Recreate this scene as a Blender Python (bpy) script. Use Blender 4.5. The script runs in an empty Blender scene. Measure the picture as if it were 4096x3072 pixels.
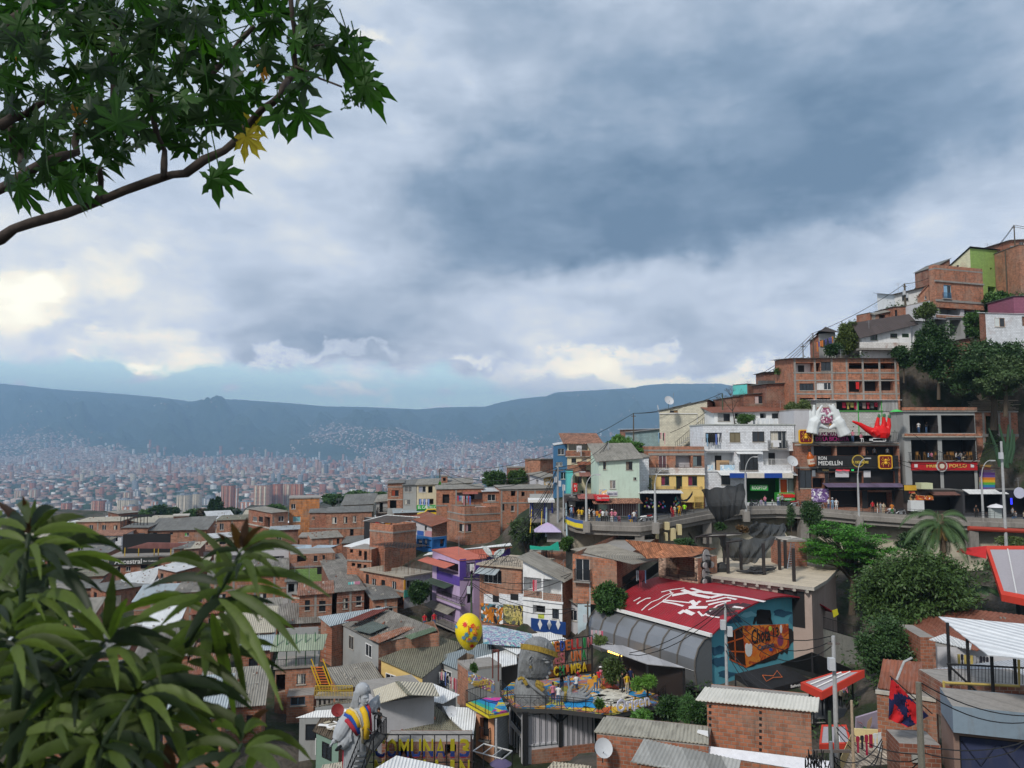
S0='sheet';S2='MULTIPLY';S3='brick_house';S4='black';S5='plaster';S6='flat';S7='slab';S8='roof';S9='jeans';S10='white';S11='mural';S12='brick';S13='beige';S14='grey';S15='concrete';S16='SUBTRACT';S17='block';S18='cloth';S19='railing';S20='slope_tree';S21='light blue';S22='Roughness';S23='lettering';S24='ShaderNodeTexCoord';S25='back_wall';S26='white_roof_house';S27='round_tree';S28='white_panel'
import bpy,math,random
import numpy as np
from mathutils import Vector,Matrix
from math import sin,cos,pi
ru=random.uniform;rc=random.choice
R=math.radians
random.seed(7);np.random.seed(7)
SC=bpy.context.scene
COL=SC.collection
# camera
FPX=3094.0;PIT=R(4.46)
cd=bpy.data.cameras.new('camera');cam=bpy.data.objects.new('camera',cd);COL.objects.link(cam)
cam.location=(0,0,0);cam.rotation_euler=(pi/2+PIT,0,0)
cd.sensor_width=36;cd.lens=FPX/4096*36;cd.clip_start=0.05;cd.clip_end=60000
cd.dof.use_dof=True;cd.dof.focus_distance=80;cd.dof.aperture_fstop=7
SC.camera=cam
SC.view_settings.view_transform='Standard';SC.view_settings.look='None'
SC.view_settings.exposure=0.0;SC.view_settings.gamma=1
SC.cycles.use_denoising=True
SC.cycles.max_bounces=6;SC.cycles.diffuse_bounces=3;SC.cycles.glossy_bounces=2
SC.cycles.transmission_bounces=3;SC.cycles.transparent_max_bounces=8;SC.cycles.volume_bounces=0
SUN_EL,SUN_AZ=42.0,215.0
# pixel geometry (source pixels)
VX=[0,0,1.0]
def V(ox,oy,k=1000/2212):VX[:]=[ox,oy,k]
DPX=4096/2212
def ray(X,Y):
 sx=VX[0]+X*VX[2];sy=VX[1]+Y*VX[2]
 cx=(sx-2048)/FPX;cy=-(sy-1536)/FPX
 d=Vector((cx,cos(PIT)-cy*sin(PIT),sin(PIT)+cy*cos(PIT)))
 return d/d.y
def at(X,Y,dist):return ray(X,Y)*dist
def atz(X,Y,z):
 d=ray(X,Y);return d*(z/d.z)
# node helpers
def S(r,g,b,a=1):
 f=lambda v:(v/255/12.92 if v/255<=.04045 else((v/255+.055)/1.055)**2.4)
 return(f(r),f(g),f(b),a)
class NT:
 def __init__(s,nt):s.nt=nt;s.n=nt.nodes;s.l=nt.links
 def node(s,t,**kw):
  n=s.n.new(t)
  for k,v in kw.items():setattr(n,k,v)
  return n
 def put(s,sock,v):
  if isinstance(v,bpy.types.NodeSocket):s.l.new(v,sock)
  elif v is not None:sock.default_value=v
 def m(s,op,a,b=None,c=None,clamp=False):
  n=s.node('ShaderNodeMath',operation=op,use_clamp=clamp)
  s.put(n.inputs[0],a);s.put(n.inputs[1],b);s.put(n.inputs[2],c)
  return n.outputs[0]
 def mix(s,f,a,b,mode='MIX'):
  n=s.node('ShaderNodeMix',data_type='RGBA',blend_type=mode)
  s.put(n.inputs[0],f);s.put(n.inputs[6],a);s.put(n.inputs[7],b)
  return n.outputs[2]
 def xyz(s,v):
  n=s.node('ShaderNodeSeparateXYZ');s.put(n.inputs[0],v);return n.outputs
 def vec(s,x,y,z):
  n=s.node('ShaderNodeCombineXYZ')
  for i,v in enumerate((x,y,z)):s.put(n.inputs[i],v)
  return n.outputs[0]
 def noise(s,v,scale,det=4,rough=.5,dist=0,col=False):
  n=s.node('ShaderNodeTexNoise');s.put(n.inputs['Vector'],v)
  n.inputs['Scale'].default_value=scale;n.inputs['Detail'].default_value=det
  n.inputs[S22].default_value=rough;n.inputs['Distortion'].default_value=dist
  return n.outputs['Color' if col else 'Fac']
 def ramp(s,f,stops,interp='LINEAR'):
  n=s.node('ShaderNodeValToRGB');s.put(n.inputs[0],f);r=n.color_ramp;r.interpolation=interp
  while len(r.elements)<len(stops):r.elements.new(.5)
  for e,(p,c)in zip(r.elements,stops):
   e.position=p;e.color=c if not isinstance(c,(int,float))else(c,c,c,1)
  return n.outputs[0]
 def mr(s,v,a,b,c=0.,d=1.,smooth=False):
  n=s.node('ShaderNodeMapRange');n.clamp=True
  if smooth:n.interpolation_type='SMOOTHSTEP'
  for i,x in enumerate((v,a,b,c,d)):s.put(n.inputs[i],x)
  return n.outputs[0]
# world: Nishita sky behind procedural clouds
W=bpy.data.worlds.new('World');SC.world=W;W.use_nodes=True
t=NT(W.node_tree);t.n.clear()
out=t.node('ShaderNodeOutputWorld');bg=t.node('ShaderNodeBackground')
tc=t.node(S24).outputs['Generated']
dx,dy,dz=t.xyz(tc)
az=t.m('ARCTAN2',dx,dy);el=t.m('ARCSINE',dz)
sky=t.node('ShaderNodeTexSky',sky_type='NISHITA');sky.sun_disc=False
sky.sun_elevation=R(SUN_EL);sky.sun_rotation=R(SUN_AZ)
skyc=t.mix(1.0,sky.outputs[0],(0.115,0.115,0.115,1),S2)
def azel(X,Y):
 VX[:]=[0,0,DPX];d=ray(X,Y).normalized();return math.atan2(d.x,d.y),math.asin(d.z)
p0=t.vec(az,t.m(S2,el,1.9),0.0)
w1=t.xyz(t.noise(p0,3.2,6,.55,0,True));w2=t.xyz(t.noise(t.vec(az,el,4.3),13,9,.65,0,True))
U=t.m('ADD',t.m('ADD',az,t.m(S2,t.m(S16,w1[0],.5),.34)),t.m(S2,t.m(S16,w2[0],.5),.10))
E=t.m('ADD',t.m('ADD',el,t.m(S2,t.m(S16,w1[1],.5),.20)),t.m(S2,t.m(S16,w2[1],.5),.075))
def blob(X,Y,sx,sy,rot=0,lo=1.15,hi=.35):
 a,e=azel(X,Y);k=1671;c,s_=cos(R(rot)),sin(R(rot))
 u=t.m(S16,U,a);v=t.m(S16,E,e)
 uu=t.m('ADD',t.m(S2,u,c*k/sx),t.m(S2,v,s_*k/sx))
 vv=t.m('ADD',t.m(S2,u,-s_*k/sy),t.m(S2,v,c*k/sy))
 return t.mr(t.m('SQRT',t.m('ADD',t.m(S2,uu,uu),t.m(S2,vv,vv))),lo,hi,0.,1.,True)
B=t.m('MULTIPLY_ADD',t.m(S16,t.noise(p0,5.5,11,.56,.15),.5),0.80,0.58)
B=t.m('ADD',B,t.m(S2,t.m(S16,t.noise(t.vec(az,t.m(S2,el,2.6),7.7),15,10,.6),.5),.26))
for(X,Y,sx,sy,rot,amp)in[(1500,370,800,290,12,-.30),(2050,200,660,280,20,-.17),(1200,450,520,170,3,-.17),(1500,430,340,110,8,-.10),(820,700,420,110,0,-.16),(600,770,380,45,0,-.12),(1800,480,190,50,0,-.12),(1900,690,500,70,3,-.10),(1150,90,800,200,6,-.12),(1700,60,800,150,0,-.10),(900,420,300,200,0,-.06),(250,720,200,40,0,-.15),(860,150,160,140,60,.12),(30,650,150,85,0,.30),(200,600,120,40,20,.15),(60,640,70,40,0,.16),(370,745,180,55,0,.40),(60,500,300,60,0,.12),(1250,600,300,60,4,.13),(1500,590,700,70,8,.07),(2050,400,330,80,22,.14),(1010,755,60,14,0,.25),(1400,785,420,26,0,.26),(1150,700,300,50,0,.10),(1700,810,500,40,0,.16),(430,778,240,14,0,.2),(700,775,160,12,0,.2),(780,5,60,20,0,.25)]:
 B=t.m('MULTIPLY_ADD',blob(X,Y,sx,sy,rot),amp,B)
behind=t.mr(dy,-.1,-.7,0.,.1,True)
B=t.m('ADD',B,behind)
cl=t.ramp(B,[(0.0,S(108,135,164)),(.22,S(136,159,186)),(.40,S(166,183,206)),(.56,S(190,204,225)),(.72,S(214,221,230)),(.86,S(240,238,230)),(1.0,S(255,255,244))])
clr=t.mr(el,azel(500,770)[1],azel(500,836)[1],0.,1.2)
ne_=t.noise(t.vec(az,t.m(S2,el,1.5),1.1),14,8,.6)
el2=t.m('ADD',t.m('MULTIPLY_ADD',t.m(S16,ne_,.5),.085,el),t.m(S2,t.mr(az,azel(950,830)[0],azel(1350,830)[0]),.055))
hole=t.mr(el2,azel(500,775)[1],azel(500,805)[1])
hole=t.m(S2,hole,t.mr(t.noise(t.vec(az,t.m(S2,el,2.2),4.1),17,7),.68,.60))
clear=t.mix(.8,skyc,S(172,206,228))
fin=t.mix(t.m(S2,hole,t.mr(dy,0,.2)),cl,clear)
boost=t.m(S2,t.mr(dy,.0,-.6,1.0,.85,True),1.0)
fin=t.mix(1.0,fin,t.vec(boost,boost,t.m(S2,boost,.97)),S2)
tr=t.m('MAXIMUM',t.m('EXPONENT',t.m(S2,t.m('MINIMUM',t.m('DIVIDE',1040.,t.m('MAXIMUM',t.m('ABSOLUTE',dz),.03)),13000.),-1.25e-4)),.25)
itr=t.m(S16,1.0,tr);HZ=(.17,.31,.47)
cs_=t.xyz(fin);fr_=t.mr(dy,0,.2)
fin2=t.vec(*[t.m('MAXIMUM',t.m('DIVIDE',t.m(S16,c_,t.m(S2,itr,h_)),tr),0.)for c_,h_ in zip(cs_,HZ)])
fin=t.mix(fr_,fin,fin2)
t.l.new(fin,bg.inputs[0]);bg.inputs[1].default_value=1.0;t.l.new(bg.outputs[0],out.inputs[0])
sl=bpy.data.lights.new('sun','SUN');so=bpy.data.objects.new('sun',sl);COL.objects.link(so)
sl.energy=2.9;sl.angle=R(8);sl.color=(1,.95,.87)
a_,e_=R(SUN_AZ),R(SUN_EL)
so.rotation_euler=Vector((sin(a_)*cos(e_),cos(a_)*cos(e_),sin(e_))).to_track_quat('Z','Y').to_euler()
# mesh helpers
def newobj(name,verts,faces,mats=None,parent=None,midx=None,smooth=False):
 me=bpy.data.meshes.new(name);me.from_pydata([tuple(v)for v in verts],[],faces)
 for m_ in(mats if isinstance(mats,(list,tuple))else[mats]):
  if m_:me.materials.append(m_)
 if midx is not None:me.polygons.foreach_set('material_index',midx)
 if smooth:me.polygons.foreach_set('use_smooth',[True]*len(me.polygons))
 me.update()
 o=bpy.data.objects.new(name,me);COL.objects.link(o)
 if parent:o.parent=parent
 return o
def tag(o,label=None,cat=None,group=None,kind=None):
 if label:o['label']=label
 if cat:o['category']=cat
 if group:o['group']=group
 if kind:o['kind']=kind
 return o
def empty(name,label,cat,loc=(0,0,0),rz=0,group=None):
 o=bpy.data.objects.new(name,None);COL.objects.link(o);o.location=loc;o.rotation_euler=(0,0,rz)
 return tag(o,label,cat,group)
def newmat(name):
 m=bpy.data.materials.new(name);m.use_nodes=True;t=NT(m.node_tree);t.n.clear()
 o=t.node('ShaderNodeOutputMaterial');b=t.node('ShaderNodeBsdfPrincipled');t.l.new(b.outputs[0],o.inputs[0])
 b.inputs[S22].default_value=.85;b.inputs['Specular IOR Level'].default_value=.25
 return m,t,b
# valley and mountains
def interp(x,pts):
 xs=[p[0]for p in pts];ys=[p[1]for p in pts];return np.interp(x,xs,ys)
def vnoise(x,y,seed,octs=5,g=.5):
 rs=np.random.RandomState(seed);tot=0;amp=1;out_=0
 for o in range(octs):
  T=rs.rand(64,64);xi=np.floor(x).astype(int);yi=np.floor(y).astype(int)
  fx=x-xi;fy=y-yi;fx=fx*fx*(3-2*fx);fy=fy*fy*(3-2*fy)
  a=T[xi%64,yi%64];b=T[(xi+1)%64,yi%64];c=T[xi%64,(yi+1)%64];d=T[(xi+1)%64,(yi+1)%64]
  out_=out_+amp*((a*(1-fx)+b*fx)*(1-fy)+(c*(1-fx)+d*fx)*fy);tot+=amp;amp*=g;x=x*2.03+3.1;y=y*2.03+7.7
 return out_/tot
RIDGE=[(-900,845),(-300,820),(0,829),(60,835),(120,842),(200,847),(300,855),(360,861),(410,868),(430,864),(500,863),(560,867),(620,871),(700,878),(800,880),(900,885),(960,880),(1050,879),(1070,872),(1120,862),(1180,856),(1200,848),(1290,843),(1360,839),(1400,832),(1440,829),(1560,829),(1600,836),(1800,830),(2300,810),(3000,815)]
def far_z(px,r):
 base=-190+(r-900)*.004
 top=(960-interp(px,RIDGE))/1671*12200
 foot=6800+1300*(vnoise(px/230,px*0+3,5,3)-.5)*2
 s=np.clip((r-foot)/(12200-foot),0,1);s=s*s*(3-2*s)*.55+s*.45
 n=vnoise(px/75,r/1500,11,6)-.5;n2=vnoise(px/30+r/900,r/700,12,6)-.5
 z=base*(1-s)+top*s+(n*900+n2*380)*np.sin(np.pi*np.clip(s,0,1))**2.4
 sp=np.exp(-((px-1240)/260)**2-((r-7200)/900)**2)*170+np.exp(-((px-860)/90)**2-((r-7700)/700)**2)*120+np.exp(-((px-760)/130)**2-((r-8100)/700)**2)*190+np.exp(-((px-370)/60)**2-((r-7900)/500)**2)*60
 z=z+sp*np.clip(s*6+.3,0,1)-(n*900+n2*380)*np.sin(np.pi*s)**2.4*np.clip((r-10800)/1200,0,1)
 back=np.clip((r-12200)/2500,0,1)
 rough=(vnoise(px/2.2,r/60,15,3)-.5)*22*np.clip((r-9000)/3000,0,1)
 return z*(1-back)+(-100)*back+rough
def far_xyz(px,r):
 X=(px-1106)/1671*cos(PIT)*r;return X,r,far_z(px,r)
rr=np.concatenate([np.linspace(500,6500,60),np.linspace(6600,12600,170),np.linspace(12800,15000,12)])
pp=np.linspace(-500,2700,640)
PX,RR=np.meshgrid(pp,rr);XX,YY,ZZ=far_xyz(PX,RR)
vv=np.stack([XX,YY,ZZ],-1).reshape(-1,3);nc=len(pp)
ff=[(i*nc+j,i*nc+j+1,(i+1)*nc+j+1,(i+1)*nc+j)for i in range(len(rr)-1)for j in range(nc-1)]
m,t,b=newmat('valley_ground')
oc=t.node(S24).outputs['Object']
n1=t.noise(oc,.0012,8,.6);n2=t.noise(oc,.006,6,.65)
c=t.ramp(n1,[(.3,(.010,.028,.014,1)),(.5,(.022,.045,.022,1)),(.7,(.055,.075,.04,1))])
c=t.mix(t.mr(n2,.35,.75),c,(.012,.03,.016,1))
t.put(b.inputs[0],c)
tag(newobj('mountains',vv,ff,m,smooth=True),kind='structure')
# city in the valley
def cmat(name,rgb,warm=0,win=True):
 m,t,b=newmat(name)
 oc=t.node(S24).outputs['Object'];x,y,z=t.xyz(oc)
 n=t.noise(oc,.02,2)
 c=t.mix(n,tuple(v*.6 for v in rgb[:3])+(1,),tuple(min(1,v*1.1)for v in rgb[:3])+(1,))
 if win:
  bt=t.node('ShaderNodeTexBrick');t.put(bt.inputs[0],t.vec(t.m('ADD',x,y),z,0))
  bt.offset=0;bt.inputs['Scale'].default_value=1;bt.inputs['Brick Width'].default_value=5.5;bt.inputs['Row Height'].default_value=3.0
  bt.inputs['Mortar Size'].default_value=.95;bt.inputs['Mortar Smooth'].default_value=0.1
  c=t.mix(t.m(S16,1.0,bt.outputs['Fac']),c,(.05,.055,.07,1))
 t.put(b.inputs[0],c);return m
CM=[cmat('tower_brick',(.44,.155,.09)),cmat('tower_pale_brick',(.50,.28,.2)),cmat('tower_cream',(.62,.54,.42)),cmat('tower_white',(.75,.75,.74)),cmat('tower_grey',(.30,.33,.38)),cmat('tower_dark',(.12,.13,.16)),cmat('tower_sunlit_orange',(.62,.24,.11))]  # last entry: warm sunlight is put into the wall colour
SM=[cmat('small_brick',(.36,.20,.155),win=False),cmat('small_pale',(.55,.44,.39),win=False),cmat('small_white',(.8,.78,.76),win=False),cmat('small_roof',(.22,.17,.16),win=False)]
def boxes(name,L,mats,parent=None):
 pass
 A=np.array(L,float);n=len(A);c=np.cos(A[:,6])[:,None];s_=np.sin(A[:,6])[:,None]
 sx=np.array([-1,1,1,-1]*2)*A[:,3:4]/2;sy=np.array([-1,-1,1,1]*2)*A[:,4:5]/2;sz=np.array([0]*4+[1]*4)*A[:,5:6]
 V8_=np.stack([A[:,0:1]+sx*c-sy*s_,A[:,1:2]+sx*s_+sy*c,A[:,2:3]+sz],-1).reshape(-1)
 F_=(np.array([(0,1,5,4),(1,2,6,5),(2,3,7,6),(3,0,4,7),(4,5,6,7)])[None]+(np.arange(n)*8)[:,None,None]).reshape(-1)
 me=bpy.data.meshes.new(name);me.vertices.add(n*8);me.vertices.foreach_set('co',V8_.astype(np.float32));me.loops.add(n*20);me.loops.foreach_set('vertex_index',F_.astype(np.int32))
 me.polygons.add(n*5);me.polygons.foreach_set('loop_start',np.arange(0,n*20,4,dtype=np.int32))
 for m_ in mats:me.materials.append(m_)
 me.polygons.foreach_set('material_index',np.repeat(A[:,7].astype(np.int32),5));me.update(calc_edges=True);me.validate()
 o=bpy.data.objects.new(name,me);COL.objects.link(o)
 if parent:o.parent=parent
 return o
def cdens(px,y):
 d=0
 for(cx,cy,sx,sy,a)in[(120,985,190,45,.9),(40,955,120,25,.5),(280,1020,200,30,1),(790,945,130,26,1.1),(720,925,60,18,.9),(850,965,150,22,1),(980,985,150,22,.9),(900,1015,500,28,1.3),(430,1035,420,30,1.2),(1150,985,130,18,.6),(1280,975,120,14,.5),(1090,1020,90,25,.7),(1500,940,60,12,.3),(-300,990,250,60,1)]:
  d=d+a*np.exp(-((px-cx)/sx)**2-((y-cy)/sy)**2)
 for(cx,cy,sx,sy,a)in[(380,965,90,20,1.2),(730,985,60,24,1.4),(870,1042,60,12,.6),(1000,1015,90,14,1.2),(930,905,200,20,1),(470,930,220,30,1)]:
  d=d-a*np.exp(-((px-cx)/sx)**2-((y-cy)/sy)**2)
 return d
N=150000;mat0=cmat('park_trees',(.03,.07,.03),win=False)
rs=np.random.RandomState(3)
px=rs.uniform(-300,1750,N);r=np.concatenate([rs.uniform(4200,7500,N//3),rs.uniform(6800,10800,N-N//3)])
X,Y,Z=far_xyz(px,r);ypix=960-Z/r*1671
dn=cdens(px,ypix)+(vnoise(px/22,r/170,21,4)-.5)*1.3
ok=dn>rs.uniform(.2,.75,N)
L=[]
for i in np.nonzero(ok)[0][:46000]:
 w=rs.uniform(10,22);k=rs.choice(4,p=[.42,.36,.05,.17]);L.append((X[i],Y[i],Z[i]-9,w,rs.uniform(8,16),9+rs.uniform(3,11),rs.uniform(-.6,.6),k))
tag(boxes('city_houses',L,SM),'dense far off brick houses covering the valley slopes in blue haze','city',kind='stuff')
L=[]
for i in range(8000):
 p=rs.uniform(-200,1700);r_=1500*(7000/1500)**rs.uniform(0,1);x_,y_,z_=far_xyz(np.array([p]),np.array([r_]))
 sc_=.5+r_/5000
 L.append((x_[0],y_,z_[0]-2,rs.uniform(9,26)*sc_,rs.uniform(8,20)*sc_,2+rs.uniform(4,12),rs.uniform(-.6,.6),rs.choice(5,p=[.32,.2,.09,.15,.24])))
tag(boxes('city_roofs',[tuple(float(q)for q in l[:7])+(int(l[7]),)for l in L],SM+[mat0]),'low blocks filling the valley floor between the towers','city',kind='stuff')
def tower(px,ytop,r_,wpx,k,ro=None,wy=None,name='apartment_tower',label=None,group=None):
 x_,y_,z_=far_xyz(np.array([float(px)]),np.array([float(r_)]));z0=float(z_[0])
 h=(960-ytop)/1671*r_-z0;w=wpx/1671*r_
 return(float(x_[0]),float(y_),z0-5,w*.93,wy or w*.8,h+5,rs.uniform(-.25,.25)if ro is None else ro,k)
L=[]
for i in range(1000):
 p=rs.normal(760,420)if rs.rand()<.6 else rs.uniform(-150,1500)
 if not-200<p<1650:continue
 r_=rs.uniform(4300,7600);far_=r_>6500
 z_=float(far_z(np.array([p]),np.array([r_]))[0])
 h=rs.uniform(14,50)*(1 if rs.rand()<.9 else 1.7)
 w=rs.uniform(12,24);x_=(p-1106)/1671*cos(PIT)*r_
 L.append((x_,r_,z_-5,w,w*.8,h,rs.uniform(-.5,.5),int(rs.choice(7,p=[.28,.22,.14,.18,.12,.03,.03]))))
tag(boxes('city_towers',L,CM),'countless small hazy towers of the city centre across the valley','city',kind='stuff')
names=['brick red','pale brick','cream',S10,S14,'dark glass','sunlit orange']
specs=[(496,1048,1900,26,0,'pair of dark red brick towers behind the cypresses, broad slab'),(512,1054,2000,12,6,'narrow orange edged red tower right of the broad red slab'),(571,1047,1800,32,1,'leftmost block of the big pale brick apartment row'),(598,1045,1850,26,0,'second block of the big brick apartment row'),(622,1044,1900,24,1,'third block of the big brick apartment row'),(645,1045,1850,24,0,'rightmost block of the big brick apartment row'),(402,1068,1900,26,2,'cream tower under construction, left half with green netting beside it'),(425,1066,1950,24,2,'cream tower under construction, right half with the crane'),(281,1078,1900,34,2,'sunlit unfinished cream tower with open floors'),(287,1092,1700,26,6,'orange brick block in front of the unfinished cream tower'),(220,1080,1700,22,0,'shaded brick tower left of the sunlit unfinished one'),(240,1084,1650,12,4,'slim grey tower beside the shaded brick tower'),(455,1075,2300,30,4,'grey slab tower left of the red towers'),(538,1082,2200,26,6,'sunlit orange block between red towers and brick row'),(670,1085,2300,16,6,'small sunlit orange block right of the brick row'),(106,1088,1700,26,2,'sunlit cream block above the leafy shrub at left'),(150,1085,1800,18,0,'reddish block behind the shrub tips'),(338,1082,2300,14,6,'small orange block left of the cream tower'),(50,1058,2600,20,1,'pale twin tower at the far left, first'),(80,1056,2600,18,1,'pale twin tower at the far left, second'),(495,1014,4800,6,3,'needle like white tower in the city centre'),(538,1018,5000,9,3,'tall white slab right of the needle tower'),(481,1022,4900,5,5,'dark thin tower just left of the needle tower'),(512,1020,5200,9,4,'grey tower right beside the needle tower'),(470,1032,4500,20,3,'white low slab left of the needle tower'),(762,1050,3800,24,4,'wide grey twin towers at the middle of the valley'),(790,1050,3900,18,4,'grey tower beside the wide grey twin'),(815,1042,4600,14,3,'white block right of the grey twins'),(388,1048,3500,14,3,'white pointed tower above the cream tower'),(395,1060,3000,22,4,'grey block behind the cream tower'),(290,1045,3800,20,2,'cream tower pair in the left middle of the valley'),(190,1058,2900,9,4,'thin grey tower in the left of the valley'),(1055,962,7000,7,1,'pale tower high on the far slope'),(1170,965,6800,10,1,'pinkish tower on the far slope left of the houses'),(1128,975,6800,8,1,'pinkish far tower on the wooded hill'),(1205,965,6900,6,3,'whitish far tower at the edge of the hill')]
for i in range(60):
 p=float(rs.uniform(0,1000));d=float(rs.uniform(2100,4200));y=960-(float(far_z(np.array([p]),np.array([d]))[0])+rs.uniform(18,42))/d*1671
 k=int(rs.choice(7,p=[.34,.2,.14,.15,.13,.02,.02]))
 specs.append((p,y,d,rs.uniform(14,26)/d*1671,k,None))
for(p,y,d,w,k,lab)in specs:
 T=tower(p,y,d,w,k,ro=rs.uniform(-.2,.2)if d<2700 else None)
 e=empty('apartment_tower',lab or names[k]+' apartment tower in the valley city among many alike','apartment tower',(T[0],T[1],T[2]),T[6],'apartment towers of the valley city')
 boxes('wall',[(0,0,0,T[3],T[4],T[5],0,0)],[CM[k]],e)
 hh=T[5]
 if d<2700:
  nb=max(2,int(T[3]/9));bl=[]
  for q in range(nb):
   bl.append(((q+.5)/nb*T[3]-T[3]/2,-T[4]/2-.6,3,T[3]/nb*.42,1.4,hh-rs.uniform(0,3)-3,0,0))
  boxes('balcony_stack',bl,[CM[1 if k==0 else 2 if k in(1,2)else 3]],e)['kind']='stuff'
 boxes(S8,[(rs.uniform(-.2,.2)*T[3],0,hh,T[3]*.4,T[4]*.4,3+rs.uniform(0,2),0,0),(0,0,hh,T[3]*1.02,T[4]*1.02,.7,0,0)],[CM[4]],e)
# haze
def haze():
 v=[(x,y,z)for z in(-420,1040)for(x,y)in((-14000,-200),(14000,-200),(14000,15500),(-14000,15500))]
 f=[(3,2,1,0),(4,5,6,7),(0,1,5,4),(1,2,6,5),(2,3,7,6),(3,0,4,7)]
 m=bpy.data.materials.new('haze');m.use_nodes=True;t=NT(m.node_tree);t.n.clear()
 o=t.node('ShaderNodeOutputMaterial');p=t.node('ShaderNodeVolumePrincipled')
 p.inputs['Color'].default_value=(.42,.68,1.0,1);p.inputs['Density'].default_value=HAZE;p.inputs['Anisotropy'].default_value=0.0
 t.l.new(p.outputs[0],o.inputs['Volume'])
 tag(newobj('haze',v,f,m),kind='stuff')
HAZE=1.25e-4
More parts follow.
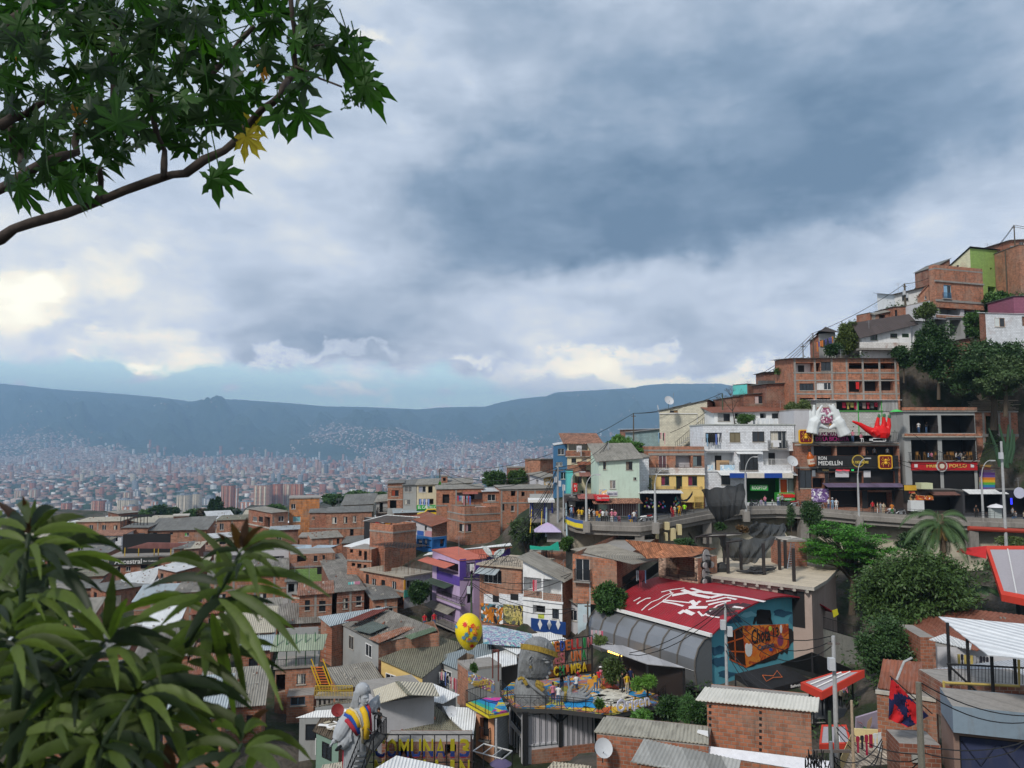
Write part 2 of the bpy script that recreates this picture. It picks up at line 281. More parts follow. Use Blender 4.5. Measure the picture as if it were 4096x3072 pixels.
# materials of the near town
MC={}
def mat(kind,rgb=(.5,.5,.5),**k):
 key=(kind,tuple(rgb),tuple(sorted(k.items())))
 if key in MC:return MC[key]
 m,t,b=newmat(k.get('nm',kind));MC[key]=m
 rgb=tuple(rgb[:3]);C=lambda s_:tuple(min(1,v*s_)for v in rgb)+(1,)
 oc=t.node(S24).outputs['Object'];x,y,z=t.xyz(oc)
 def bump(h,d=.02,s_=1.0):
  n=t.node('ShaderNodeBump');t.put(n.inputs['Height'],h);n.inputs['Distance'].default_value=d;n.inputs['Strength'].default_value=s_
  t.l.new(n.outputs[0],b.inputs['Normal'])
 wpos=t.node('ShaderNodeNewGeometry').outputs['Position']
 big=t.noise(wpos,.55,5,.6);fine=t.noise(wpos,5.0,4,.6)
 def stain(c,amt=.5,col=(.05,.045,.04,1)):
  st=t.noise(t.vec(t.m(S2,t.m('ADD',x,y),1.6),t.m(S2,z,.28),0),1.3,5,.65)
  return t.mix(t.m(S2,t.mr(st,.50,.78),amt),c,col)
 if kind in(S12,S17):
  bt=t.node('ShaderNodeTexBrick');t.put(bt.inputs[0],t.vec(t.m('ADD',x,y),z,0))
  bt.inputs['Scale'].default_value=1;bt.inputs['Brick Width'].default_value=k.get('bw',.42);bt.inputs['Row Height'].default_value=k.get('bh',.22)
  bt.inputs['Mortar Size'].default_value=k.get('mo',.016);bt.inputs['Mortar Smooth'].default_value=.2;bt.inputs['Bias'].default_value=0
  a_,d_=(.72,1.28)if kind==S12 else(.88,1.07)
  if 'two' in k:a_,d_=k['two']
  bt.inputs['Color1'].default_value=C(a_);bt.inputs['Color2'].default_value=C(d_)
  mo=(.30,.24,.20,1)if kind==S12 else C(.60)
  bt.inputs['Mortar'].default_value=mo
  c=bt.outputs[0]
  if kind==S12:
   c=t.mix(t.mr(big,.48,.66,0,.6),c,(.30,.22,.17,1));c=t.mix(t.mr(fine,.5,.8,0,.5),c,C(.5))
   c=stain(c,.85)
  else:
   c=t.mix(t.mr(big,.58,.70,0,k.get('peel',.25)),c,(.30,.13,.08,1));c=stain(c,.35,(.16,.14,.12,1))
  bump(t.m(S16,1,bt.outputs['Fac']),.015)
 elif kind==S5:
  c=t.mix(big,C(.82),C(1.08));c=t.mix(t.mr(fine,.5,.75,0,.25),c,C(.7));c=stain(c,k.get('dirt',.35),(.15,.13,.11,1));bump(fine,.01)
 elif kind==S15:
  c=t.mix(big,C(.7),C(1.15));c=t.mix(t.mr(fine,.45,.75,0,.5),c,C(.55));c=stain(c,.6);bump(fine,.01)
 elif kind==S0:
  u=(x,y)[k.get('ax',0)];v_=(y,x)[k.get('ax',0)]
  w_=t.m('SINE',t.m(S2,u,2*pi/k.get('per',.2)))
  st=t.noise(t.vec(t.m(S2,u,2.2),t.m(S2,v_,.45),0),1.4,5,.65)
  c=t.mix(big,C(.72),C(1.2))
  pn=t.m('FRACT',t.m(S2,u,1/.9));pid=t.m('FLOOR',t.m(S2,u,1/.9));pj=t.m('FLOOR',t.m('ADD',t.m(S2,v_,1/2.3),t.m(S2,pid,.37)))
  wn=t.node('ShaderNodeTexWhiteNoise',noise_dimensions='2D');t.put(wn.inputs['Vector'],t.vec(pid,pj,0))
  c=t.mix(t.m(S2,wn.outputs[0],k.get('patch',.45)),c,C(.45));c=t.mix(t.mr(pn,0,.06,.35,0.),c,C(.35))
  c=t.mix(t.mr(st,.48,.72,0,k.get('dirt',.6)),c,k.get('dcol',(.07,.06,.05,1)));c=t.mix(t.mr(fine,.5,.8,0,.4),c,C(.6))
  if not k.get('real'):c=t.mix(t.mr(w_,-.2,-.9,0,.3),c,C(.35));bump(w_,.03)  # without modelled waves, trough shade is put into the colour
  b.inputs[S22].default_value=k.get('ro',.75);b.inputs['Metallic'].default_value=k.get('me',0)
 elif kind=='tile':
  u=(x,y)[k.get('ax',0)];v_=(y,x)[k.get('ax',0)]
  w_=t.m('ABSOLUTE',t.m('SINE',t.m(S2,u,pi/.24)));vv_=t.m('FRACT',t.m(S2,v_,1/.34))
  wn=t.node('ShaderNodeTexWhiteNoise',noise_dimensions='2D');t.put(wn.inputs['Vector'],t.vec(t.m('FLOOR',t.m(S2,u,1/.24)),t.m('FLOOR',t.m(S2,v_,1/.34)),0))
  c=t.mix(wn.outputs[0],C(.6),C(1.35));c=t.mix(t.mr(big,.45,.75,0,.6),c,(.08,.06,.05,1));c=t.mix(t.mr(w_,.35,0,0,.8),c,C(.2));c=t.mix(t.mr(vv_,.15,0,0,.6),c,C(.25))
  bump(t.m('ADD',w_,t.m(S2,vv_,.4)),.05)
 elif kind=='leaf':
  rn=t.noise(wpos,k.get('ns',.6),3,.6);c=t.mix(rn,C(.5),C(1.5));c=t.mix(t.mr(t.noise(wpos,k.get('ns',.6)*7,2),.4,.7),c,C(1.1))
  b.inputs[S22].default_value=.5;b.inputs['Specular IOR Level'].default_value=.3
  if k.get('ns',.6)>=5:
   tl=t.node('ShaderNodeBsdfTranslucent');ms=t.node('ShaderNodeMixShader');ms.inputs[0].default_value=.42;t.put(tl.inputs[0],t.mix(1.0,c,(2.2,2.4,1.0,1),S2));t.l.new(b.outputs[0],ms.inputs[1]);t.l.new(tl.outputs[0],ms.inputs[2]);t.l.new(ms.outputs[0],t.n['Material Output'].inputs[0])
 elif kind=='bark':
  c=t.mix(t.noise(t.vec(x,y,t.m(S2,z,.3)),30,4),C(.5),C(1.3));bump(fine,.02)
 elif kind=='ground':
  c=t.ramp(t.noise(oc,.22,8,.62),[(.32,(.010,.020,.008,1)),(.44,(.025,.036,.015,1)),(.50,(.06,.05,.04,1)),(.62,(.10,.085,.07,1)),(.75,(.16,.15,.13,1))])
  c=t.mix(t.mr(t.noise(oc,2.5,6,.7),.45,.7,0,.6),c,(.03,.032,.02,1));bump(t.noise(oc,1.5,6),.3)
 elif kind=='glass':
  c=C(1);b.inputs[S22].default_value=.12;b.inputs['Specular IOR Level'].default_value=.6
 elif kind==S11:
  n3=t.noise(oc,k.get('sc',1.2),3,.5,1.2);n4=t.noise(t.vec(y,x,z),k.get('sc',1.2)*1.7,2,.5,.8)
  c=t.ramp(n3,[(0,C(1)),(.42,C(1)),(.44,k['c2']+(1,)),(.5,k['c2']+(1,)),(.53,C(.8)),(.56,k['c3']+(1,)),(.7,C(1.1))])
  c=t.mix(t.mr(n4,.58,.61),c,k.get('c4',(.8,.8,.8))+(1,))
 elif kind=='metal':
  c=t.mix(big,C(.8),C(1.15));b.inputs['Metallic'].default_value=.6;b.inputs[S22].default_value=.45
 elif kind==S18:
  c=t.mix(t.noise(oc,3,3),C(.8),C(1.12));bump(t.noise(oc,6,3),.03)
 elif kind=='emit':
  c=C(1);b.inputs['Emission Color'].default_value=C(1);b.inputs['Emission Strength'].default_value=k.get('e',1.5)
 else:
  c=t.mix(t.mr(fine,.35,.75,0,.35),C(1),C(.72));b.inputs[S22].default_value=k.get('ro',.6)
 t.put(b.inputs[0],c)
 return m
BR=mat(S12,(.31,.115,.065));BR2=mat(S12,(.37,.16,.095));BR3=mat(S12,(.22,.08,.05));BRO=mat(S12,(.40,.155,.085),bw=.36,bh=.26)
CON=mat(S15,(.30,.28,.26));CONL=mat(S15,(.48,.45,.40));CREAM=mat(S5,(.68,.60,.42));WHITE=mat(S5,(.74,.75,.76));WBLK=mat(S17,(.72,.74,.78),peel=.35);CBLK=mat(S17,(.60,.57,.46),peel=.15)
DARK=mat(S6,(.018,.017,.018),nm='dark_interior');DKW=mat(S6,(.05,.045,.045),nm='dim_wall');GLS=mat('glass',(.02,.025,.032));BLK=mat(S6,(.02,.02,.022),nm='black_paint');WFR=mat(S6,(.7,.7,.7),nm='white_paint');CURT=mat(S18,(.55,.52,.45),nm='curtain')  # DARK and DKW: shade inside openings and recesses is put into the colour
ZINC=mat(S0,(.62,.64,.66),ax=0,me=.0,dirt=.25,patch=.2);FIB=mat(S0,(.34,.32,.28),ax=0);WROOF=mat(S0,(.82,.84,.86),ax=0,dirt=.12,patch=.1,ro=.5);RUST=mat(S0,(.30,.105,.06),ax=0,dirt=.4,dcol=(.35,.3,.27,1));FIBG=mat(S0,(.22,.22,.21),ax=0)
GRND=mat('ground');STEEL=mat('metal',(.35,.36,.38))
def roofm(base,ax):
 for k_,v_ in MC.items():
  if v_==base and k_[0]in(S0,'tile'):
   d=dict(k_[2]);d['ax']=ax;return mat(k_[0],k_[1],**d)
 return base
# mesh collector
class MB:
 def __init__(s):s.v=[];s.f=[];s.mi=[];s.mats=[]
 def mid(s,m):
  if m not in s.mats:s.mats.append(m)
  return s.mats.index(m)
 def quad(s,pts,m):
  i=len(s.v);s.v+=[tuple(p)for p in pts];s.f.append(tuple(range(i,i+len(pts))));s.mi.append(s.mid(m))
 def box(s,x0,x1,y0,y1,z0,z1,m):
  i=len(s.v);s.v+=[(x,y,z)for z in(z0,z1)for(x,y)in((x0,y0),(x1,y0),(x1,y1),(x0,y1))]
  s.f+=[(i+a,i+b,i+c,i+d)for a,b,c,d in((3,2,1,0),(4,5,6,7),(0,1,5,4),(1,2,6,5),(2,3,7,6),(3,0,4,7))];s.mi+=[s.mid(m)]*6
 def tube(s,pts,r,m,n=6,r2=None,cap=True):
  pts=[Vector(p)for p in pts];r2=r if r2 is None else r2;rings=[]
  up=None
  for i,p in enumerate(pts):
   d=(pts[min(i+1,len(pts)-1)]-pts[max(i-1,0)]).normalized()
   if up is None:up=d.cross(Vector((0,0,1))if abs(d.z)<.9 else Vector((1,0,0))).normalized()
   up=(up-d*up.dot(d)).normalized();w=d.cross(up);rad=r[i]if isinstance(r,(list,tuple))else r+(r2-r)*i/max(1,len(pts)-1)
   b0=len(s.v);s.v+=[tuple(p+(up*cos(a)+w*sin(a))*rad)for a in[2*pi*k/n for k in range(n)]];rings.append(b0)
  for a,b in zip(rings,rings[1:]):
   for k in range(n):s.f.append((a+k,a+(k+1)%n,b+(k+1)%n,b+k));s.mi.append(s.mid(m))
  if cap:
   s.f.append(tuple(rings[0]+k for k in range(n))[::-1]);s.f.append(tuple(rings[-1]+k for k in range(n)));s.mi+=[s.mid(m)]*2
 def loft(s,rings,m,cap=True):
  n=len(rings[0]);ids=[]
  for r_ in rings:ids.append(len(s.v));s.v+=[tuple(p)for p in r_]
  for a,b in zip(ids,ids[1:]):
   for k in range(n):s.f.append((a+k,a+(k+1)%n,b+(k+1)%n,b+k));s.mi.append(s.mid(m))
  if cap:s.f.append(tuple(ids[0]+k for k in range(n))[::-1]);s.f.append(tuple(ids[-1]+k for k in range(n)));s.mi+=[s.mid(m)]*2
 def build(s,name,parent=None,smooth=False):
  if not s.f:return None
  return newobj(name,s.v,s.f,s.mats,parent,s.mi,smooth)
def txt(s_,name,m,parent,M,size=1.0,depth=.04,align='CENTER',wid=None):
 cu=bpy.data.curves.new(name,'FONT');cu.body=s_;cu.size=size;cu.extrude=depth/2;cu.align_x=align;cu.align_y='CENTER'
 cu.resolution_u=2;cu.offset=size*.012
 o=bpy.data.objects.new(name,cu);COL.objects.link(o);bpy.context.view_layer.update()
 me=bpy.data.meshes.new_from_object(o.evaluated_get(bpy.context.evaluated_depsgraph_get()));me.name=name
 bpy.data.objects.remove(o);me.materials.clear();me.materials.append(m)
 if wid:
  xs=[v.co.x for v in me.vertices];k=wid/max(1e-3,max(xs)-min(xs));cxm=(max(xs)+min(xs))/2
  for v in me.vertices:v.co.x=(v.co.x-(cxm if align=='CENTER' else min(xs)))*k
 me.transform(M);me.materials[0]=m
 o=bpy.data.objects.new(name,me);COL.objects.link(o);o.parent=parent
 return o
# ground control points
GP=[]
EXTRA_GP=[(x,185+abs(x)*.1,-27)for x in range(-150,20,20)]+[(x,225,-45)for x in range(-200,60,20)]+[(x,270,-75)for x in range(-240,190,25)]+[(x,150,-24)for x in range(-60,20,15)]+[(0,0,-1.75),(-6,0,-1.9),(6,0,-1.9),(0,4,-2.4),(-5,5,-3),(0,10,-8),(-12,10,-10),(12,10,-9),(20,50,-25),(28,56,-25),(24,64,-24),(14,55,-25),(0,22,-22),(-15,25,-27),(15,25,-22),(10,34,-24),(25,34,-24),(0,40,-26),(-12,45,-28),(-25,45,-30),(-40,20,-30),(-80,30,-40),(60,30,-25),(100,40,-20),(0,32,-25),(-30,40,-32),(-60,60,-38),(-100,60,-42),(-160,80,-50),(-240,120,-70),(-200,250,-75),(0,330,-75),(100,330,-60),(-100,330,-80),(-240,330,-100),(190,330,-60),(190,200,30),(190,100,20),(150,140,40),(-240,600,-190),(0,600,-185),(190,600,-180),(-240,980,-192),(0,980,-192),(190,980,-192),(-100,480,-165),(100,480,-150)]
def gp(p,dz=-.4):GP.append((p[0],p[1],p[2]+dz))
def patch(pts,mt,real=0,ax=0,thick=.05,nu=1,amp=.022,per=.2):
 pass
 a,b,c,d=[Vector(p)for p in pts];mb=MB()
 L0=(b-a).length if ax==0 else(d-a).length
 n=max(2,int(L0/per*6))if real else 2
 nrm=(b-a).cross(d-a).normalized();nrm=nrm if nrm.z>0 else-nrm
 top=[];
 for i in range(n+1):
  t_=i/n;w=sin(t_*L0/per*2*pi)*amp*nrm if real else Vector()
  if ax==0:p,q=a.lerp(b,t_)+w,d.lerp(c,t_)+w
  else:p,q=a.lerp(d,t_)+w,b.lerp(c,t_)+w
  top.append((p,q))
 dn=-nrm*thick
 for(p,q),(p2,q2)in zip(top,top[1:]):
  mb.quad((p,q,q2,p2),mt);mb.quad((p+dn,p2+dn,q2+dn,q+dn),mt);mb.quad((p,p2,p2+dn,p+dn),mt);mb.quad((q,q+dn,q2+dn,q2),mt)
 for(p,q)in(top[0],top[-1]):mb.quad((p,p+dn,q+dn,q),mt)
 return mb
def adopt(o,root):
 o.parent=root;o.matrix_parent_inverse=(Matrix.Translation(root.location)@root.rotation_euler.to_matrix().to_4x4()).inverted();return o
def ra(xc,yt,Y,x2,y2):
 pass
 p=at(xc,yt,Y);q=atz(x2,y2,p.z);return math.degrees(math.atan2(q.x-p.x,q.y-p.y))
class H:
 def __init__(s,name,label,xc,yt,yb,Y,r,xl=None,xr=None,wl=6.,wr=6.,m=None,ml=None,ext=3.5,cat='house',group=None,yz=None):
  s.name=name;B=at(xc,yb,Y);T=at(xc,yt,Y);s.B=B;s.hh=T.z-B.z;s.ext=ext
  rr_=R(r);s.b=Vector((sin(rr_),cos(rr_),0));s.a=Vector((-cos(rr_),sin(rr_),0))
  s.root=empty(name,label,cat,B,R(90-r),group);s.m=m or BR;s.ml=ml or s.m
  ym=(yt+yb)/2;s._ym=ym
  s.WR=s.hit('R',xr,ym)[0]if xr is not None else wr
  s.WL=s.hit('L',xl,ym)[0]if xl is not None else wl
  if not(0.5<s.WR<40):print('BAD WR',label,s.WR);s.WR=wr
  if not(0.5<s.WL<40):print('BAD WL',label,s.WL);s.WL=wl
  s.op={'R':[],'L':[]};s.rise=(0,0,0,0)
  if ext>1.2:
   for p in((0,0),(s.WR,0),(0,s.WL),(s.WR,s.WL),(s.WR/2,s.WL/2)):gp(B+s.b*p[0]+s.a*p[1])
 def loc(s,p):q=p-s.B;return Vector((q.dot(s.b),q.dot(s.a),q.z))
 def hit(s,face,px,py,off=0.):
  d=ray(px,py);n=s.a if face=='R' else s.b
  k=(n.dot(s.B)-off)/n.dot(d);q=s.loc(d*k);return(q.x if face=='R' else q.y),q.z
 def P(s,face,u,d,z):return(u,d,z)if face=='R' else(d,u,z)
 def rect(s,f,X0,Y0,X1,Y1,off=0.):
  c=[s.hit(f,x,y,off)for(x,y)in((X0,Y0),(X1,Y0),(X0,Y1),(X1,Y1))]
  u0=(c[0][0]+c[2][0])/2;u1=(c[1][0]+c[3][0])/2
  return min(u0,u1),max(u0,u1),(c[2][1]+c[3][1])/2,(c[0][1]+c[1][1])/2
 def o(s,f,X0,Y0,X1,Y1,k='w',**kw):
  W_=s.WR if f=='R' else s.WL
  u0,u1,z0,z1=s.rect(f,X0,Y0,X1,Y1)
  u0=max(u0,.08);u1=min(u1,W_-.08);z0=max(z0,-s.ext+.1);z1=min(z1,s.hh-.05)
  if u1-u0>.1 and z1-z0>.1:s.op[f].append((u0,u1,z0,z1,k,kw))
  return s
 def grid(s,f,n,rows,z0=.9,z1=2.1,k='w',W0=.12,fl=2.7,**kw):
  W_=s.WR if f=='R' else s.WL
  for j in range(rows):
   for i in range(n):
    if random.random()<.12:continue
    w=W_/n*ru(.28,.46);c=W_*(i+.5+ru(-.12,.12))/n;zt=s.hh-.5-j*fl-ru(0,.25);zb_=zt-ru(1.0,1.4)
    if zb_>-s.ext+.3:s.op[f].append((c-w/2,c+w/2,zb_,zt,k,kw))
  return s
 def walls(s):
  rz=s.rise;s.top=s.hh+min(0,*rz)
  for f,W_,mt in(('R',s.WR,s.m),('L',s.WL,s.ml)):
   mb=MB();ops=s.op[f];z0,z1=-s.ext,s.top
   good=[]
   for q in ops:
    q=(q[0],q[1],q[2],min(q[3],z1-.02))+q[4:]
    if q[3]-q[2]<.1:continue
    if all(q[1]<=g[0]+.01 or q[0]>=g[1]-.01 or q[3]<=g[2]+.01 or q[2]>=g[3]-.01 for g in good):good.append(q)
   us=sorted({0.,W_}|{q[0]for q in good}|{q[1]for q in good});zs=sorted({z0,z1}|{q[2]for q in good}|{q[3]for q in good})
   for i in range(len(us)-1):
    for j in range(len(zs)-1):
     cu,cz=(us[i]+us[i+1])/2,(zs[j]+zs[j+1])/2
     if any(q[0]<cu<q[1]and q[2]<cz<q[3]for q in good):continue
     mb.quad([s.P(f,us[i],0,zs[j]),s.P(f,us[i+1],0,zs[j]),s.P(f,us[i+1],0,zs[j+1]),s.P(f,us[i],0,zs[j+1])],mt)
   for(u0,u1,a0,a1,k,kw)in good:
    d=kw.get('d',{'w':.14,'o':1.2,'b':1.3,'d':.12,'s':1.6,'c':.2}[k]);im=kw.get('im',mt if k in 'wd' else kw.get('inm',mt))
    for qd in([(u0,0,a0),(u0,0,a1),(u0,d,a1),(u0,d,a0)],[(u1,0,a0),(u1,d,a0),(u1,d,a1),(u1,0,a1)],[(u0,0,a0),(u0,d,a0),(u1,d,a0),(u1,0,a0)],[(u0,0,a1),(u1,0,a1),(u1,d,a1),(u0,d,a1)]):
     mb.quad([s.P(f,*p)for p in qd],im)
    s.fill(f,u0,u1,a0,a1,k,d,kw)
   ru,r0=(rz[1],rz[0])if f=='R' else(rz[3],rz[0])
   if s.hh+max(ru,r0)>s.top+.02:
    mb.quad([s.P(f,0,0,s.top),s.P(f,W_,0,s.top),s.P(f,W_,0,s.hh+ru),s.P(f,0,0,s.hh+r0)],mt)
   if f=='L':
    A,Bc=s.WR,s.WL
    mb.quad([(A,0,z0),(A,Bc,z0),(A,Bc,s.hh+rz[2]),(A,0,s.hh+rz[1])],mt);mb.quad([(0,Bc,z0),(A,Bc,z0),(A,Bc,s.hh+rz[2]),(0,Bc,s.hh+rz[3])],mt)
    mb.quad([(0,0,s.top-.02),(A,0,s.top-.02),(A,Bc,s.top-.02),(0,Bc,s.top-.02)],CON)
   w=mb.build('wall',s.root)
  return s
 def fill(s,f,u0,u1,a0,a1,k,d,kw):
  fm=kw.get('fr',BLK if random.random()<.5 else WFR);P=s.P
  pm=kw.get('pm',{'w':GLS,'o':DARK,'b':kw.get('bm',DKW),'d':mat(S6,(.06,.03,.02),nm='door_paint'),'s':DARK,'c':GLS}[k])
  mb=MB();mb.quad([P(f,u0,d,a0),P(f,u1,d,a0),P(f,u1,d,a1),P(f,u0,d,a1)],pm)
  nm={'w':'window','o':'opening','b':'balcony_wall','d':'door','s':'shop_front','c':'window'}[k]
  pane=mb.build(nm,s.root)
  bx=MB();F_=.045;t0,t1=d-.05,d-.003
  def bar(ua,ub,za,zb_,da=t0,db=t1,m=fm):
   if f=='R':bx.box(ua,ub,da,db,za,zb_,m)
   else:bx.box(da,db,ua,ub,za,zb_,m)
  if k in 'wc':
   bar(u0,u0+F_,a0,a1);bar(u1-F_,u1,a0,a1);bar(u0+F_,u1-F_,a1-F_,a1);bar(u0+F_,u1-F_,a0,a0+F_)
   if u1-u0>.7:bar((u0+u1)/2-F_/2,(u0+u1)/2+F_/2,a0+F_,a1-F_)
   if u1-u0>1.9:
    for q in(.25,.75):bar(u0+(u1-u0)*q-F_/2,u0+(u1-u0)*q+F_/2,a0+F_,a1-F_)
   if kw.get('bars'):
    n=int((u1-u0)/.13)
    for i in range(1,n):bar(u0+(u1-u0)*i/n-.012,u0+(u1-u0)*i/n+.012,a0,a1,-.03,-.005,kw.get('barm',BLK))
   bx.build('frame',pane)
   cm=kw.get('cur')
   if cm or(kw.get('cur')is None and random.random()<.3):
    cb=MB();m_=cm or rc([CURT,mat(S18,(.6,.6,.6),nm='curtain'),mat(S18,(.35,.28,.22),nm='curtain')]);lo,hi=(u0+F_,u0+(u1-u0)*.48)if random.random()<.6 else(u0+F_,u1-F_)
    n=8
    for i in range(n):
     ua,ub=lo+(hi-lo)*i/n,lo+(hi-lo)*(i+1)/n;da,db=(d-.014,d-.030)if i%2 else(d-.030,d-.014)
     cb.quad([P(f,ua,da,a0+.05),P(f,ub,db,a0+.05),P(f,ub,db,a1-.05),P(f,ua,da,a1-.05)],m_)
    cb.build('curtain',pane)
   if not kw.get('nosill'):
    sb=MB()
    if f=='R':sb.box(u0-.06,u1+.06,-.07,-.003,a0-.08,a0,CONL)
    else:sb.box(-.07,-.003,u0-.06,u1+.06,a0-.08,a0,CONL)
    sb.build('sill',pane)
  elif k=='d':
   bar(u0,u0+F_,a0,a1,0,.05);bar(u1-F_,u1,a0,a1,0,.05);bar(u0+F_,u1-F_,a1-F_,a1,0,.05);bx.build('frame',pane)
  if k in 'bo' and kw.get('inner',k=='b' and d==1.3 and(u1-u0)>1.2):
   n=max(1,int((u1-u0)/2.2));ib=MB()
   for i in range(n):
    c=u0+(u1-u0)*(i+.5+ru(-.15,.15))/n;w=min(.45,(u1-u0)/n*.3)
    hgt=min(2.0,(a1-a0)-.25)
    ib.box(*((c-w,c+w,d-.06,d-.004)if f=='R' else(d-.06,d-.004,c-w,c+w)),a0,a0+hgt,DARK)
   ib.build('inner_door',s.root)
  if kw.get('rail'):s.railing(f,u0,u1,a0,a0+min(.95,(a1-a0)*.45),.02,kw.get('rm',BLK))
 def railing(s,f,u0,u1,z0,z1,out_=.4,m=None,step=.14,sides=True,name=S19,r=.012):
  m=m or BLK;mb=MB()
  def bar(ua,ub,da,db,za,zb_):
   if f=='R':mb.box(ua,ub,da,db,za,zb_,m)
   else:mb.box(da,db,ua,ub,za,zb_,m)
  bar(u0,u1,-out_-.02,-out_+.02,z1-.04,z1);bar(u0,u1,-out_-.015,-out_+.015,z0+.05,z0+.08)
  n=max(2,int((u1-u0)/step))
  for i in range(n+1):
   u=u0+(u1-u0)*i/n;w=.03 if i%8==0 else r
   bar(u-w/1,u+w/1,-out_-.012,-out_+.012,z0,z1-.04)
  if sides and out_>.15:
   for u in(u0,u1):bar(u-.015,u+.015,-out_+.02,0,z1-.04,z1)
   q=int(out_/step)
   for u in(u0,u1):
    for i in range(1,q+1):bar(u-.01,u+.01,-out_+i*step-.01,-out_+i*step+.01,z0,z1-.04)
  return mb.build(name,s.root)
 def rail(s,f,X0,Y0,X1,Y1,out_=.4,m=None,floor=True,**kw):
  u0,u1,z0,z1=s.rect(f,X0,Y0,X1,Y1,out_);s.railing(f,u0,u1,z0,z1,out_,m,**kw)
  if floor and out_>.15:s.bx(f,u0-.05,u1+.05,-out_-.05,-.003,z0-.14,z0,kw.get('fm',CON),'balcony_floor')
  return s
 def bx(s,f,u0,u1,d0,d1,z0,z1,m,name='trim'):
  mb=MB()
  if f=='R':mb.box(u0,u1,d0,d1,z0,z1,m)
  else:mb.box(d0,d1,u0,u1,z0,z1,m)
  return mb.build(name,s.root)
 def band(s,f,Y0,Y1,m=None,X0=None,X1=None,pr=.05,name='slab_edge'):
  pass
  W_=s.WR if f=='R' else s.WL
  d=(s.B.y)
  zt=at(0,Y0,d).z-s.B.z;zb_=at(0,Y1,d).z-s.B.z
  u0,u1=-pr,W_+.0
  if X0 is not None:c=sorted((s.hit(f,X0,Y0)[0],s.hit(f,X1,Y0)[0]));u0,u1=c
  s.bx(f,u0,u1,-pr,-.002,zb_,zt,m or CON,name);return s
 def cols(s,f,xs,w=.28,m=None,pr=.035,z0=None,z1=None):
  for x in xs:
   u=s.hit(f,x,VY(s))[0]
   s.bx(f,u-w/2,u+w/2,-pr,-.001,-s.ext if z0 is None else z0,s.top if z1 is None else z1,m or CON,'column')
  return s
 def frame(s,floors=1,fl=2.7,cols=3,m=None):
  pass
  for f,W_ in(('R',s.WR),('L',s.WL)):
   z=s.top
   for j in range(floors+1):
    s.bx(f,-.05,W_,-.05,-.003,z-.22,z,m or CON,'slab_edge');z-=fl
    if z<-s.ext+.5:break
   n=max(1,round(W_/3.2))
   for i in range(n+1):
    u=W_*i/n;s.bx(f,max(-.03,u-.13),min(W_+.0,u+.13),-.032,-.002,-s.ext,s.top-.23,m or CON,'column')
  return s
 def awning(s,f,X0,X1,Yp,out_=1.2,drop=.35,m=None,name='awning',real=1,th=.04):
  c=sorted((s.hit(f,X0,Yp)[0],s.hit(f,X1,Yp)[0]));z=(s.hit(f,X0,Yp)[1]+s.hit(f,X1,Yp)[1])/2
  P=s.P;mt=roofm(m or ZINC,0 if f=='R' else 1)
  mb=patch([P(f,c[0],-.02,z),P(f,c[1],-.02,z),P(f,c[1],-out_,z-drop),P(f,c[0],-out_,z-drop)],mt,real=real,ax=0,thick=th,amp=.02)
  mb.build(name,s.root);return s
 def roof(s,m=None,rise=None,over=.35,ax=0,thick=.06,real=None,kind=S0,name=S8):
  pass
  if rise:s.rise=rise
  s.walls();z=s.hh;o_=over;A,Bc=s.WR,s.WL;r0,r1,r2,r3=s.rise
  if kind==S7:
   mb=MB();mb.box(-o_,A+o_,-o_,Bc+o_,z+.003,z+.2,m or CON);mb.build(name,s.root);return s
  real=(s.B.y<100)if real is None else real
  def hz(u,v):
   u_,v_=u/A,v/Bc;return z+.06+thick+(1-u_)*(1-v_)*r0+u_*(1-v_)*r1+u_*v_*r2+(1-u_)*v_*r3
  c=[(-o_,-o_),(A+o_,-o_),(A+o_,Bc+o_),(-o_,Bc+o_)]
  mb=patch([(u,v,hz(u,v))for u,v in c],roofm(m or FIB,ax),real=real,ax=ax,thick=thick)
  mb.build(name,s.root)
  if random.random()<.45 and kind!=S7:s.antenna(hz)
  return s
 def antenna(s,hz):
  u,v=ru(.1,.9)*s.WR,ru(.1,.9)*s.WL;z=hz(u,v);mb=MB();h_=ru(1.2,2.4);mb.tube([(u,v,z),(u,v,z+h_)],.025,STEEL,4);w=ru(.3,.6)
  for k in range(4):mb.tube([(u-w,v-.1+k*.1,z+h_-k*.12),(u+w,v-.1+k*.1,z+h_-k*.12)],.012,STEEL,3)
  mb.build('antenna',s.root)
 def parapet(s,h=.9,m=None,t_=.15,base=.2,gaps=()):
  mb=MB();A,Bc=s.WR,s.WL;z0=s.hh+base+.002;z1=z0+h;m=m or s.m
  if 'R' not in gaps:mb.box(0,A,0,t_,z0,z1,m)
  if 'L' not in gaps:mb.box(0,t_,t_+.002,Bc,z0,z1,m)
  if 'r' not in gaps:mb.box(A-t_,A,t_+.002,Bc,z0,z1,m)
  if 'l' not in gaps:mb.box(t_+.002,A-t_-.002,Bc-t_,Bc,z0,z1,m)
  mb.build('parapet',s.root);return s
 def clutter(s,n=8):
  pass
  mb=MB();A,Bc=s.WR,s.WL;r0,r1,r2,r3=s.rise
  for i in range(n):
   u,v=ru(.1,.9),ru(.05,.95);zz=s.hh+.16+(1-u)*(1-v)*r0+u*(1-v)*r1+u*v*r2+(1-u)*v*r3
   w=ru(.08,.2);mb.box(u*A,u*A+w,v*Bc,v*Bc+ru(.1,.35),zz-.05,zz+.12,rc([BR3,CON,CONL]))
  mb.build('roof_weights',s.root);return s
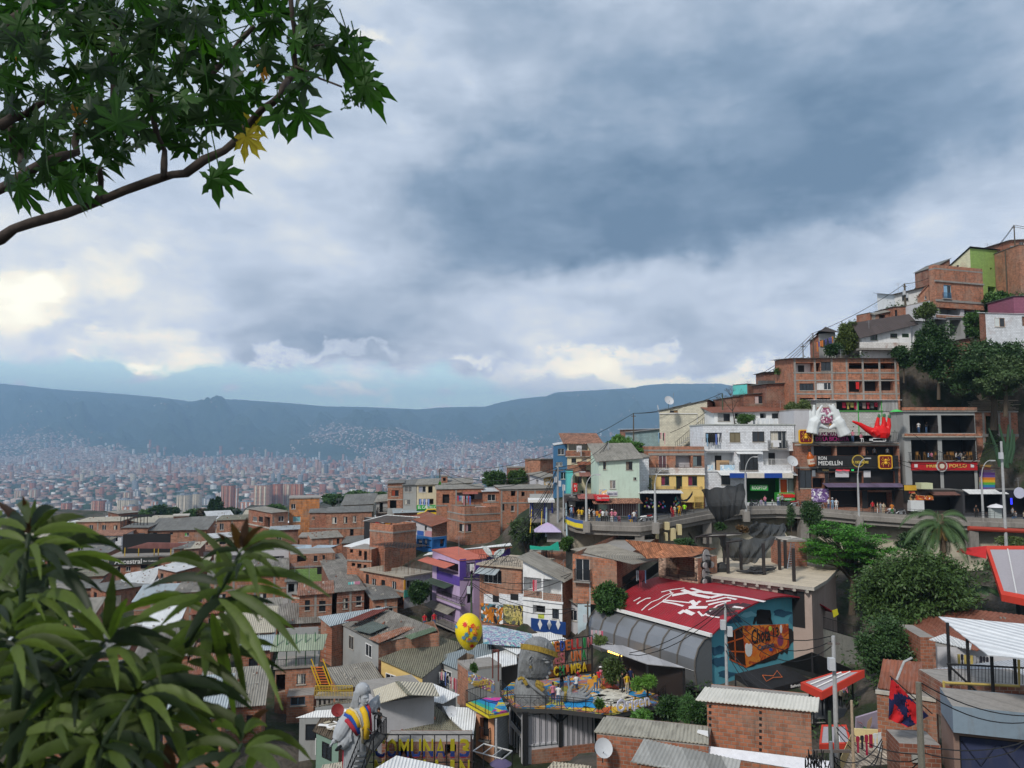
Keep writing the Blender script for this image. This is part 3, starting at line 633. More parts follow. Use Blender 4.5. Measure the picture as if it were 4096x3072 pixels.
 def sign(s,f,X0,Y0,X1,Y1,m,text=None,tm=None,out_=.08,name='sign',lines=None,pad=.8,depth=.03):
  u0,u1,z0,z1=s.rect(f,X0,Y0,X1,Y1,out_);o_=s.bx(f,u0,u1,-out_,-.003,z0,z1,m,name)
  for(tx,fx0,fx1,fy0,fy1,col)in(lines or([(text,.06,.94,.15,.85,tm)]if text else[])):
   s.text(f,tx,u0+(u1-u0)*fx0,u0+(u1-u0)*fx1,z1-(z1-z0)*fy1,z1-(z1-z0)*fy0,col,-out_-.012,o_,depth)
  return s
 def text(s,f,tx,u0,u1,z0,z1,m,d,parent=None,depth=.03):
  h=z1-z0
  if f=='R':M=Matrix.Translation(((u0+u1)/2,d,(z0+z1)/2))@Matrix.Rotation(pi/2,4,'X')
  else:M=Matrix.Translation((d,(u0+u1)/2,(z0+z1)/2))@Matrix.Rotation(-pi/2,4,'Z')@Matrix.Rotation(pi/2,4,'X')
  return txt(tx,S23,m,parent or s.root,M,size=h*1.35,depth=depth,wid=abs(u1-u0))
def VY(s):return s._ym
V1=lambda:V(2200,1600);V2=lambda:V(3096,850);V3=lambda:V(3096,1600);V4=lambda:V(3096,2322)
V5=lambda:V(2200,2322);V6=lambda:V(1300,2322);V7=lambda:V(1300,1800);V8=lambda:V(300,1800)
W1=lambda:V(2600,1350,600/2212);W2=lambda:V(2560,1700,600/2212);W3=lambda:V(1200,1450,1400/2212)
F=lambda*c:mat(S6,c)
CL=lambda*c:mat(S18,c)
YEL=mat(S5,(.72,.52,.20));MINT=mat(S5,(.55,.68,.58),dirt=.25);BLUEW=mat(S5,(.06,.17,.32));PINK=mat(S5,(.42,.13,.20));LILAC=mat(S5,(.48,.36,.55));PURP=mat(S5,(.10,.055,.30))
GRNB=mat(S17,(.30,.46,.13),peel=.1);TAN=mat(S5,(.55,.45,.33));TURQ=mat(S5,(.12,.52,.50));GREYP=mat(S5,(.33,.34,.34));GREYL=mat(S5,(.50,.50,.53),dirt=.15)
TILE=mat('tile',(.42,.17,.085));TILED=mat('tile',(.30,.15,.10));GREEN=F(.03,.32,.05);REDP=F(.55,.02,.015);BLUEP=F(.02,.08,.35);GREENW=F(.04,.15,.06)
# the street on its concrete deck
V(0,0,1)
def sp(X,Y,d):return at(X,Y,d)
DECK=[sp(2262,2062,96),sp(2300,2076,94),sp(2345,2083,93.5),sp(2440,2087,93),sp(2560,2090,93),sp(2630,2080,94),sp(2720,2063,97),sp(2830,2043,100),sp(2960,2026,102.5),sp(3100,2022,103.5),sp(3220,2027,103),sp(3330,2036,102),sp(3450,2048,101),sp(3660,2062,99),sp(3900,2070,97),sp(4140,2078,95.5),sp(4500,2090,93)]
def street():
 mb=MB();asp=mat(S15,(.12,.12,.12));kc=mat(S15,(.26,.24,.22));g=MB();rl=MB();un=MB()
 P=[Vector(p)for p in DECK]
 fl=Vector((0,9.5,0))
 for i,(a,b)in enumerate(zip(P,P[1:])):
  dz=Vector((0,0,-.3))
  mb.quad((a+dz,b+dz,b+fl+dz+Vector((0,0,.15)),a+fl+dz+Vector((0,0,.15))),asp)
  o1=Vector((0,-.25,0));o2=Vector((0,.18,0))
  prof=[(0,0),(-.14,0),(-.14,-.42),(-.28,-.50),(-.28,-1.05),(.1,-1.25),(.1,-1.6),(5.5,-1.7),(5.5,-.33),(.2,-.33),(.2,0)]
  for(y1,z1),(y2,z2)in zip(prof,prof[1:]):
   g.quad((a+Vector((0,y1,z1)),b+Vector((0,y1,z1)),b+Vector((0,y2,z2)),a+Vector((0,y2,z2))),kc)
  g.quad((a+Vector((0,.2,0)),b+Vector((0,.2,0)),b,a),kc)
  n=max(1,int((b-a).length/2.2))
  for j in range(n):
   q=a.lerp(b,j/n);rl.tube([q+Vector((0,.03,0)),q+Vector((0,.03,.75))],.022,BLK,5)
  for h in(.28,.52,.76):rl.tube([a+Vector((0,.03,h)),b+Vector((0,.03,h))],.02,BLK,5)
 tag(mb.build('road'),kind='structure')
 e=empty('street_viaduct','long curved concrete street deck with black railing above the retaining wall','elevated road',P[4]);e.location=(0,0,0)
 g.build('beam',e);rl.build(S19,e)
 yb=MB();a,b,c=P[0],P[1],P[2]
 for p,q in((a,b),(b,c)):
  for(z0,z1,m_)in((-.05,-.4,mat(S5,(.05,.12,.35))),(-.42,-.95,mat(S5,(.75,.60,.04)))):
   y0=-.30;yb.quad((p+Vector((0,y0,z1)),q+Vector((0,y0,z1)),q+Vector((0,y0,z0)),p+Vector((0,y0,z0))),m_)
 yb.build('painted_band',e)
 for i in(4,7,10,12,14):
  p=P[i];m2=MB();m2.box(p.x-.55,p.x+.55,p.y+.3,p.y+1.6,p.z-4.2,p.z-1.3,kc);m2.build('pier',e)
 rw=MB();rm=mat(S15,(.36,.33,.26));
 Q=[(p.x,p.y+3.2,p.z)for p in P]
 rows=7
 for i in range(len(Q)-1):
  for j in range(rows):
   z=lambda k,q:q[2]-1.0-k*1.25
   y=lambda k,q,ii:q[1]-k*.55+.35*sin(ii*1.7+k*2.3)
   a,b=Q[i],Q[i+1]
   rw.quad(((a[0],y(j+1,a,i),z(j+1,a)),(b[0],y(j+1,b,i+1),z(j+1,b)),(b[0],y(j,b,i+1),z(j,b)),(a[0],y(j,a,i),z(j,a))),rm)
 e2=tag(rw.build('retaining_wall'),'stained sprayed concrete retaining wall holding the slope under the street deck','retaining wall')
 pt=MB();V1()
 for(x0,x1,y0,y1)in((1060,1105,1135,1240),(1122,1158,1100,1190),(935,955,1160,1225),(1010,1035,1170,1240),(1010,1050,1080,1145)):
  p=at(x0,y0,94.2);q=at(x1,y1,94.2);pt.box(p.x,q.x,93.6,94.6,q.z,p.z,mat(S5,(.55,.47,.27)))
 pt.build('buttress',e2)
 for p in P:gp((p.x,p.y-4,p.z-9.5),0);gp((p.x,p.y+7,p.z-1.2),0)
 for p in P:gp((p.x,p.y+2,p.z-8),0)
street()
# street row
V1()
h=H('white_house','long white painted house with black balcony, laundry window and blue white awning on the street',1367,225,900,107,90,xr=2175,wl=8,m=WBLK)
for q in((1376,290,1523,376,'o',dict(d=1.6)),(1590,287,1685,373,'w',dict(fr=F(.08,.05,.03),cur=mat(S18,(.20,.17,.11),nm='curtain'))),(1790,279,1898,371,'w',dict(fr=F(.08,.05,.03),cur=False)),(1950,276,2095,430,'w',dict(d=.3,cur=CURT)),(1385,462,1632,622,'b',dict(bm=WHITE)),(1683,470,1840,622,'w',dict(cur=False,fr=BLK,nosill=1)),(1885,452,2165,578,'b',dict(bm=WHITE,rail=1,rm=WFR)),(1515,655,1595,750,'w',dict(cur=False)),(1735,690,2030,905,'s',dict(inm=GREEN,pm=F(.01,.05,.012))),(2036,700,2102,900,'d',dict(pm=F(.55,.07,.01))),(2106,700,2160,830,'d',dict(pm=mat(S0,(.5,.52,.52),ax=0)))):h.o('R',*q[:4],q[4],**q[5])
h.roof(kind=S7,m=mat(S15,(.42,.44,.42)),over=.08)
h.band('R',437,450,WHITE,pr=.12);h.band('R',622,634,WHITE,pr=.12)
h.rail('R',1680,550,1840,620,.35);h.rail('R',1942,358,2103,428,.7)
h.awning('R',1640,1866,456,1.0,.3,WROOF);h.awning('R',1480,2150,628,1.7,.5,WROOF)
for i,(x0,x1,m_)in enumerate(((1590,1740,CL(.015,.06,.30)),(1741,1895,CL(.62,.58,.52)),(1897,2055,CL(.015,.06,.30)),(2056,2150,CL(.62,.58,.52)))):
 u0,u1,z0,z1=h.rect('R',x0,647,x1,690,1.7);h.bx('R',u0,u1,-1.72,-1.70,z0,z1,m_,'awning_cloth')
u0,u1,z0,z1=h.rect('R',1472,514,1585,622);h.bx('R',u0,u1,-.03,.03,z0,z1-.3,mat(S6,(.45,.30,.17)),'plywood_panel')
for(x0,x1)in((1385,1442),(1505,1632)):
 u0,u1,z0,z1=h.rect('R',x0,574,x1,626);h.bx('R',u0,u1,-.08,-.004,z0,z1,mat(S11,(.35,.52,.66),c2=(.6,.68,.72),c3=(.4,.55,.68)),'painted_balcony_front')
h.rail('R',1505,555,1632,575,.04,floor=False)
h.sign('R',1778,752,1930,802,GREEN,'ROOFTOP',F(.75,.75,.7),out_=.5);h.sign('R',2012,822,2165,892,F(.05,.35,.06),out_=1.2,lines=[('TARDES DE TARDES',.08,.9,.08,.28,F(.7,.1,.1)),('CERVEZA  MICHELADA',.08,.9,.4,.6,WFR),('GRANIZADOS',.2,.8,.7,.9,WFR)])
u0,u1,z0,z1=h.rect('R',2045,835,2165,862,1.25);h.bx('R',u0,u1,-1.3,-1.22,z0,z1,REDP,'sign_band')
h=H('yellow_house','two storey house, exposed brick above and yellow plaster below, left of the black netting',878,452,830,106,90,xr=1368,wl=8,m=BRO)
for q in((962,492,1030,625,'w',dict(cur=CL(.12,.06,.07),fr=WFR,d=.1)),(1112,490,1247,598,'b',dict(d=.9,bm=GREYL)),(1265,495,1342,585,'w',dict(bars=1,cur=CL(.3,.38,.4),fr=BLK))):h.o('R',*q[:4],q[4],**q[5])
h.o('R',985,674,1055,754,'w',fr=GREENW,bars=1,cur=CL(.35,.05,.12));h.o('R',1223,674,1302,758,'w',fr=GREENW,bars=1,cur=CL(.35,.05,.12));h.o('R',1116,672,1168,790,'d',pm=DARK,fr=GREENW)
h.roof(kind=S7,m=CON,over=.03);h.parapet(.42,BRO);h.band('R',470,490,CON);h.band('R',598,656,mat(S17,(.7,.66,.62),peel=.5),pr=.06,name='painted_band');h.band('R',654,662,WHITE,pr=.3)
u0,u1,z0,z1=h.rect('R',880,663,1366,830)
for(x0,y0,x1,y1)in((880,663,984,830),(1056,663,1115,830),(1170,663,1222,830),(1303,663,1366,830),(984,663,1056,673),(984,756,1056,830),(1222,663,1303,673),(1222,760,1303,830),(1115,663,1170,671)):
 u0,u1,z0,z1=h.rect('R',x0,y0,x1,y1);h.bx('R',u0,u1,-.04,-.002,z0,z1,YEL,'yellow_plaster')
h.rail('R',945,570,1045,628,.4);h.rail('R',1112,572,1247,600,.05,floor=False);h.rail('R',878,768,1115,792,1.2,mat(S6,(.35,.25,.1)));h.rail('R',1170,768,1350,792,1.2,mat(S6,(.35,.25,.1)))
u0,u1,z0,z1=h.rect('R',1150,792,1360,905,1.3);h.bx('R',u0,u1,-1.3,-.01,z0,z1,YEL,'yellow_base');h.rail('R',1280,850,1355,960,1.5,mat(S6,(.5,.36,.1)),floor=False)
h=H('mint_house','pale mint green house with grey asbestos roof and red tile awning',435,540,880,100,86,xr=792,wl=6,m=MINT)
h.o('R',470,545,496,615,'w',bars=1,fr=F(.3,.2,.14));h.o('R',672,545,730,618,'w',bars=1,fr=BLK);h.o('R',530,710,582,785,'w',bars=1,fr=WFR,barm=WFR);h.o('R',738,685,765,708,'w')
h.roof(FIB,(0,.35,2.1,2.0),.45);h.sign('R',503,808,598,850,F(.6,.62,.65),'Iluminacion y Sonido',F(.2,.2,.3));u0,u1,z0,z1=h.rect('R',437,790,502,845);h.bx('R',u0,u1,-.05,-.002,z0,z1,mat(S11,(.7,.55,.25),c2=(.2,.4,.6),c3=(.7,.6,.3)),'wall_mural')
h.awning('R',520,785,868,2.2,.5,TILED);h.awning('R',360,520,872,2.2,.5,TILED);h.sign('R',412,846,524,893,F(.6,.03,.04),out_=2.3,lines=[('Claro',.04,.36,.2,.7,WFR),('PUNTO DE PAGO',.42,.96,.3,.6,WFR)])
u0,u1,z0,z1=h.rect('R',510,895,780,1030,.3);h.bx('R',u0,u1,-.25,-.003,z0,z1,F(.12,.05,.05),'shop_wall');h.railing('R',u0,u1,z0,z1,.6,WFR,.22,sides=False,name='shop_grille')
h=H('white_brick_annex','narrow white brick annex squeezed between the mint house and the yellow house',792,520,830,104,90,xr=876,m=WBLK);h.roof(FIB,(0,.2,.6,.6),.2)
h=H('brick_shop','souvenir stall with white corrugated awning, hanging caps and bags below the yellow house',800,815,1010,101.5,90,xr=1160,wl=3,m=F(.04,.05,.07))
h.o('R',812,830,1150,1008,'s',d=2.0,pm=F(.02,.02,.04));h.roof(FIBG,None,.1);h.awning('R',770,1158,800,1.6,.25,WROOF)
for i in range(46):
 x=rc([ru(850,925),ru(1090,1150),ru(905,1040),ru(830,900)]);y=ru(860,960)
 u,z=h.hit('R',x,y,.2);c_=rc([(.5,.05,.08),(.05,.25,.5),(.6,.55,.1),(.1,.5,.45),(.6,.6,.6),(.35,.1,.4),(.02,.02,.02),(.7,.3,.1)])
 mb=MB();mb.tube([(u,-.1,z+.12),(u,-.14,z+.02),(u,-.22,z-.03)],[.03,.11,.12],mat(S6,c_),7);o_=mb.build('hanging_cap',h.root)
h=H('brick_white_balcony_house','tiled roof house, white upper balcony over brick and cream storeys, left street end',155,385,800,108,88,xr=435,wl=6,m=CREAM)
h.o('R',165,388,335,445,'b',bm=WHITE,d=1.4);h.o('R',345,388,430,445,'b',bm=WHITE,d=1.2);h.o('R',190,515,232,555,'w',bars=1);h.o('R',285,515,328,555,'w')
h.o('R',222,675,282,735,'w',bars=1);h.o('R',325,675,375,738,'w',bars=1);h.o('R',262,798,300,830,'w')
h.roof(TILED,(0,0,1.3,1.3),.6,real=0);h.band('R',447,497,BR,pr=.25,name='brick_balcony_front');h.band('R',497,503,CONL,pr=.28);h.bx('R',-.02,2.6,-.035,-.002,h.hit('R',200,640)[1],h.hit('R',200,575)[1],BR2,'brick_patch')
h.awning('R',235,400,545,1.4,.4,RUST);h.awning('R',250,350,620,1.6,.8,mat(S0,(.35,.17,.15)))
h=H('blue_house','narrow dark blue house with white barred window behind the street pole',40,405,850,108,80,xr=152,xl=28,m=BLUEW);h.o('R',70,430,128,485,'w');h.o('R',52,550,112,585,'w',bars=1,barm=WFR);h.o('R',95,640,150,700,'w');h.roof(ZINC,(0,.3,.5,.2),.1)
h=H('turquoise_wall_house','slim turquoise painted house front beside the blue house',153,625,850,105,90,xr=203,m=TURQ);h.roof(FIBG,None,.1)
h=H('street_shop','small shop with sloping red and black awnings at the left end of the deck',140,850,1010,100.5,88,xr=400,wl=3,m=F(.08,.06,.06));h.o('R',150,870,390,1005,'s',d=2);h.roof(FIBG,None,.1);h.awning('R',135,290,842,2,.6,mat(S0,(.06,.05,.05)));h.awning('R',235,410,830,2,.5,mat(S0,(.45,.16,.14)))
h.sign('R',203,738,242,812,REDP,out_=1.0,lines=[('H',.25,.75,.15,.5,WFR),('4',.35,.65,.6,.9,WFR)])
h=H('cream_block_house','tall cream painted block house with white drain pipe and dark outer stair',1400,5,520,118,20,xl=970,xr=1520,m=BR3,ml=CBLK)
h.o('L',1060,55,1130,112,'w',fr=F(.1,.05,.03),cur=mat(S6,(.3,.17,.07),nm='curtain'));h.roof(FIBG,(0,.3,.4,-1.4),.3)
pm_=MB();pp_=[h.hit('L',x,y,.1)for x,y in((952,45),(965,122),(1305,120),(1303,195))];pm_.tube([(-.1,u,z)for u,z in pp_],.06,WFR,6);pm_.build('drain_pipe',h.root)
st=MB();
for i in range(16):
 u,z=h.hit('L',1115+i*17,430-i*14.5,1.2);st.box(-1.6,-.5,u-.25,u+.25,z-.1,z,STEEL)
 st.tube([(-1.6,u,z),(-1.6,u,z+1.0)],.025,BLK,4)
 if i:st.tube([(-1.6,u,z+1.0),(-1.6,pu,pz+1.0)],.03,BLK,4)
 pu,pz=u,z
st.build('outer_stair',h.root)
W1()
h=H('white_terrace_house','house with rust red roof edge and laundry terrace above the long white house',950,1110,1300,113,88,xr=2130,wl=5,m=WHITE)
for q in((1000,1120,1180,1235,'w',dict(bars=1)),(1250,1115,1330,1200,'o',{}),(1622,1105,1715,1190,'o',{}),(1797,1118,1892,1195,'w',dict(bars=1,cur=False)),(1962,1115,2075,1250,'w',dict(cur=False))):h.o('R',*q[:4],q[4],**q[5])
h.roof(RUST,(0,.3,1.1,.9),.5)
h=H(S3,'low dark brick house with corrugated edge above the white terrace house',1385,845,1010,119,90,xr=2110,wl=6,m=BR3);h.o('R',1545,862,1665,975,'w',cur=CL(.5,.4,.4));h.roof(FIBG,(0,.5,.6,.3),.3)
h=H(S3,'brick house with turquoise painted wall piece near the mountain edge',1435,690,870,125,55,xl=1222,xr=1640,m=BR3,ml=TURQ);h.roof(FIBG,None,.1)
h=H(S3,'brick house with dark metal sheets on its upper wall left of the brick block',1640,700,830,122,90,xr=2130,m=BR3);h.roof(FIBG,(0,.1,.2,.1),.3);h.band('R',640,690,mat(S0,(.14,.15,.16)),pr=.5,name='metal_sheets')
h=H('roof_shelter','open roof shelter on thin posts above the turquoise wall',1690,520,700,127,88,xr=2100,wl=4,m=BR3);h.roof(FIBG,(0,.2,.2,0),.4)
h=H(S3,'brown brick house end behind the leafless tree',1100,900,1100,121,88,xr=1390,m=BR3);h.roof(FIBG,(0,.4,.4,.1),.2)
V1()
h=H('blue_grey_house','low house with faded blue block wall and laundry beside the round tree',735,290,440,122,85,xr=985,wl=5,m=mat(S17,(.30,.42,.44)));h.roof(FIBG,(0,.5,.6,.1),.3)
h=H(S3,'small brick house with white metal roof edge by the dark utility pole',672,262,300,132,88,xr=980,m=BR);h.roof(WROOF,(0,.1,.2,.1),.3)
# bar with the giant hands, and the open concrete building
V3()
h=H('bar_building','bar building with black banner and purple awning under the giant hands terrace',205,380,965,106,90,xr=1118,wl=8,m=BR)
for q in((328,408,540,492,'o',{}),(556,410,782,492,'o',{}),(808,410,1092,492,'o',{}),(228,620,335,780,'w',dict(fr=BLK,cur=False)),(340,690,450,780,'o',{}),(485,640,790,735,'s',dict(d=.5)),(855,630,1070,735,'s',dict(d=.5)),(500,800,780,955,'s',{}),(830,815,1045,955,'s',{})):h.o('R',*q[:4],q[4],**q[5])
h.roof(kind=S7,m=CON,over=.05)
h.band('R',590,606,CON,pr=.1);h.band('R',388,402,CONL,pr=.1)
def pane(h,f,X0,Y0,X1,Y1,m,out_=.04,name='panel',th=None):
 u0,u1,z0,z1=h.rect(f,X0,Y0,X1,Y1,out_);return h.bx(f,u0,u1,-out_,-.003 if th is None else-out_+th,z0,z1,m,name)
for(a,b,c,d)in((215,607,227,800),(451,607,484,800),(791,607,854,735),(335,607,484,640),(484,607,1100,630),(1071,630,1100,735),(451,736,1100,798),(781,800,829,958),(1046,800,1100,958),(335,781,499,800)):pane(h,'R',a,b,c,d,BLK,.035,'black_wall')
pane(h,'R',332,785,486,905,mat(S11,(.16,.09,.26),c2=(.42,.33,.55),c3=(.12,.06,.2)),.05,'purple_wall');pane(h,'R',543,620,662,683,F(.55,.55,.58),.06,S28);pane(h,'R',793,625,855,684,F(.55,.55,.58),.06,S28);pane(h,'R',338,622,366,676,WFR,.06,S28)
bn=pane(h,'R',378,492,1100,590,BLK,.75,'banner',.04);u=lambda x,y:h.hit('R',x,y,.76)
h.text('R','RON',u(375,0)[0],u(448,0)[0],u(0,533)[1],u(0,500)[1],WFR,-.80,bn);h.text('R','MEDELLÍN',u(375,0)[0],u(585,0)[0],u(0,580)[1],u(0,542)[1],WFR,-.80,bn)
cr=MB();cc=u(742,540);cr.tube([(cc[0],-.80,cc[1]),(cc[0],-.86,cc[1])],.85,F(.45,.32,.06),20);cr.tube([(cc[0],-.86,cc[1]),(cc[0],-.88,cc[1])],.72,F(.05,.04,.03),20);cr.build('round_crest',bn)
h.text('R','EL DESMADRE',u(668,0)[0],u(812,0)[0],u(0,562)[1],u(0,540)[1],F(.75,.55,.08),-.92,bn)
sg=pane(h,'R',378,602,484,642,F(.03,.03,.03),.2,'small_sign');h.text('R','PARCHE',u(425,0)[0],u(478,0)[0],u(0,630)[1],u(0,614)[1],F(.6,.45,.2),-.23,sg)
h.awning('R',425,1115,735,1.8,.45,mat(S0,(.17,.13,.22)),th=.03)
ne=MB();
h.text('R','Happy Happy',*[u(x,0)[0]for x in(540,660)],u(0,628)[1],u(0,614)[1],mat('emit',(.9,.05,.08),e=.6),-.4);h.text('R','$$',*[u(x,0)[0]for x in(674,695)],u(0,628)[1],u(0,614)[1],mat('emit',(.05,.8,.2),e=.6),-.4)
h.rail('R',338,283,1100,375,.6,BLK,step=.22)
lt=MB();
for(s_,x0,x1,y0,y1)in(('LAS MANOS',385,605,285,322),('DE LA BICHOTA',360,650,326,366)):
 h.text('R',s_,*[h.hit('R',x,0,.75)[0]for x in(x0,x1)],h.hit('R',0,y1,.75)[1],h.hit('R',0,y0,.75)[1],F(.25,.02,.12),-.75,depth=.12)
PBAR=h
def spider_sign(x0,y0,x1,y1,d,lab):
 p=at((x0+x1)/2,(y0+y1)/2,d);w=(at(x1,y0,d).x-at(x0,y0,d).x)/2;e=empty('spider_sign',lab,'sign',p,0,'square spider signs')
 def rr_(w_,y0_,y1_,m):
  pts=[];r_=w_*.28
  for(cx,cz,a0)in((w_-r_,w_-r_,0),(-w_+r_,w_-r_,90),(-w_+r_,-w_+r_,180),(w_-r_,-w_+r_,270)):
   for k in range(5):a=R(a0+k*22.5);pts.append((cx+r_*cos(a),cz+r_*sin(a)))
  mb=MB();mb.loft([[(x,y1_,z)for x,z in pts],[(x,y0_,z)for x,z in pts]],m);return mb
 rr_(w,-.1,.1,F(.75,.42,.03)).build('board',e);rr_(w*.84,-.14,-.09,F(.16,.01,.015)).build('panel',e)
 sm=MB();Y_=F(.75,.42,.03)
 sm.tube([(0,-.17,w*.10),(0,-.17,w*.30),(0,-.17,w*.45)],[w*.10,w*.17,w*.08],Y_,10);sm.tube([(0,-.17,w*.08),(0,-.17,-w*.2),(0,-.17,-w*.42)],[w*.12,w*.22,w*.06],Y_,10)
 for s_ in(-1,1):
  for(a,b,c_)in(((.12,.2),(.42,.50),(.36,.70)),((.12,.12),(.5,.25),(.62,.42)),((.12,.02),(.5,-.1),(.62,-.35)),((.12,-.05),(.38,-.35),(.36,-.66))):
   sm.tube([(s_*a[0]*w,-.17,a[1]*w),(s_*b[0]*w,-.17,b[1]*w),(s_*c_[0]*w,-.17,c_[1]*w)],w*.035,Y_,5)
 sm.build('spider',e)
spider_sign(218,265,340,380,104.8,'yellow framed spider sign on the left corner of the hands terrace');spider_sign(922,495,1045,602,104.6,'tilted yellow framed spider sign at the right of the black banner')
def bottle(x0,y0,x1,y1,d):
 p=at((x0+x1)/2,y1,d);q=at((x0+x1)/2,y0,d);hh=q.z-p.z;e=empty('bottle_sign','big amber rum bottle shaped sign hanging at the left of the black banner','bottle sign',p);e.rotation_euler=(0,R(-8),0)
 b=MB();r_=hh*.19;am=mat(S6,(.42,.09,.01),ro=.25)
 b.tube([(0,0,0),(0,0,hh*.06),(0,0,hh*.55),(0,0,hh*.66),(0,0,hh*.78),(0,0,hh*.86)],[r_*.9,r_,r_,r_*.75,r_*.38,r_*.36],am,14);b.build('body',e,True)
 c=MB();c.tube([(0,0,hh*.86),(0,0,hh)],r_*.42,BLK,10);c.build('cap',e);l=MB();l.tube([(0,0,hh*.15),(0,0,hh*.45)],r_*1.03,F(.6,.5,.4),14);lb=l.build('paper_label',e)
 txt('RON',S23,F(.4,.02,.02),lb,Matrix.Translation((0,-r_*1.06,hh*.3))@Matrix.Rotation(pi/2,4,'X'),hh*.12,.02)
bottle(300,435,372,590,104.8)
V3()
h=H('open_concrete_building','unfinished three level concrete building with open floors and red sign over black shutters',1175,105,965,107,90,xr=1795,wl=6,m=GREYP)
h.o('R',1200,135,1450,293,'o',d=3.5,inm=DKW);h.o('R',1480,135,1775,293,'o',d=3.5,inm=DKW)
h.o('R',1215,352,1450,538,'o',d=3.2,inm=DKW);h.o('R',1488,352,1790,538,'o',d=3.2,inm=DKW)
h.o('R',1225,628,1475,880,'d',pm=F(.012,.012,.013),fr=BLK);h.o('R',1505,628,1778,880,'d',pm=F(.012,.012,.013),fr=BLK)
h.roof(kind=S7,m=CON,over=.25);h.bx('R',-.2,h.WR+.2,-.3,-.05,h.hh+.21,h.hh+.62,BRO,'brick_edge');h.bx('R',-.25,h.WR+.6,-.5,-.003,h.hit('R',0,330)[1],h.hit('R',0,298)[1],CONL,'floor_slab')
h.bx('R',-.2,h.WR+.6,-.55,-.51,h.hit('R',0,318)[1],h.hit('R',0,298)[1],BRO,'brick_edge')
sgn=pane(h,'R',1222,545,1800,622,F(.42,.015,.02),.35,'sign');zz=[h.hit('R',0,y,.36)[1]for y in(600,568)]
h.text('R','FRIKI',*[h.hit('R',x,0,.36)[0]for x in(1325,1445)],*zz,F(.65,.45,.1),-.38,sgn);h.text('R','POLLO',*[h.hit('R',x,0,.36)[0]for x in(1525,1678)],*zz,F(.65,.45,.1),-.38,sgn)
lg=MB();c_=h.hit('R',1483,585,.36);lg.tube([(c_[0],-.36,c_[1]),(c_[0],-.44,c_[1])],.78,F(.5,.5,.5),18);lg.tube([(c_[0],-.44,c_[1]),(c_[0],-.47,c_[1])],.62,F(.25,.05,.04),18);lg.tube([(c_[0],-.47,c_[1]),(c_[0],-.5,c_[1])],.34,F(.6,.55,.45),10);lg.build('round_emblem',sgn)
for x in(1243,1742):pane(h,'R',x,568,x+28,596,F(.6,.6,.6),.4,'square_lamp')
h.rail('R',1205,462,1815,535,.5,BLK,step=.28);h.railing('R',h.hit('R',1215,0)[0],h.hit('R',1440,0)[0],h.hit('R',0,293)[1],h.hit('R',0,225)[1],.03,BLK,.5)
h=H('brick_concrete_annex','brick and concrete annex with stacked planks on its roof right of the open concrete building',1800,110,600,108.5,90,xr=2165,wl=6,m=BR)
h.o('R',1875,140,1990,300,'o',d=2);h.o('R',1880,330,1990,520,'o',d=1.5);h.roof(kind=S7,m=CON,over=.1);h.cols('R',(1860,2000,2095),.3);h.band('R',300,325,CON,pr=.12)
pl=MB()
for i in range(26):
 x=1880+ru(0,190)*.5;a=at(x,95-i*1.6,108+ru(0,1.5));pl.box(a.x-2.6+ru(-.4,.4),a.x+3+ru(-.4,.4),a.y,a.y+.25,h.B.z+h.hh+.2+i*.06,h.B.z+h.hh+.25+i*.06,mat('bark',(.3,.25,.19)))
tag(pl.build('plank_stack'),'pile of weathered grey planks stacked on the roof of the brick annex','planks',kind=None)
h=H('mural_house','plastered house with teal and red wall painting and dark roof right of the cactus',1872,385,600,112,90,xr=2300,m=mat(S5,(.45,.40,.34)));h.roof(TILED,(0,.5,2,1.5),.4,real=0)
pane(h,'R',1920,415,2212,535,mat(S11,(.12,.42,.40),c2=(.55,.12,.10),c3=(.45,.38,.3),sc=.5),.03,'wall_mural')
h=H('street_stall','food stall with rusty brown awning and white fridge below the red sign',1150,800,1000,103.6,90,xr=1660,wl=3,m=F(.06,.045,.04));h.o('R',1290,860,1650,985,'s');h.roof(FIBG,None,.05);h.awning('R',1368,1680,812,1.3,.35,mat(S0,(.24,.12,.10)))
p_=pane(h,'R',1150,752,1265,905,F(.012,.012,.012),.2,'menu_board');pane(h,'R',1152,754,1263,800,F(.6,.36,.04),.22,'menu_head');h.text('R','$12.000',*[h.hit('R',x,0,.2)[0]for x in(1160,1212)],*[h.hit('R',0,y,.2)[1]for y in(826,810)],F(.6,.05,.03),-.23,p_)
for i in range(5):h.text('R','- - - - -',*[h.hit('R',x,0,.2)[0]for x in(1160,1205)],*[h.hit('R',0,y,.2)[1]for y in(846+i*12,840+i*12)],F(.5,.5,.5),-.23,p_)
for(x,y)in((1235,832),(1250,850),(1225,850),(1240,872),(1218,870)):
 c_=h.hit('R',x,y,.2);q_=MB();q_.tube([(c_[0],-.2,c_[1]),(c_[0],-.24,c_[1])],.3,F(.35,.22,.1),12);q_.build('dish_picture',p_)
pane(h,'R',1303,735,1405,788,F(.55,.58,.38),1.5,'yellow_notice');pane(h,'R',1210,890,1330,985,F(.6,.62,.63),.9,'counter');pane(h,'R',1265,845,1410,885,mat(S11,(.35,.06,.02),c2=(.7,.3,.03),c3=(.6,.1,.03)),.6,'food_picture')
h=H('street_stall','dark stall under a white corrugated roof sheet beside the umbrella',1675,815,1010,102,90,xr=2010,wl=3,m=F(.05,.05,.055));h.o('R',1690,840,2000,1000,'s');h.roof(FIBG,None,.05);h.awning('R',1665,2010,790,1.6,.5,WROOF)
h=H('street_stall','black painted stall with round white sign at the right end of the street',2012,800,1030,101,90,xr=2300,wl=3,m=F(.02,.02,.028));h.o('R',2060,870,2280,1020,'s');h.roof(FIBG,None,.05)
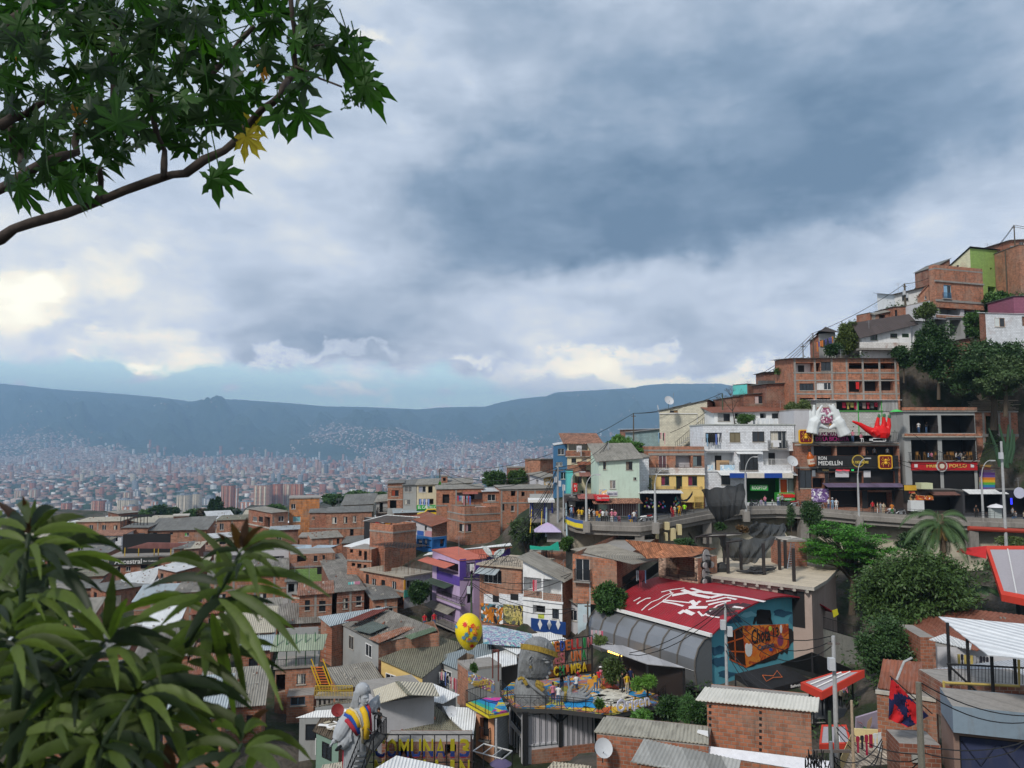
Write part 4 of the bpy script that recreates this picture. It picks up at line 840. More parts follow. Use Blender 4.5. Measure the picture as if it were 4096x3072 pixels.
c_=h.hit('R',2172,822,.3);q_=MB();q_.tube([(c_[0],-.25,c_[1]),(c_[0],-.3,c_[1])],.72,F(.5,.52,.65),20);q_.build('round_sign',h.root);pane(h,'R',2095,868,2110,925,mat('emit',(.03,.04,.8),e=1.2),.1,'blue_neon_tube')
rb=MB();V3()
for i,c_ in enumerate(((.30,.18,.05),(.10,.03,.03),(.08,.06,.10),(.07,.03,.14),(.10,.06,.22),(.50,.17,.02),(.6,.33,.02),(.10,.35,.04),(.03,.2,.35),(.15,.05,.3))):
 a=at(1857,575+i*22,106.8-i*.12);b_=at(1957,597+i*22,106.8-i*.12);rb.box(a.x,b_.x,a.y,a.y+1.0,b_.z,a.z,mat(S6,c_))
tag(rb.build('rainbow_stairs'),'outdoor stairs with risers painted in rainbow colours behind the light pole','stairs')
# upper hillside
V2()
h=H(S3,'long three storey brick and concrete frame house with open balconies, middle of the slope',180,1295,1660,113,90,xr=1108,wl=8,m=BRO,ext=5)
h.o('R',192,1330,352,1412,'b',bm=WHITE);h.o('R',372,1330,410,1405,'o');h.o('R',416,1322,504,1402,'w',cur=False);h.o('R',662,1330,1092,1384,'o',d=4)
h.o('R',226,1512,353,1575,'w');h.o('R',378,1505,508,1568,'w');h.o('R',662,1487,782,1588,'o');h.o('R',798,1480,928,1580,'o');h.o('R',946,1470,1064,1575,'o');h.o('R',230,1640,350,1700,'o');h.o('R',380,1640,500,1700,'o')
h.roof(mat(S0,(.16,.11,.09)),(0,.0,.6,.6),.5);h.cols('R',(186,364,514,646,788,936,1078),.28);h.band('R',1480,1492,CON);h.band('R',1412,1424,CON);h.band('R',1598,1610,CON)
V3()
h=H('green_trim_house','house level with green trimmed opening, hanging clothes and white lower wall below the brick block',380,5,190,110.5,90,xr=1100,wl=5,m=mat(S17,(.5,.5,.48),peel=.5),ext=2)
h.o('R',552,8,740,92,'o',fr=GREEN);h.o('R',748,8,950,92,'o');h.roof(WROOF,(0,0,.3,.3),.4);h.band('R',92,104,F(.07,.25,.06),X0=550,X1=962,pr=.12,name='green_sill');h.cols('R',(745,953),.12,F(.05,.35,.06))
pane(h,'R',385,65,515,200,BRO,.1,'brick_wall_part');pane(h,'R',965,0,1095,100,mat(S0,(.5,.5,.5),ax=0),.1,'zinc_wall_part');pane(h,'R',413,70,516,205,mat(S11,(.32,.08,.16),c2=(.5,.3,.4),c3=(.2,.04,.1)),.25,'pink_heart_panel')
h=H('white_wall_building','plain white rendered wall standing left of the giant white hands',183,92,380,107,90,xr=345,wl=7,m=GREYL);h.roof(kind=S7,over=.02)
V2()
h=H('white_balcony_house','white house with green window frames and peeling balcony wall high on the slope',782,1065,1230,119,86,xr=1215,xl=755,m=WHITE)
h.o('R',852,1068,915,1130,'w',fr=GREENW);h.o('R',1028,1045,1092,1110,'w',fr=GREENW,bars=1);h.o('R',1132,1030,1192,1105,'d',pm=F(.03,.05,.03),fr=GREENW)
h.roof(mat(S0,(.10,.08,.08)),(0,1.7,2.4,.9),.8);u0,u1,z0,z1=h.rect('R',760,1150,1190,1200,1.2);h.bx('R',u0,u1,-1.3,-1.15,z0,z1,mat(S17,(.72,.70,.68),peel=.6),'balcony_front');h.bx('R',u0,u1,-1.3,-.01,z0-.3,z0-.01,CON,'balcony_floor')
h=H('white_house','white plastered side house right of the green framed white house',1232,965,1180,120,90,xr=1370,m=WHITE);h.roof(mat(S0,(.2,.22,.19)),(0,-.2,.2,.4),.5)
h=H(S3,'small brick cube house on the ridge line',850,890,1010,126,70,xl=730,xr=862,m=BR,wr=5);h.roof(FIBG,None,.05)
h=H('brick_shack','patched shack with slanting sheets and clothes left of the bare brick wall',900,900,1000,125,85,xr=1060,xl=865,m=BR3,ml=F(.3,.28,.24));h.o('R',930,900,985,975,'o');h.roof(FIB,(-.1,.6,.9,.2),.3)
h=H(S3,'long bare brick wall house under the small tree on the slope',1062,838,960,124,88,xr=1440,m=BR);h.o('R',1070,862,1092,935,'w');h.roof(FIBG,(0,.3,.4,.2),.2)
h=H('white_house','white gabled house with dark roof behind the transformer pole',1070,725,830,135,88,xr=1335,m=WHITE);h.o('R',1132,735,1190,782,'w',cur=False,fr=BLK);h.roof(mat(S0,(.06,.045,.04)),(0,1.3,.9,1.3),.5)
h=H(S3,'brick house with sloping roofline left of the tall brick house',1372,650,830,127,60,xl=1268,xr=1440,m=BR2,ml=BR2);h.o('L',1330,712,1348,768,'w');h.roof(RUST,(0,.3,.2,-1.6),.15)
h=H('brick_tower_house','tall unfinished brick house with blue curtained window and open column storey on the crest',1435,500,780,118,72,xl=1374,xr=1850,m=BRO,ml=BR2,ext=1)
h.o('R',1502,642,1570,758,'w',fr=F(.3,.5,.6),cur=CL(.25,.42,.6),bars=0);h.roof(kind=S7,m=CON,over=.02);h.band('R',598,612,CON,pr=.2);h.rail('R',1500,710,1570,758,.25,F(.02,.1,.2));h.parapet(.5,BRO,gaps=('r',));h.band('R',765,785,CON,pr=.12)
h=H('column_storey','open concrete column storey with clutter under the tall brick house',1440,775,930,118.4,72,xr=1812,xl=1425,m=GREYL,ext=.2)
h.o('R',1462,785,1650,905,'o',d=2.4,inm=GREYL,pm=GREYP);h.o('R',1682,790,1795,905,'o',d=2.4,inm=GREYL,inner=True);h.roof(kind=S7,over=-.05);h.band('R',905,928,BR2,pr=.12,name='brick_front')
h=H('support_storey','dark lower storey on concrete stilts under the column storey',1540,935,1110,119,85,xr=1690,m=GREYP,ext=1);h.o('R',1555,950,1655,1090,'o',d=3);h.roof(kind=S7,over=.3)
h=H('green_block_house','tall lime green block house with a cream side wall at the top of the slope',1752,318,740,127,68,xl=1545,xr=1985,m=GRNB,ml=mat(S17,(.62,.60,.42)),ext=3)
h.o('L',1612,425,1634,482,'w',fr=BLK);h.o('L',1707,370,1730,435,'w',fr=BLK);h.o('R',1893,655,1965,715,'o');h.o('R',1912,490,1930,505,'o',d=.3);h.roof(mat(S0,(.035,.035,.04)),(0,.3,.2,-2.3),.3)
h=H(S3,'low brick house half hidden behind the green house, with flat dark roof',1460,470,560,132,80,xr=1560,xl=1440,m=BR3);h.roof(FIBG,(0,1.2,1.2,0),.2)
h=H(S3,'dark brick house with open upper gallery right of the green block house',1990,345,690,130,88,xr=2120,m=BR3,wl=7);h.o('R',1992,385,2050,415,'o');h.o('R',2000,470,2045,510,'o');h.roof(FIBG,(0,.2,.3,.1),.2);h.band('R',415,425,CON)
h=H(S3,'brick house with metal roof edge at the very top right of the slope',2112,250,760,127,85,xr=2420,m=BR,wl=8);h.o('R',2172,262,2210,300,'w');h.roof(ZINC,(0,.5,.8,.3),.4);h.band('R',295,304,CON)
h=H(S3,'lighter brick house corner cut by the right edge of the view, upper slope',2185,290,690,123,88,xr=2400,m=BR2);h.roof(FIBG,None,.1)
h=H('pink_house','dark pink painted block house at the right edge above the white block house',2128,745,900,114,88,xr=2400,m=mat(S17,(.30,.11,.17)));h.roof(FIBG,(0,.1,.1,0),.2)
h=H('white_block_house','white painted block house with a wide two pane window above the dark trees',1882,892,1160,110,80,xr=2400,xl=1820,m=WBLK,ml=BR3,wl=5);h.o('R',1952,932,2042,1012,'w',fr=F(.45,.3,.22),cur=CL(.62,.66,.66),d=.06);h.o('R',2195,920,2225,1005,'d',pm=BR3);h.roof(WROOF,(0,.05,.3,.2),.15)
h=H('brick_shack','small brick shack with grey roof sheet between the two dark tree crowns',1640,1130,1240,113,88,xr=1740,m=BR3);h.roof(FIBG,(0,.3,.3,0),.4)
h=H('wooden_shack','dark shack with drying clothes and ragged roof beside the wooden pole',400,1075,1285,126,60,xl=318,xr=545,m=mat(S5,(.5,.5,.5)),ml=BR3);h.o('R',410,1130,520,1200,'b',bm=DKW);h.roof(mat(S0,(.07,.055,.05)),(0,.6,1.2,-.9),.6)
h=H(S3,'low brown brick house left of the three storey brick block',-60,1520,1680,117,88,xr=178,m=BR3);h.roof(FIBG,(0,.2,.4,.2),.4)
FT=[]
HX=[]
_init=H.__init__
def _hi(s,*a,**k):
 _init(s,*a,**k);HX.append(s)
H.__init__=_hi
class Q:
 pass
 def __init__(s,name,label,px,zs,rm=None,wm=None,drop=3.,inset=.3,ax=0,real=None,cat='house',drop2=3.5,wins=0,thick=.06,walls=True,on=None):
  zs=zs if isinstance(zs,(list,tuple))else[zs]*4
  P=[atz(x,y,z)for(x,y),z in zip(px,zs)];c=sum(P,Vector())/4
  if on:s.root=on.root;lp=[on.loc(p)for p in P]
  else:s.root=empty(name,label,cat,Vector((c.x,c.y,c.z-drop)));lp=[p-s.root.location for p in P]
  real=(c.y<88 and rm not in(WROOF,LGREY))if real is None else real
  patch(lp,rm or FIB,real=real,ax=ax,thick=thick).build(S8,s.root)
  s.P=P;s.lp=lp;cc=sum(lp,Vector())/4;s.c=c
  if walls:
   ins=[cc+(p-cc)*(1-inset/max(.5,(p-cc).length))for p in lp]
   ins=[Vector((p.x,p.y,p.z-thick-.04))for p in ins];zb=-drop2;wms=wm if isinstance(wm,(list,tuple))else[wm or BR]*4
   mb=MB()
   for i in range(4):
    a,b=ins[i],ins[(i+1)%4];mb.quad([a,b,(b.x,b.y,zb),(a.x,a.y,zb)],wms[i%len(wms)])
   w=mb.build('wall',s.root);s.ins=ins
   for i in range(4):
    a,b=ins[i],ins[(i+1)%4]
    if wins and i in(0,3):
     L=(b-a).length;n=max(1,int(L/3));d=(b-a).normalized();nrm=Vector((d.y,-d.x,0));
     if nrm.dot(a-cc)<0:nrm=-nrm
     nrm.normalize()
     for j in range(n):
      if random.random()<.2:continue
      u=L*(j+.5)/n;w_=ru(.5,.75);zt=min(a.z,b.z)-ru(.45,.7);hgt=ru(1.,1.3)
      p=a+d*u
      o_=MB();q_=lambda du,dz,of:(p.x+d.x*du+nrm.x*of,p.y+d.y*du+nrm.y*of,dz)
      o_.quad([q_(-w_,zt-hgt,.012),q_(w_,zt-hgt,.012),q_(w_,zt,.012),q_(-w_,zt,.012)],GLS);pn=o_.build('window',s.root)
      fr=MB();fm=rc([BLK,WFR,CONL])
      for(u0,u1,v0,v1)in((-w_-.07,-w_,-hgt-.07,.07),(w_,w_+.07,-hgt-.07,.07),(-w_,w_,0,.07),(-w_,w_,-hgt-.07,-hgt),(-.03,.03,-hgt,0)):
       fr.loft([[q_(u0,zt+v0,.003),q_(u1,zt+v0,.003),q_(u1,zt+v1,.003),q_(u0,zt+v1,.003)],[q_(u0,zt+v0,.06),q_(u1,zt+v0,.06),q_(u1,zt+v1,.06),q_(u0,zt+v1,.06)]],fm)
      fr.build('frame',pn)
  if walls:
   for p in P+[c]:gp((p.x,p.y,p.z-drop-.2))
  FT.append((c.x,c.y,max((p-c).length for p in P)*.8))
def stones(q,n=8):
 mb=MB()
 for i in range(n):
  a,b=ru(.08,.92),ru(.08,.92);p=q.lp[0].lerp(q.lp[1],a).lerp(q.lp[3].lerp(q.lp[2],a),b)
  w=ru(.08,.22);mb.box(p.x,p.x+w,p.y,p.y+ru(.1,.5),p.z-.02,p.z+.12,rc([BR3,CON,CONL,BR]))
 mb.build('roof_weights',q.root)
RUST2=mat(S0,(.34,.15,.09),ax=0,dirt=.6,dcol=(.4,.38,.35,1),patch=.8);MOSS=mat(S0,(.24,.23,.17),dirt=.7,patch=.3);BEIGE=mat(S0,(.50,.46,.37),dirt=.2,patch=.2);LGREY=mat(S0,(.42,.48,.52),dirt=.2,patch=.2);CORAL=mat(S0,(.58,.17,.12),dirt=.15,patch=.1);PATCH=mat(S0,(.30,.28,.25),dirt=.8,patch=.9);BLUEZ=mat(S0,(.40,.50,.60),dirt=.2,patch=.3);MAR=mat(S0,(.20,.06,.05),dirt=.3)
V7()
h=H(S3,'narrow three storey brick house, leftmost of the row behind the white canopy',552,300,585,136,84,xr=688,m=BR2,wl=8);h.o('R',588,355,652,408,'w',cur=mat(S6,(.3,.05,.02),nm='curtain'));h.o('R',573,445,632,535,'o',im=BR3);h.roof(FIBG,(0,.1,.3,.2),.3);h.band('R',322,332,CON);h.band('R',435,442,CONL);h.band('R',515,585,GREYP,pr=.04,name='plaster_base')
h=H('grey_house','grey plastered three storey house with barred windows beside the green shop',690,315,585,135,86,xr=808,m=GREYP,wl=8);h.o('R',703,320,768,372,'w',bars=1,barm=WFR,cur=False);h.o('R',700,440,752,482,'w',bars=1,barm=WFR);h.roof(FIBG,(0,.1,.6,.5),.3)
h=H('cream_house','cream house over a bright green shop front with drying laundry',810,312,590,134,87,xr=985,m=mat(S5,(.6,.53,.38)),wl=8)
h.o('R',828,320,893,374,'w',cur=CL(.3,.32,.4));h.o('R',912,320,952,380,'o');h.o('R',830,432,960,482,'b',bm=DKW);h.o('R',815,532,980,585,'s',inm=GREEN)
h.roof(FIB,(0,.1,.7,.6),.3);h.sign('R',812,488,1000,528,GREEN,'EL CASTILLO',F(.7,.75,.7),out_=.6);h.awning('R',812,1000,526,1.2,.3,mat(S0,(.03,.25,.05)))
h=H('cream_gable_house','pale house with low gabled roof and two small windows behind the utility pole',1022,320,400,148,86,xr=1300,m=mat(S5,(.55,.50,.38)),wl=7);h.o('R',1178,318,1208,348,'w');h.o('R',1252,322,1278,350,'w');h.roof(FIB,(.2,.6,1.2,.9),.3)
h=H('stair_tower','tiny brick stair tower with a dark opening on the back roofs',1028,235,300,150,86,xr=1083,wl=2.5,m=BR);h.o('R',1045,245,1068,275,'o',d=.5);h.roof(kind=S7,over=.1)
h=H(S3,'large brick house with balcony laundry under a small red awning, centre of the back row',985,352,690,124,84,xr=1402,m=BRO,wl=8,ext=4)
h.o('R',1040,392,1100,472,'o',fr=F(.1,.3,.05),d=.4);h.o('R',1165,375,1395,438,'b',bm=GREYL,d=1.3);h.o('R',1082,516,1112,556,'w');h.roof(FIB,(0,.1,.4,.2),.2);h.band('R',486,498,CON);h.awning('R',1215,1350,368,1.2,.3,mat(S0,(.4,.13,.1)));h.cols('R',(1160,),.25)
h=H(S3,'brick house with zinc roof and one wide dark window right of the laundry balcony',1402,372,690,123,84,xr=1552,m=BRO,wl=7,ext=4);h.o('R',1438,392,1508,450,'w',cur=False);h.roof(ZINC,(0,.05,.3,.2),.3);h.band('R',458,468,CON)
h=H(S3,'wide brick and concrete frame house, right of the back row under the big tree',1555,352,720,121,82,xr=2030,m=BRO,wl=8,ext=4)
h.o('R',1645,362,1685,408,'o');h.o('R',1738,370,1768,410,'o');h.o('R',1560,478,1588,538,'w',cur=False);h.o('R',1645,490,1675,542,'w',cur=False);h.o('R',1905,480,2000,560,'b',bm=GREYP)
h.roof(FIB,(0,.1,.3,.2),.2);h.cols('R',(1552+10,1705,1860,2000),.25);h.band('R',462,474,CON);h.band('R',350,362,CON)
h=H(S3,'square brick house on the skyline left of the blue house',1905,88,260,140,45,xl=1770,xr=2020,m=BR,ml=BR2,ext=5);h.roof(kind=S7,over=.15,m=mat(S15,(.2,.17,.15)))
h=H('white_graffiti_house','white house with graffiti and long grey eave under the square brick house',1935,245,340,128,70,xl=1810,xr=2030,m=mat(S11,(.55,.55,.55),c2=(.6,.35,.03),c3=(.1,.1,.1)),ml=GREYL,ext=4);h.o('L',1865,262,1888,305,'o');h.roof(FIB,(0,.2,.6,.4),.5)
h=H(S3,'low brown brick roof piece on the skyline behind the round tree',1612,158,260,150,88,xr=1770,m=BR3,wl=4,ext=6);h.roof(kind=S7,over=.1)
h=H(S3,'two storey brick house with parapet terrace and white pink curtained window, centre',1236,580,800,111,62,xl=1082,xr=1548,m=BRO,ml=BR2,ext=4)
h.o('R',1238,655,1296,722,'w',cur=CL(.5,.3,.32));h.o('L',1186,655,1230,722,'w',cur=CL(.5,.48,.45));h.roof(kind=S7,over=.05);h.parapet(.9,BRO,gaps=('l',));h.band('R',632,645,CON);h.band('L',632,645,CON)
q=Q('roof_shed','tilted white sheet propped over the terrace of the central brick house',[(1245,575),(1330,500),(1425,500),(1290,545)],[-10.3,-9.2,-9.2,-10.2],WROOF,walls=False,on=h,drop=1.5,real=0,cat='roof shed')
h=H('cream_house','cream house with dark asbestos roof at the left edge of the back row',162,488,700,143,84,xr=415,m=mat(S5,(.52,.47,.36)),wl=7,ext=4);h.o('R',192,497,218,535,'w',cur=False);h.o('R',288,500,332,536,'w',cur=False);h.roof(FIBG,(0,.2,1.5,1.3),.5)
h=H('grey_house','small grey house with balcony rail between the cream house and the brick tower row',450,462,700,142,86,xr=560,m=GREYP,wl=6,ext=4);h.o('R',482,465,512,555,'o');h.roof(FIB,(0,.2,1,.8),.4);h.rail('R',462,508,548,552,.6)
h=H(S3,'long two storey brick house with three curtained windows left of the white canopy',5,560,830,133,80,xr=412,m=BR2,wl=8,ext=4)
h.o('R',62,593,105,650,'w',cur=CURT,fr=WFR);h.o('R',165,590,198,647,'w',cur=CURT);h.o('R',246,583,276,640,'w',cur=CURT);h.o('R',222,700,253,760,'o',d=.5);h.roof(FIBG,(0,.1,.5,.3),.2);h.band('R',690,702,CON)
h=H(S3,'brick house with two small windows and zinc patched roof below the long brick house',-120,790,960,124,70,xr=150,m=BRO,wl=7,ext=4);h.o('R',38,788,66,845,'w');h.o('R',103,778,128,832,'w');h.roof(FIB,(0,.1,.4,.2),.2);h.clutter(14)
h=H(S3,'dark brick house with lit parapet steps between the long brick house and the bar',150,830,1000,122,84,xr=345,m=BR3,wl=7,ext=3);h.roof(FIBG,(0,.1,.4,.2),.2)
h=H('canopy_bar','black walled rooftop bar under a broad white canopy with painted signs',640,650,800,113,55,xl=345,xr=800,m=F(.02,.018,.018),ml=F(.02,.018,.018),ext=3)
h.walls()
q=Q('white_canopy','broad white canopy roof on thin posts over the black rooftop bar',[(335,626),(640,645),(840,592),(545,572)],[-9.35,-9.35,-8.1,-8.1],WROOF,walls=False,on=h,drop=4,real=0,cat=S8)
sg=MB();V7()
for(x0,y0,x1,y1,m_)in((448,630,586,664,F(.4,.02,.02)),(458,592,478,640,F(.35,.1,.03))):
 a=at(x0,y1,111.5);b=at(x1,y0,111.5);sg.box(a.x,b.x,111.4,111.6,a.z,b.z,m_)
for(x,y,r_,m_)in((513,622,.62,F(.03,.03,.03)),(513,622,.4,F(.5,.5,.5)),(553,623,.6,F(.75,.42,.03)),(553,623,.42,F(.3,.02,.02))):
 a=at(x,y,111.3-(.1 if r_<.5 else 0));sg.tube([(a.x,a.y,a.z),(a.x,a.y-.08,a.z)],r_,m_,14)
tag(sg.build('bar_sign'),'cluster of red board, bottle and two round signs under the white canopy','sign')
h=H('small_house','small house with rusty roof, blue and pink painted walls and laundry right of the bar',945,672,770,106,48,xl=765,xr=1078,m=BR3,ml=GREYL,ext=1);h.o('L',782,672,812,735,'o');h.o('L',882,665,905,715,'w');h.roof(RUST,(0,.5,1.2,.7),.4,ax=1)
pane(h,'L',815,715,872,770,F(.03,.10,.38),.04,'blue_panel');pane(h,'L',884,715,943,770,F(.48,.25,.28),.04,'pink_panel')
h=H('blue_ground_floor','bright blue painted lower storey with posts and a red cloth under the rusty roof',945,772,878,105.5,48,xl=808,xr=1075,m=F(.03,.14,.38),ml=F(.03,.14,.38),ext=2);h.o('L',815,790,858,870,'o',d=1.5);h.o('L',868,790,940,870,'o',d=1.5);h.o('R',960,790,1060,860,'o',d=1.5);h.walls()
h=H(S3,'brick house with bare stepped parapets rising above the white roofed house',600,740,900,101,40,xl=395,xr=805,m=BRO,ml=BR,ext=2);h.roof(kind=S7,over=.05);h.parapet(.9,BRO,gaps=('l',))
h=H(S3,'brick house with smooth white roof and laundry windows left of the steel framed terrace',408,880,1110,101,15,xl=195,wr=5,m=BR,ml=BRO,ext=2)
for(a,b,c,d)in((222,868,248,910),(298,880,325,940),(345,885,372,975),(235,990,268,1028),(285,995,322,1045),(340,1005,368,1058)):h.o('L',a,b+10,c,d,'o',d=.35,im=BR3)
h.walls();h.band('L',975,990,CON,pr=.12)
q=Q('white_roof','smooth white sloping roof sheet over the laundry window house',[(160,850),(405,882),(575,790),(400,775)],[-13.9,-13.9,-12.9,-13.1],WROOF,walls=False,on=h,drop=6,real=0,cat=S8)
h=H('steel_frame_house','brick house with bare reinforcement bars, flat terrace slab and teal corner panel',700,1128,1290,94,42,xl=338,xr=930,m=WHITE,ml=BRO,ext=3.5)
for(a,b,c,d)in((360,1100,388,1200),(412,1138,450,1208),(497,1150,532,1222),(590,1162,630,1240)):h.o('L',a,b,c,d,'w')
h.o('R',722,1150,800,1232,'b',bm=DKW,d=1.2);h.o('L',480,1270,580,1370,'s',d=1.5);h.o('L',600,1290,690,1390,'s',d=1.5);h.o('L',370,1240,450,1350,'o')
h.roof(kind=S7,m=mat(S15,(.38,.34,.28)),over=.35);pane(h,'R',702,1235,805,1298,mat(S5,(.07,.38,.30)),.12,'teal_panel');pane(h,'R',702,1150,716,1235,F(.6,.3,.03),.12,'orange_pillar');h.band('L',1245,1262,CON,pr=.1)
mb=MB()
for i in range(30):
 u,v=ru(.3,h.WR-.2),ru(.3,h.WL-.2);
 if i<14:u,v=((.2,v)if i%2 else(u,.2))
 mb.tube([(u,v,h.hh+.2),(u+ru(-.05,.05),v,h.hh+ru(1.5,3.6))],.02,mat(S6,(.12,.06,.04),nm='rusty_bar'),4)
for z in(3.3,):
 for i in range(9):mb.tube([(.3+i*.5,.4,h.hh+z),(.3+i*.5,h.WL*.8,h.hh+z)],.03,mat(S6,(.06,.05,.05),nm='steel'),4)
 for i in range(12):mb.tube([(.3,.4+i*.55,h.hh+z+.06),(h.WR*.8,.4+i*.55,h.hh+z+.06)],.025,mat(S6,(.06,.05,.05),nm='steel'),4)
mb.build('reinforcement_bars',h.root);h.bx('R',h.WR*.35,h.WR*.95,h.WL*.7,h.WL*.72,h.hh+.2,h.hh+3.2,BR3,S25);h.bx('R',.2,h.WR*.3,h.WL*.5,h.WL*.52,h.hh+.2,h.hh+3.0,BR,S25)
h=H('purple_house','narrow purple and lilac house with coral red roof and window grilles, centre',1192,985,1580,88,58,xl=948,xr=1425,m=LILAC,ml=LILAC,ext=3,group=None)
h.o('L',1000,985,1180,1090,'b',bm=F(.08,.05,.04),d=1.6);h.o('R',1250,995,1330,1115,'o',d=.8);h.o('L',992,1195,1118,1290,'b',bm=LILAC,d=1.2);h.o('R',1258,1215,1313,1355,'o',d=.3,fr=BLK);h.o('L',1078,1395,1128,1455,'w',bars=1)
h.roof(CORAL,(0,0,.5,.4),.1)
for(a,b,c,d)in((1192,965,1249,1150),(1331,965,1385,1150),(1249,1116,1331,1150)):pane(h,'R',a,b,c,d,PURP,.05,'purple_band')
for(a,b,c,d)in((988,1092,1190,1172),(988,965,999,1092)):pane(h,'L',a,b,c,d,PURP,.05,'purple_band')
h.awning('L',905,1150,975,1.3,.35,CORAL,real=0);h.awning('L',945,1140,1160,1.2,.3,mat(S0,(.07,.11,.08)),real=0);h.awning('L',945,1160,1365,1.1,.5,FIB,real=0);h.rail('L',985,1265,1205,1330,.5);pane(h,'L',945,1300,1200,1360,LILAC,.5,'lilac_balcony_front',th=.08)
h.rail('L',940,1480,1185,1560,1.6,step=.2);h.rail('R',1230,1120,1330,1150,.05,floor=False)
q=Q('long_roof','long coral red and white roof stretching behind the purple house to the round tree',[(935,965),(1375,970),(1660,858),(1080,895)],[-14.2,-14.2,-13.0,-13.2],CORAL,PURP,drop=5,real=0,cat=S8,drop2=3.3)
q=Q('white_roof','narrow long white metal roof strip above the coral roof',[(865,935),(920,905),(1655,845),(1640,822)],[-14.0,-13.6,-12.6,-12.4],WROOF,walls=False,drop=3,real=0,cat=S8)
h=H('terrace_house','corner brick house with tiled roof terrace, ornate railing and peeling white lower storey',1740,1050,1560,84,30,xl=1368,wr=7,m=BR2,ml=BR2,ext=2)
h.o('L',1402,1062,1562,1180,'w',cur=False,fr=WFR,nosill=1);h.roof(kind=S7,m=mat(S15,(.45,.38,.30)),over=.3)
h.awning('L',1365,1550,1045,1.1,.5,LGREY)
u0,u1,z0,z1=h.rect('L',1368,1275,1740,1400)
for(a,b,c,d)in((1405,1290,1484,1380),(1540,1290,1640,1380),(1712,1290,1815,1380),(1484,1362,1540,1380),(1640,1345,1712,1380)):pane(h,'L',a,b-15,c,d,WBLK,.05,'white_block_band')
pane(h,'L',1484,1290,1540,1362,DARK,.04,'window');pane(h,'L',1640,1275,1712,1345,DARK,.04,'window')
pane(h,'L',1380,1365,1575,1530,mat(S11,(.03,.03,.035),c2=(.6,.2,.02),c3=(.1,.25,.3),sc=.9),.12,'graffiti');pane(h,'L',1577,1375,1780,1545,mat(S11,(.03,.03,.03),c2=(.5,.42,.12),c3=(.35,.33,.12),sc=.9,c4=(.1,.1,.1)),.12,'graffiti')
h.text('L','MTK',*[h.hit('L',x,0)[0]for x in(1430,1570)],*[h.hit('L',1500,y)[1]for y in(1475,1395)],F(.65,.22,.02),-.14,depth=.05);h.text('L','CREW',*[h.hit('L',x,0)[0]for x in(1590,1755)],*[h.hit('L',1670,y)[1]for y in(1480,1400)],F(.6,.5,.2),-.14,depth=.05)
rl=MB();
for side in range(2):
 for i in range(24):
  W_=h.WL if side==0 else h.WR
  u=W_*i/24;du=W_/24;z=h.hh+.2;f_=(lambda a,b,h=h:(-.25,a,b))if side==0 else(lambda a,b:(a,-.25,b))
  rl.tube([f_(u,z),f_(u+du*ru(-.5,1.3),z+1)],.02,BLK,4);rl.tube([f_(u,z+1),f_(u+du,z+ru(.2,.7))],.018,BLK,4);rl.tube([f_(u,z+1),f_(u+du,z+1)],.025,BLK,4);rl.tube([f_(u,z+ru(.3,.7)),f_(u+du,z+ru(.3,.7))],.018,BLK,4)
rl.build(S19,h.root)
h=H('brick_room','small brick roof room with black metal door behind the ornate railing',1910,905,1010,90,25,xl=1815,wr=4,m=BR,ml=BR2);h.roof(kind=S7,over=.05)
h=H('brick_room','brick roof room wall right of the black metal door',1975,900,1010,91,80,xr=2130,wl=3,m=BR2);h.roof(kind=S7,over=.02)
h=H('white_balcony_house','house with asbestos roof, red lattice balcony and blue white lower wall with diamonds',2100,1150,1530,79,30,xl=1752,xr=2195,m=BR2,ml=WHITE,ext=2)
h.o('L',1757,1125,1915,1248,'b',bm=WHITE,d=1.5);h.o('L',1930,1140,2090,1290,'b',bm=WHITE,d=1.5)
h.o('L',1838,1375,1948,1450,'o',d=.8);h.o('L',2010,1405,2070,1495,'w',cur=False);h.roof(FIB,(0,.2,1.9,1.7),.5)
pane(h,'L',1757,1245,1918,1305,mat(S12,(.35,.12,.07),bw=.22,bh=.2,mo=.05),.05,'lattice_front');pane(h,'L',1928,1270,2092,1335,mat(S12,(.35,.12,.07),bw=.22,bh=.2,mo=.05),.05,'lattice_front');h.band('L',1345,1362,WHITE,pr=.15)
V6()
b_=pane(h,'L',1822,350,2130,462,F(.012,.05,.20),.05,'blue_base')
for x in(1903,1985,2063):
 u,z=h.hit('L',x,388,.06);mb=MB();mb.loft([[(-.06,u,z+.55),(-.06,u-.25,z),(-.06,u,z-.55),(-.06,u+.25,z)],[(-.08,u,z+.55),(-.08,u-.25,z),(-.08,u,z-.55),(-.08,u+.25,z)]],WFR);mb.build('white_diamond',b_)
h=H('blue_white_house','pale blue rendered house side with dark windows behind the cables right of the diamonds',2290,240,480,80,30,xl=2135,wr=4,m=GREYL,ml=GREYL,ext=2);h.o('L',2160,262,2228,355,'w',cur=False);h.roof(FIB,(0,.1,1,.9),.5)
V5()
h=H('pale_blue_house','pale blue house corner with open doorway below the brick balcony house',360,20,490,78,30,xl=245,wr=5,m=mat(S5,(.40,.52,.60)),ml=mat(S5,(.45,.55,.60)),ext=2);h.o('L',303,45,386,185,'o');h.walls()
V1()
h=H(S3,'brick house with tall white framed window, laundry and grey asbestos roof, lower centre',592,1420,1640,77,22,xl=200,xr=965,wr=8,m=BR,ml=BRO,ext=2)
h.o('L',225,1408,350,1600,'w',cur=False,fr=WFR,nosill=1);h.rise=(0,0,.4,.4);h.o("R",640,1455,955,1620,'b',bm=DKW,d=1.8);h.walls();h.rail('L',212,1500,350,1605,.5);h.rail('R',610,1540,960,1640,.4)
q=Q('asbestos_roof','large grey asbestos roof with patched ridge in front of the red tile roof',[(180,1320),(740,1452),(962,1412),(490,1268)],[h.B.z+h.hh+k for k in(.1,.1,.1,.9)],FIB,walls=False,on=h,drop=5,cat=S8,ax=0)
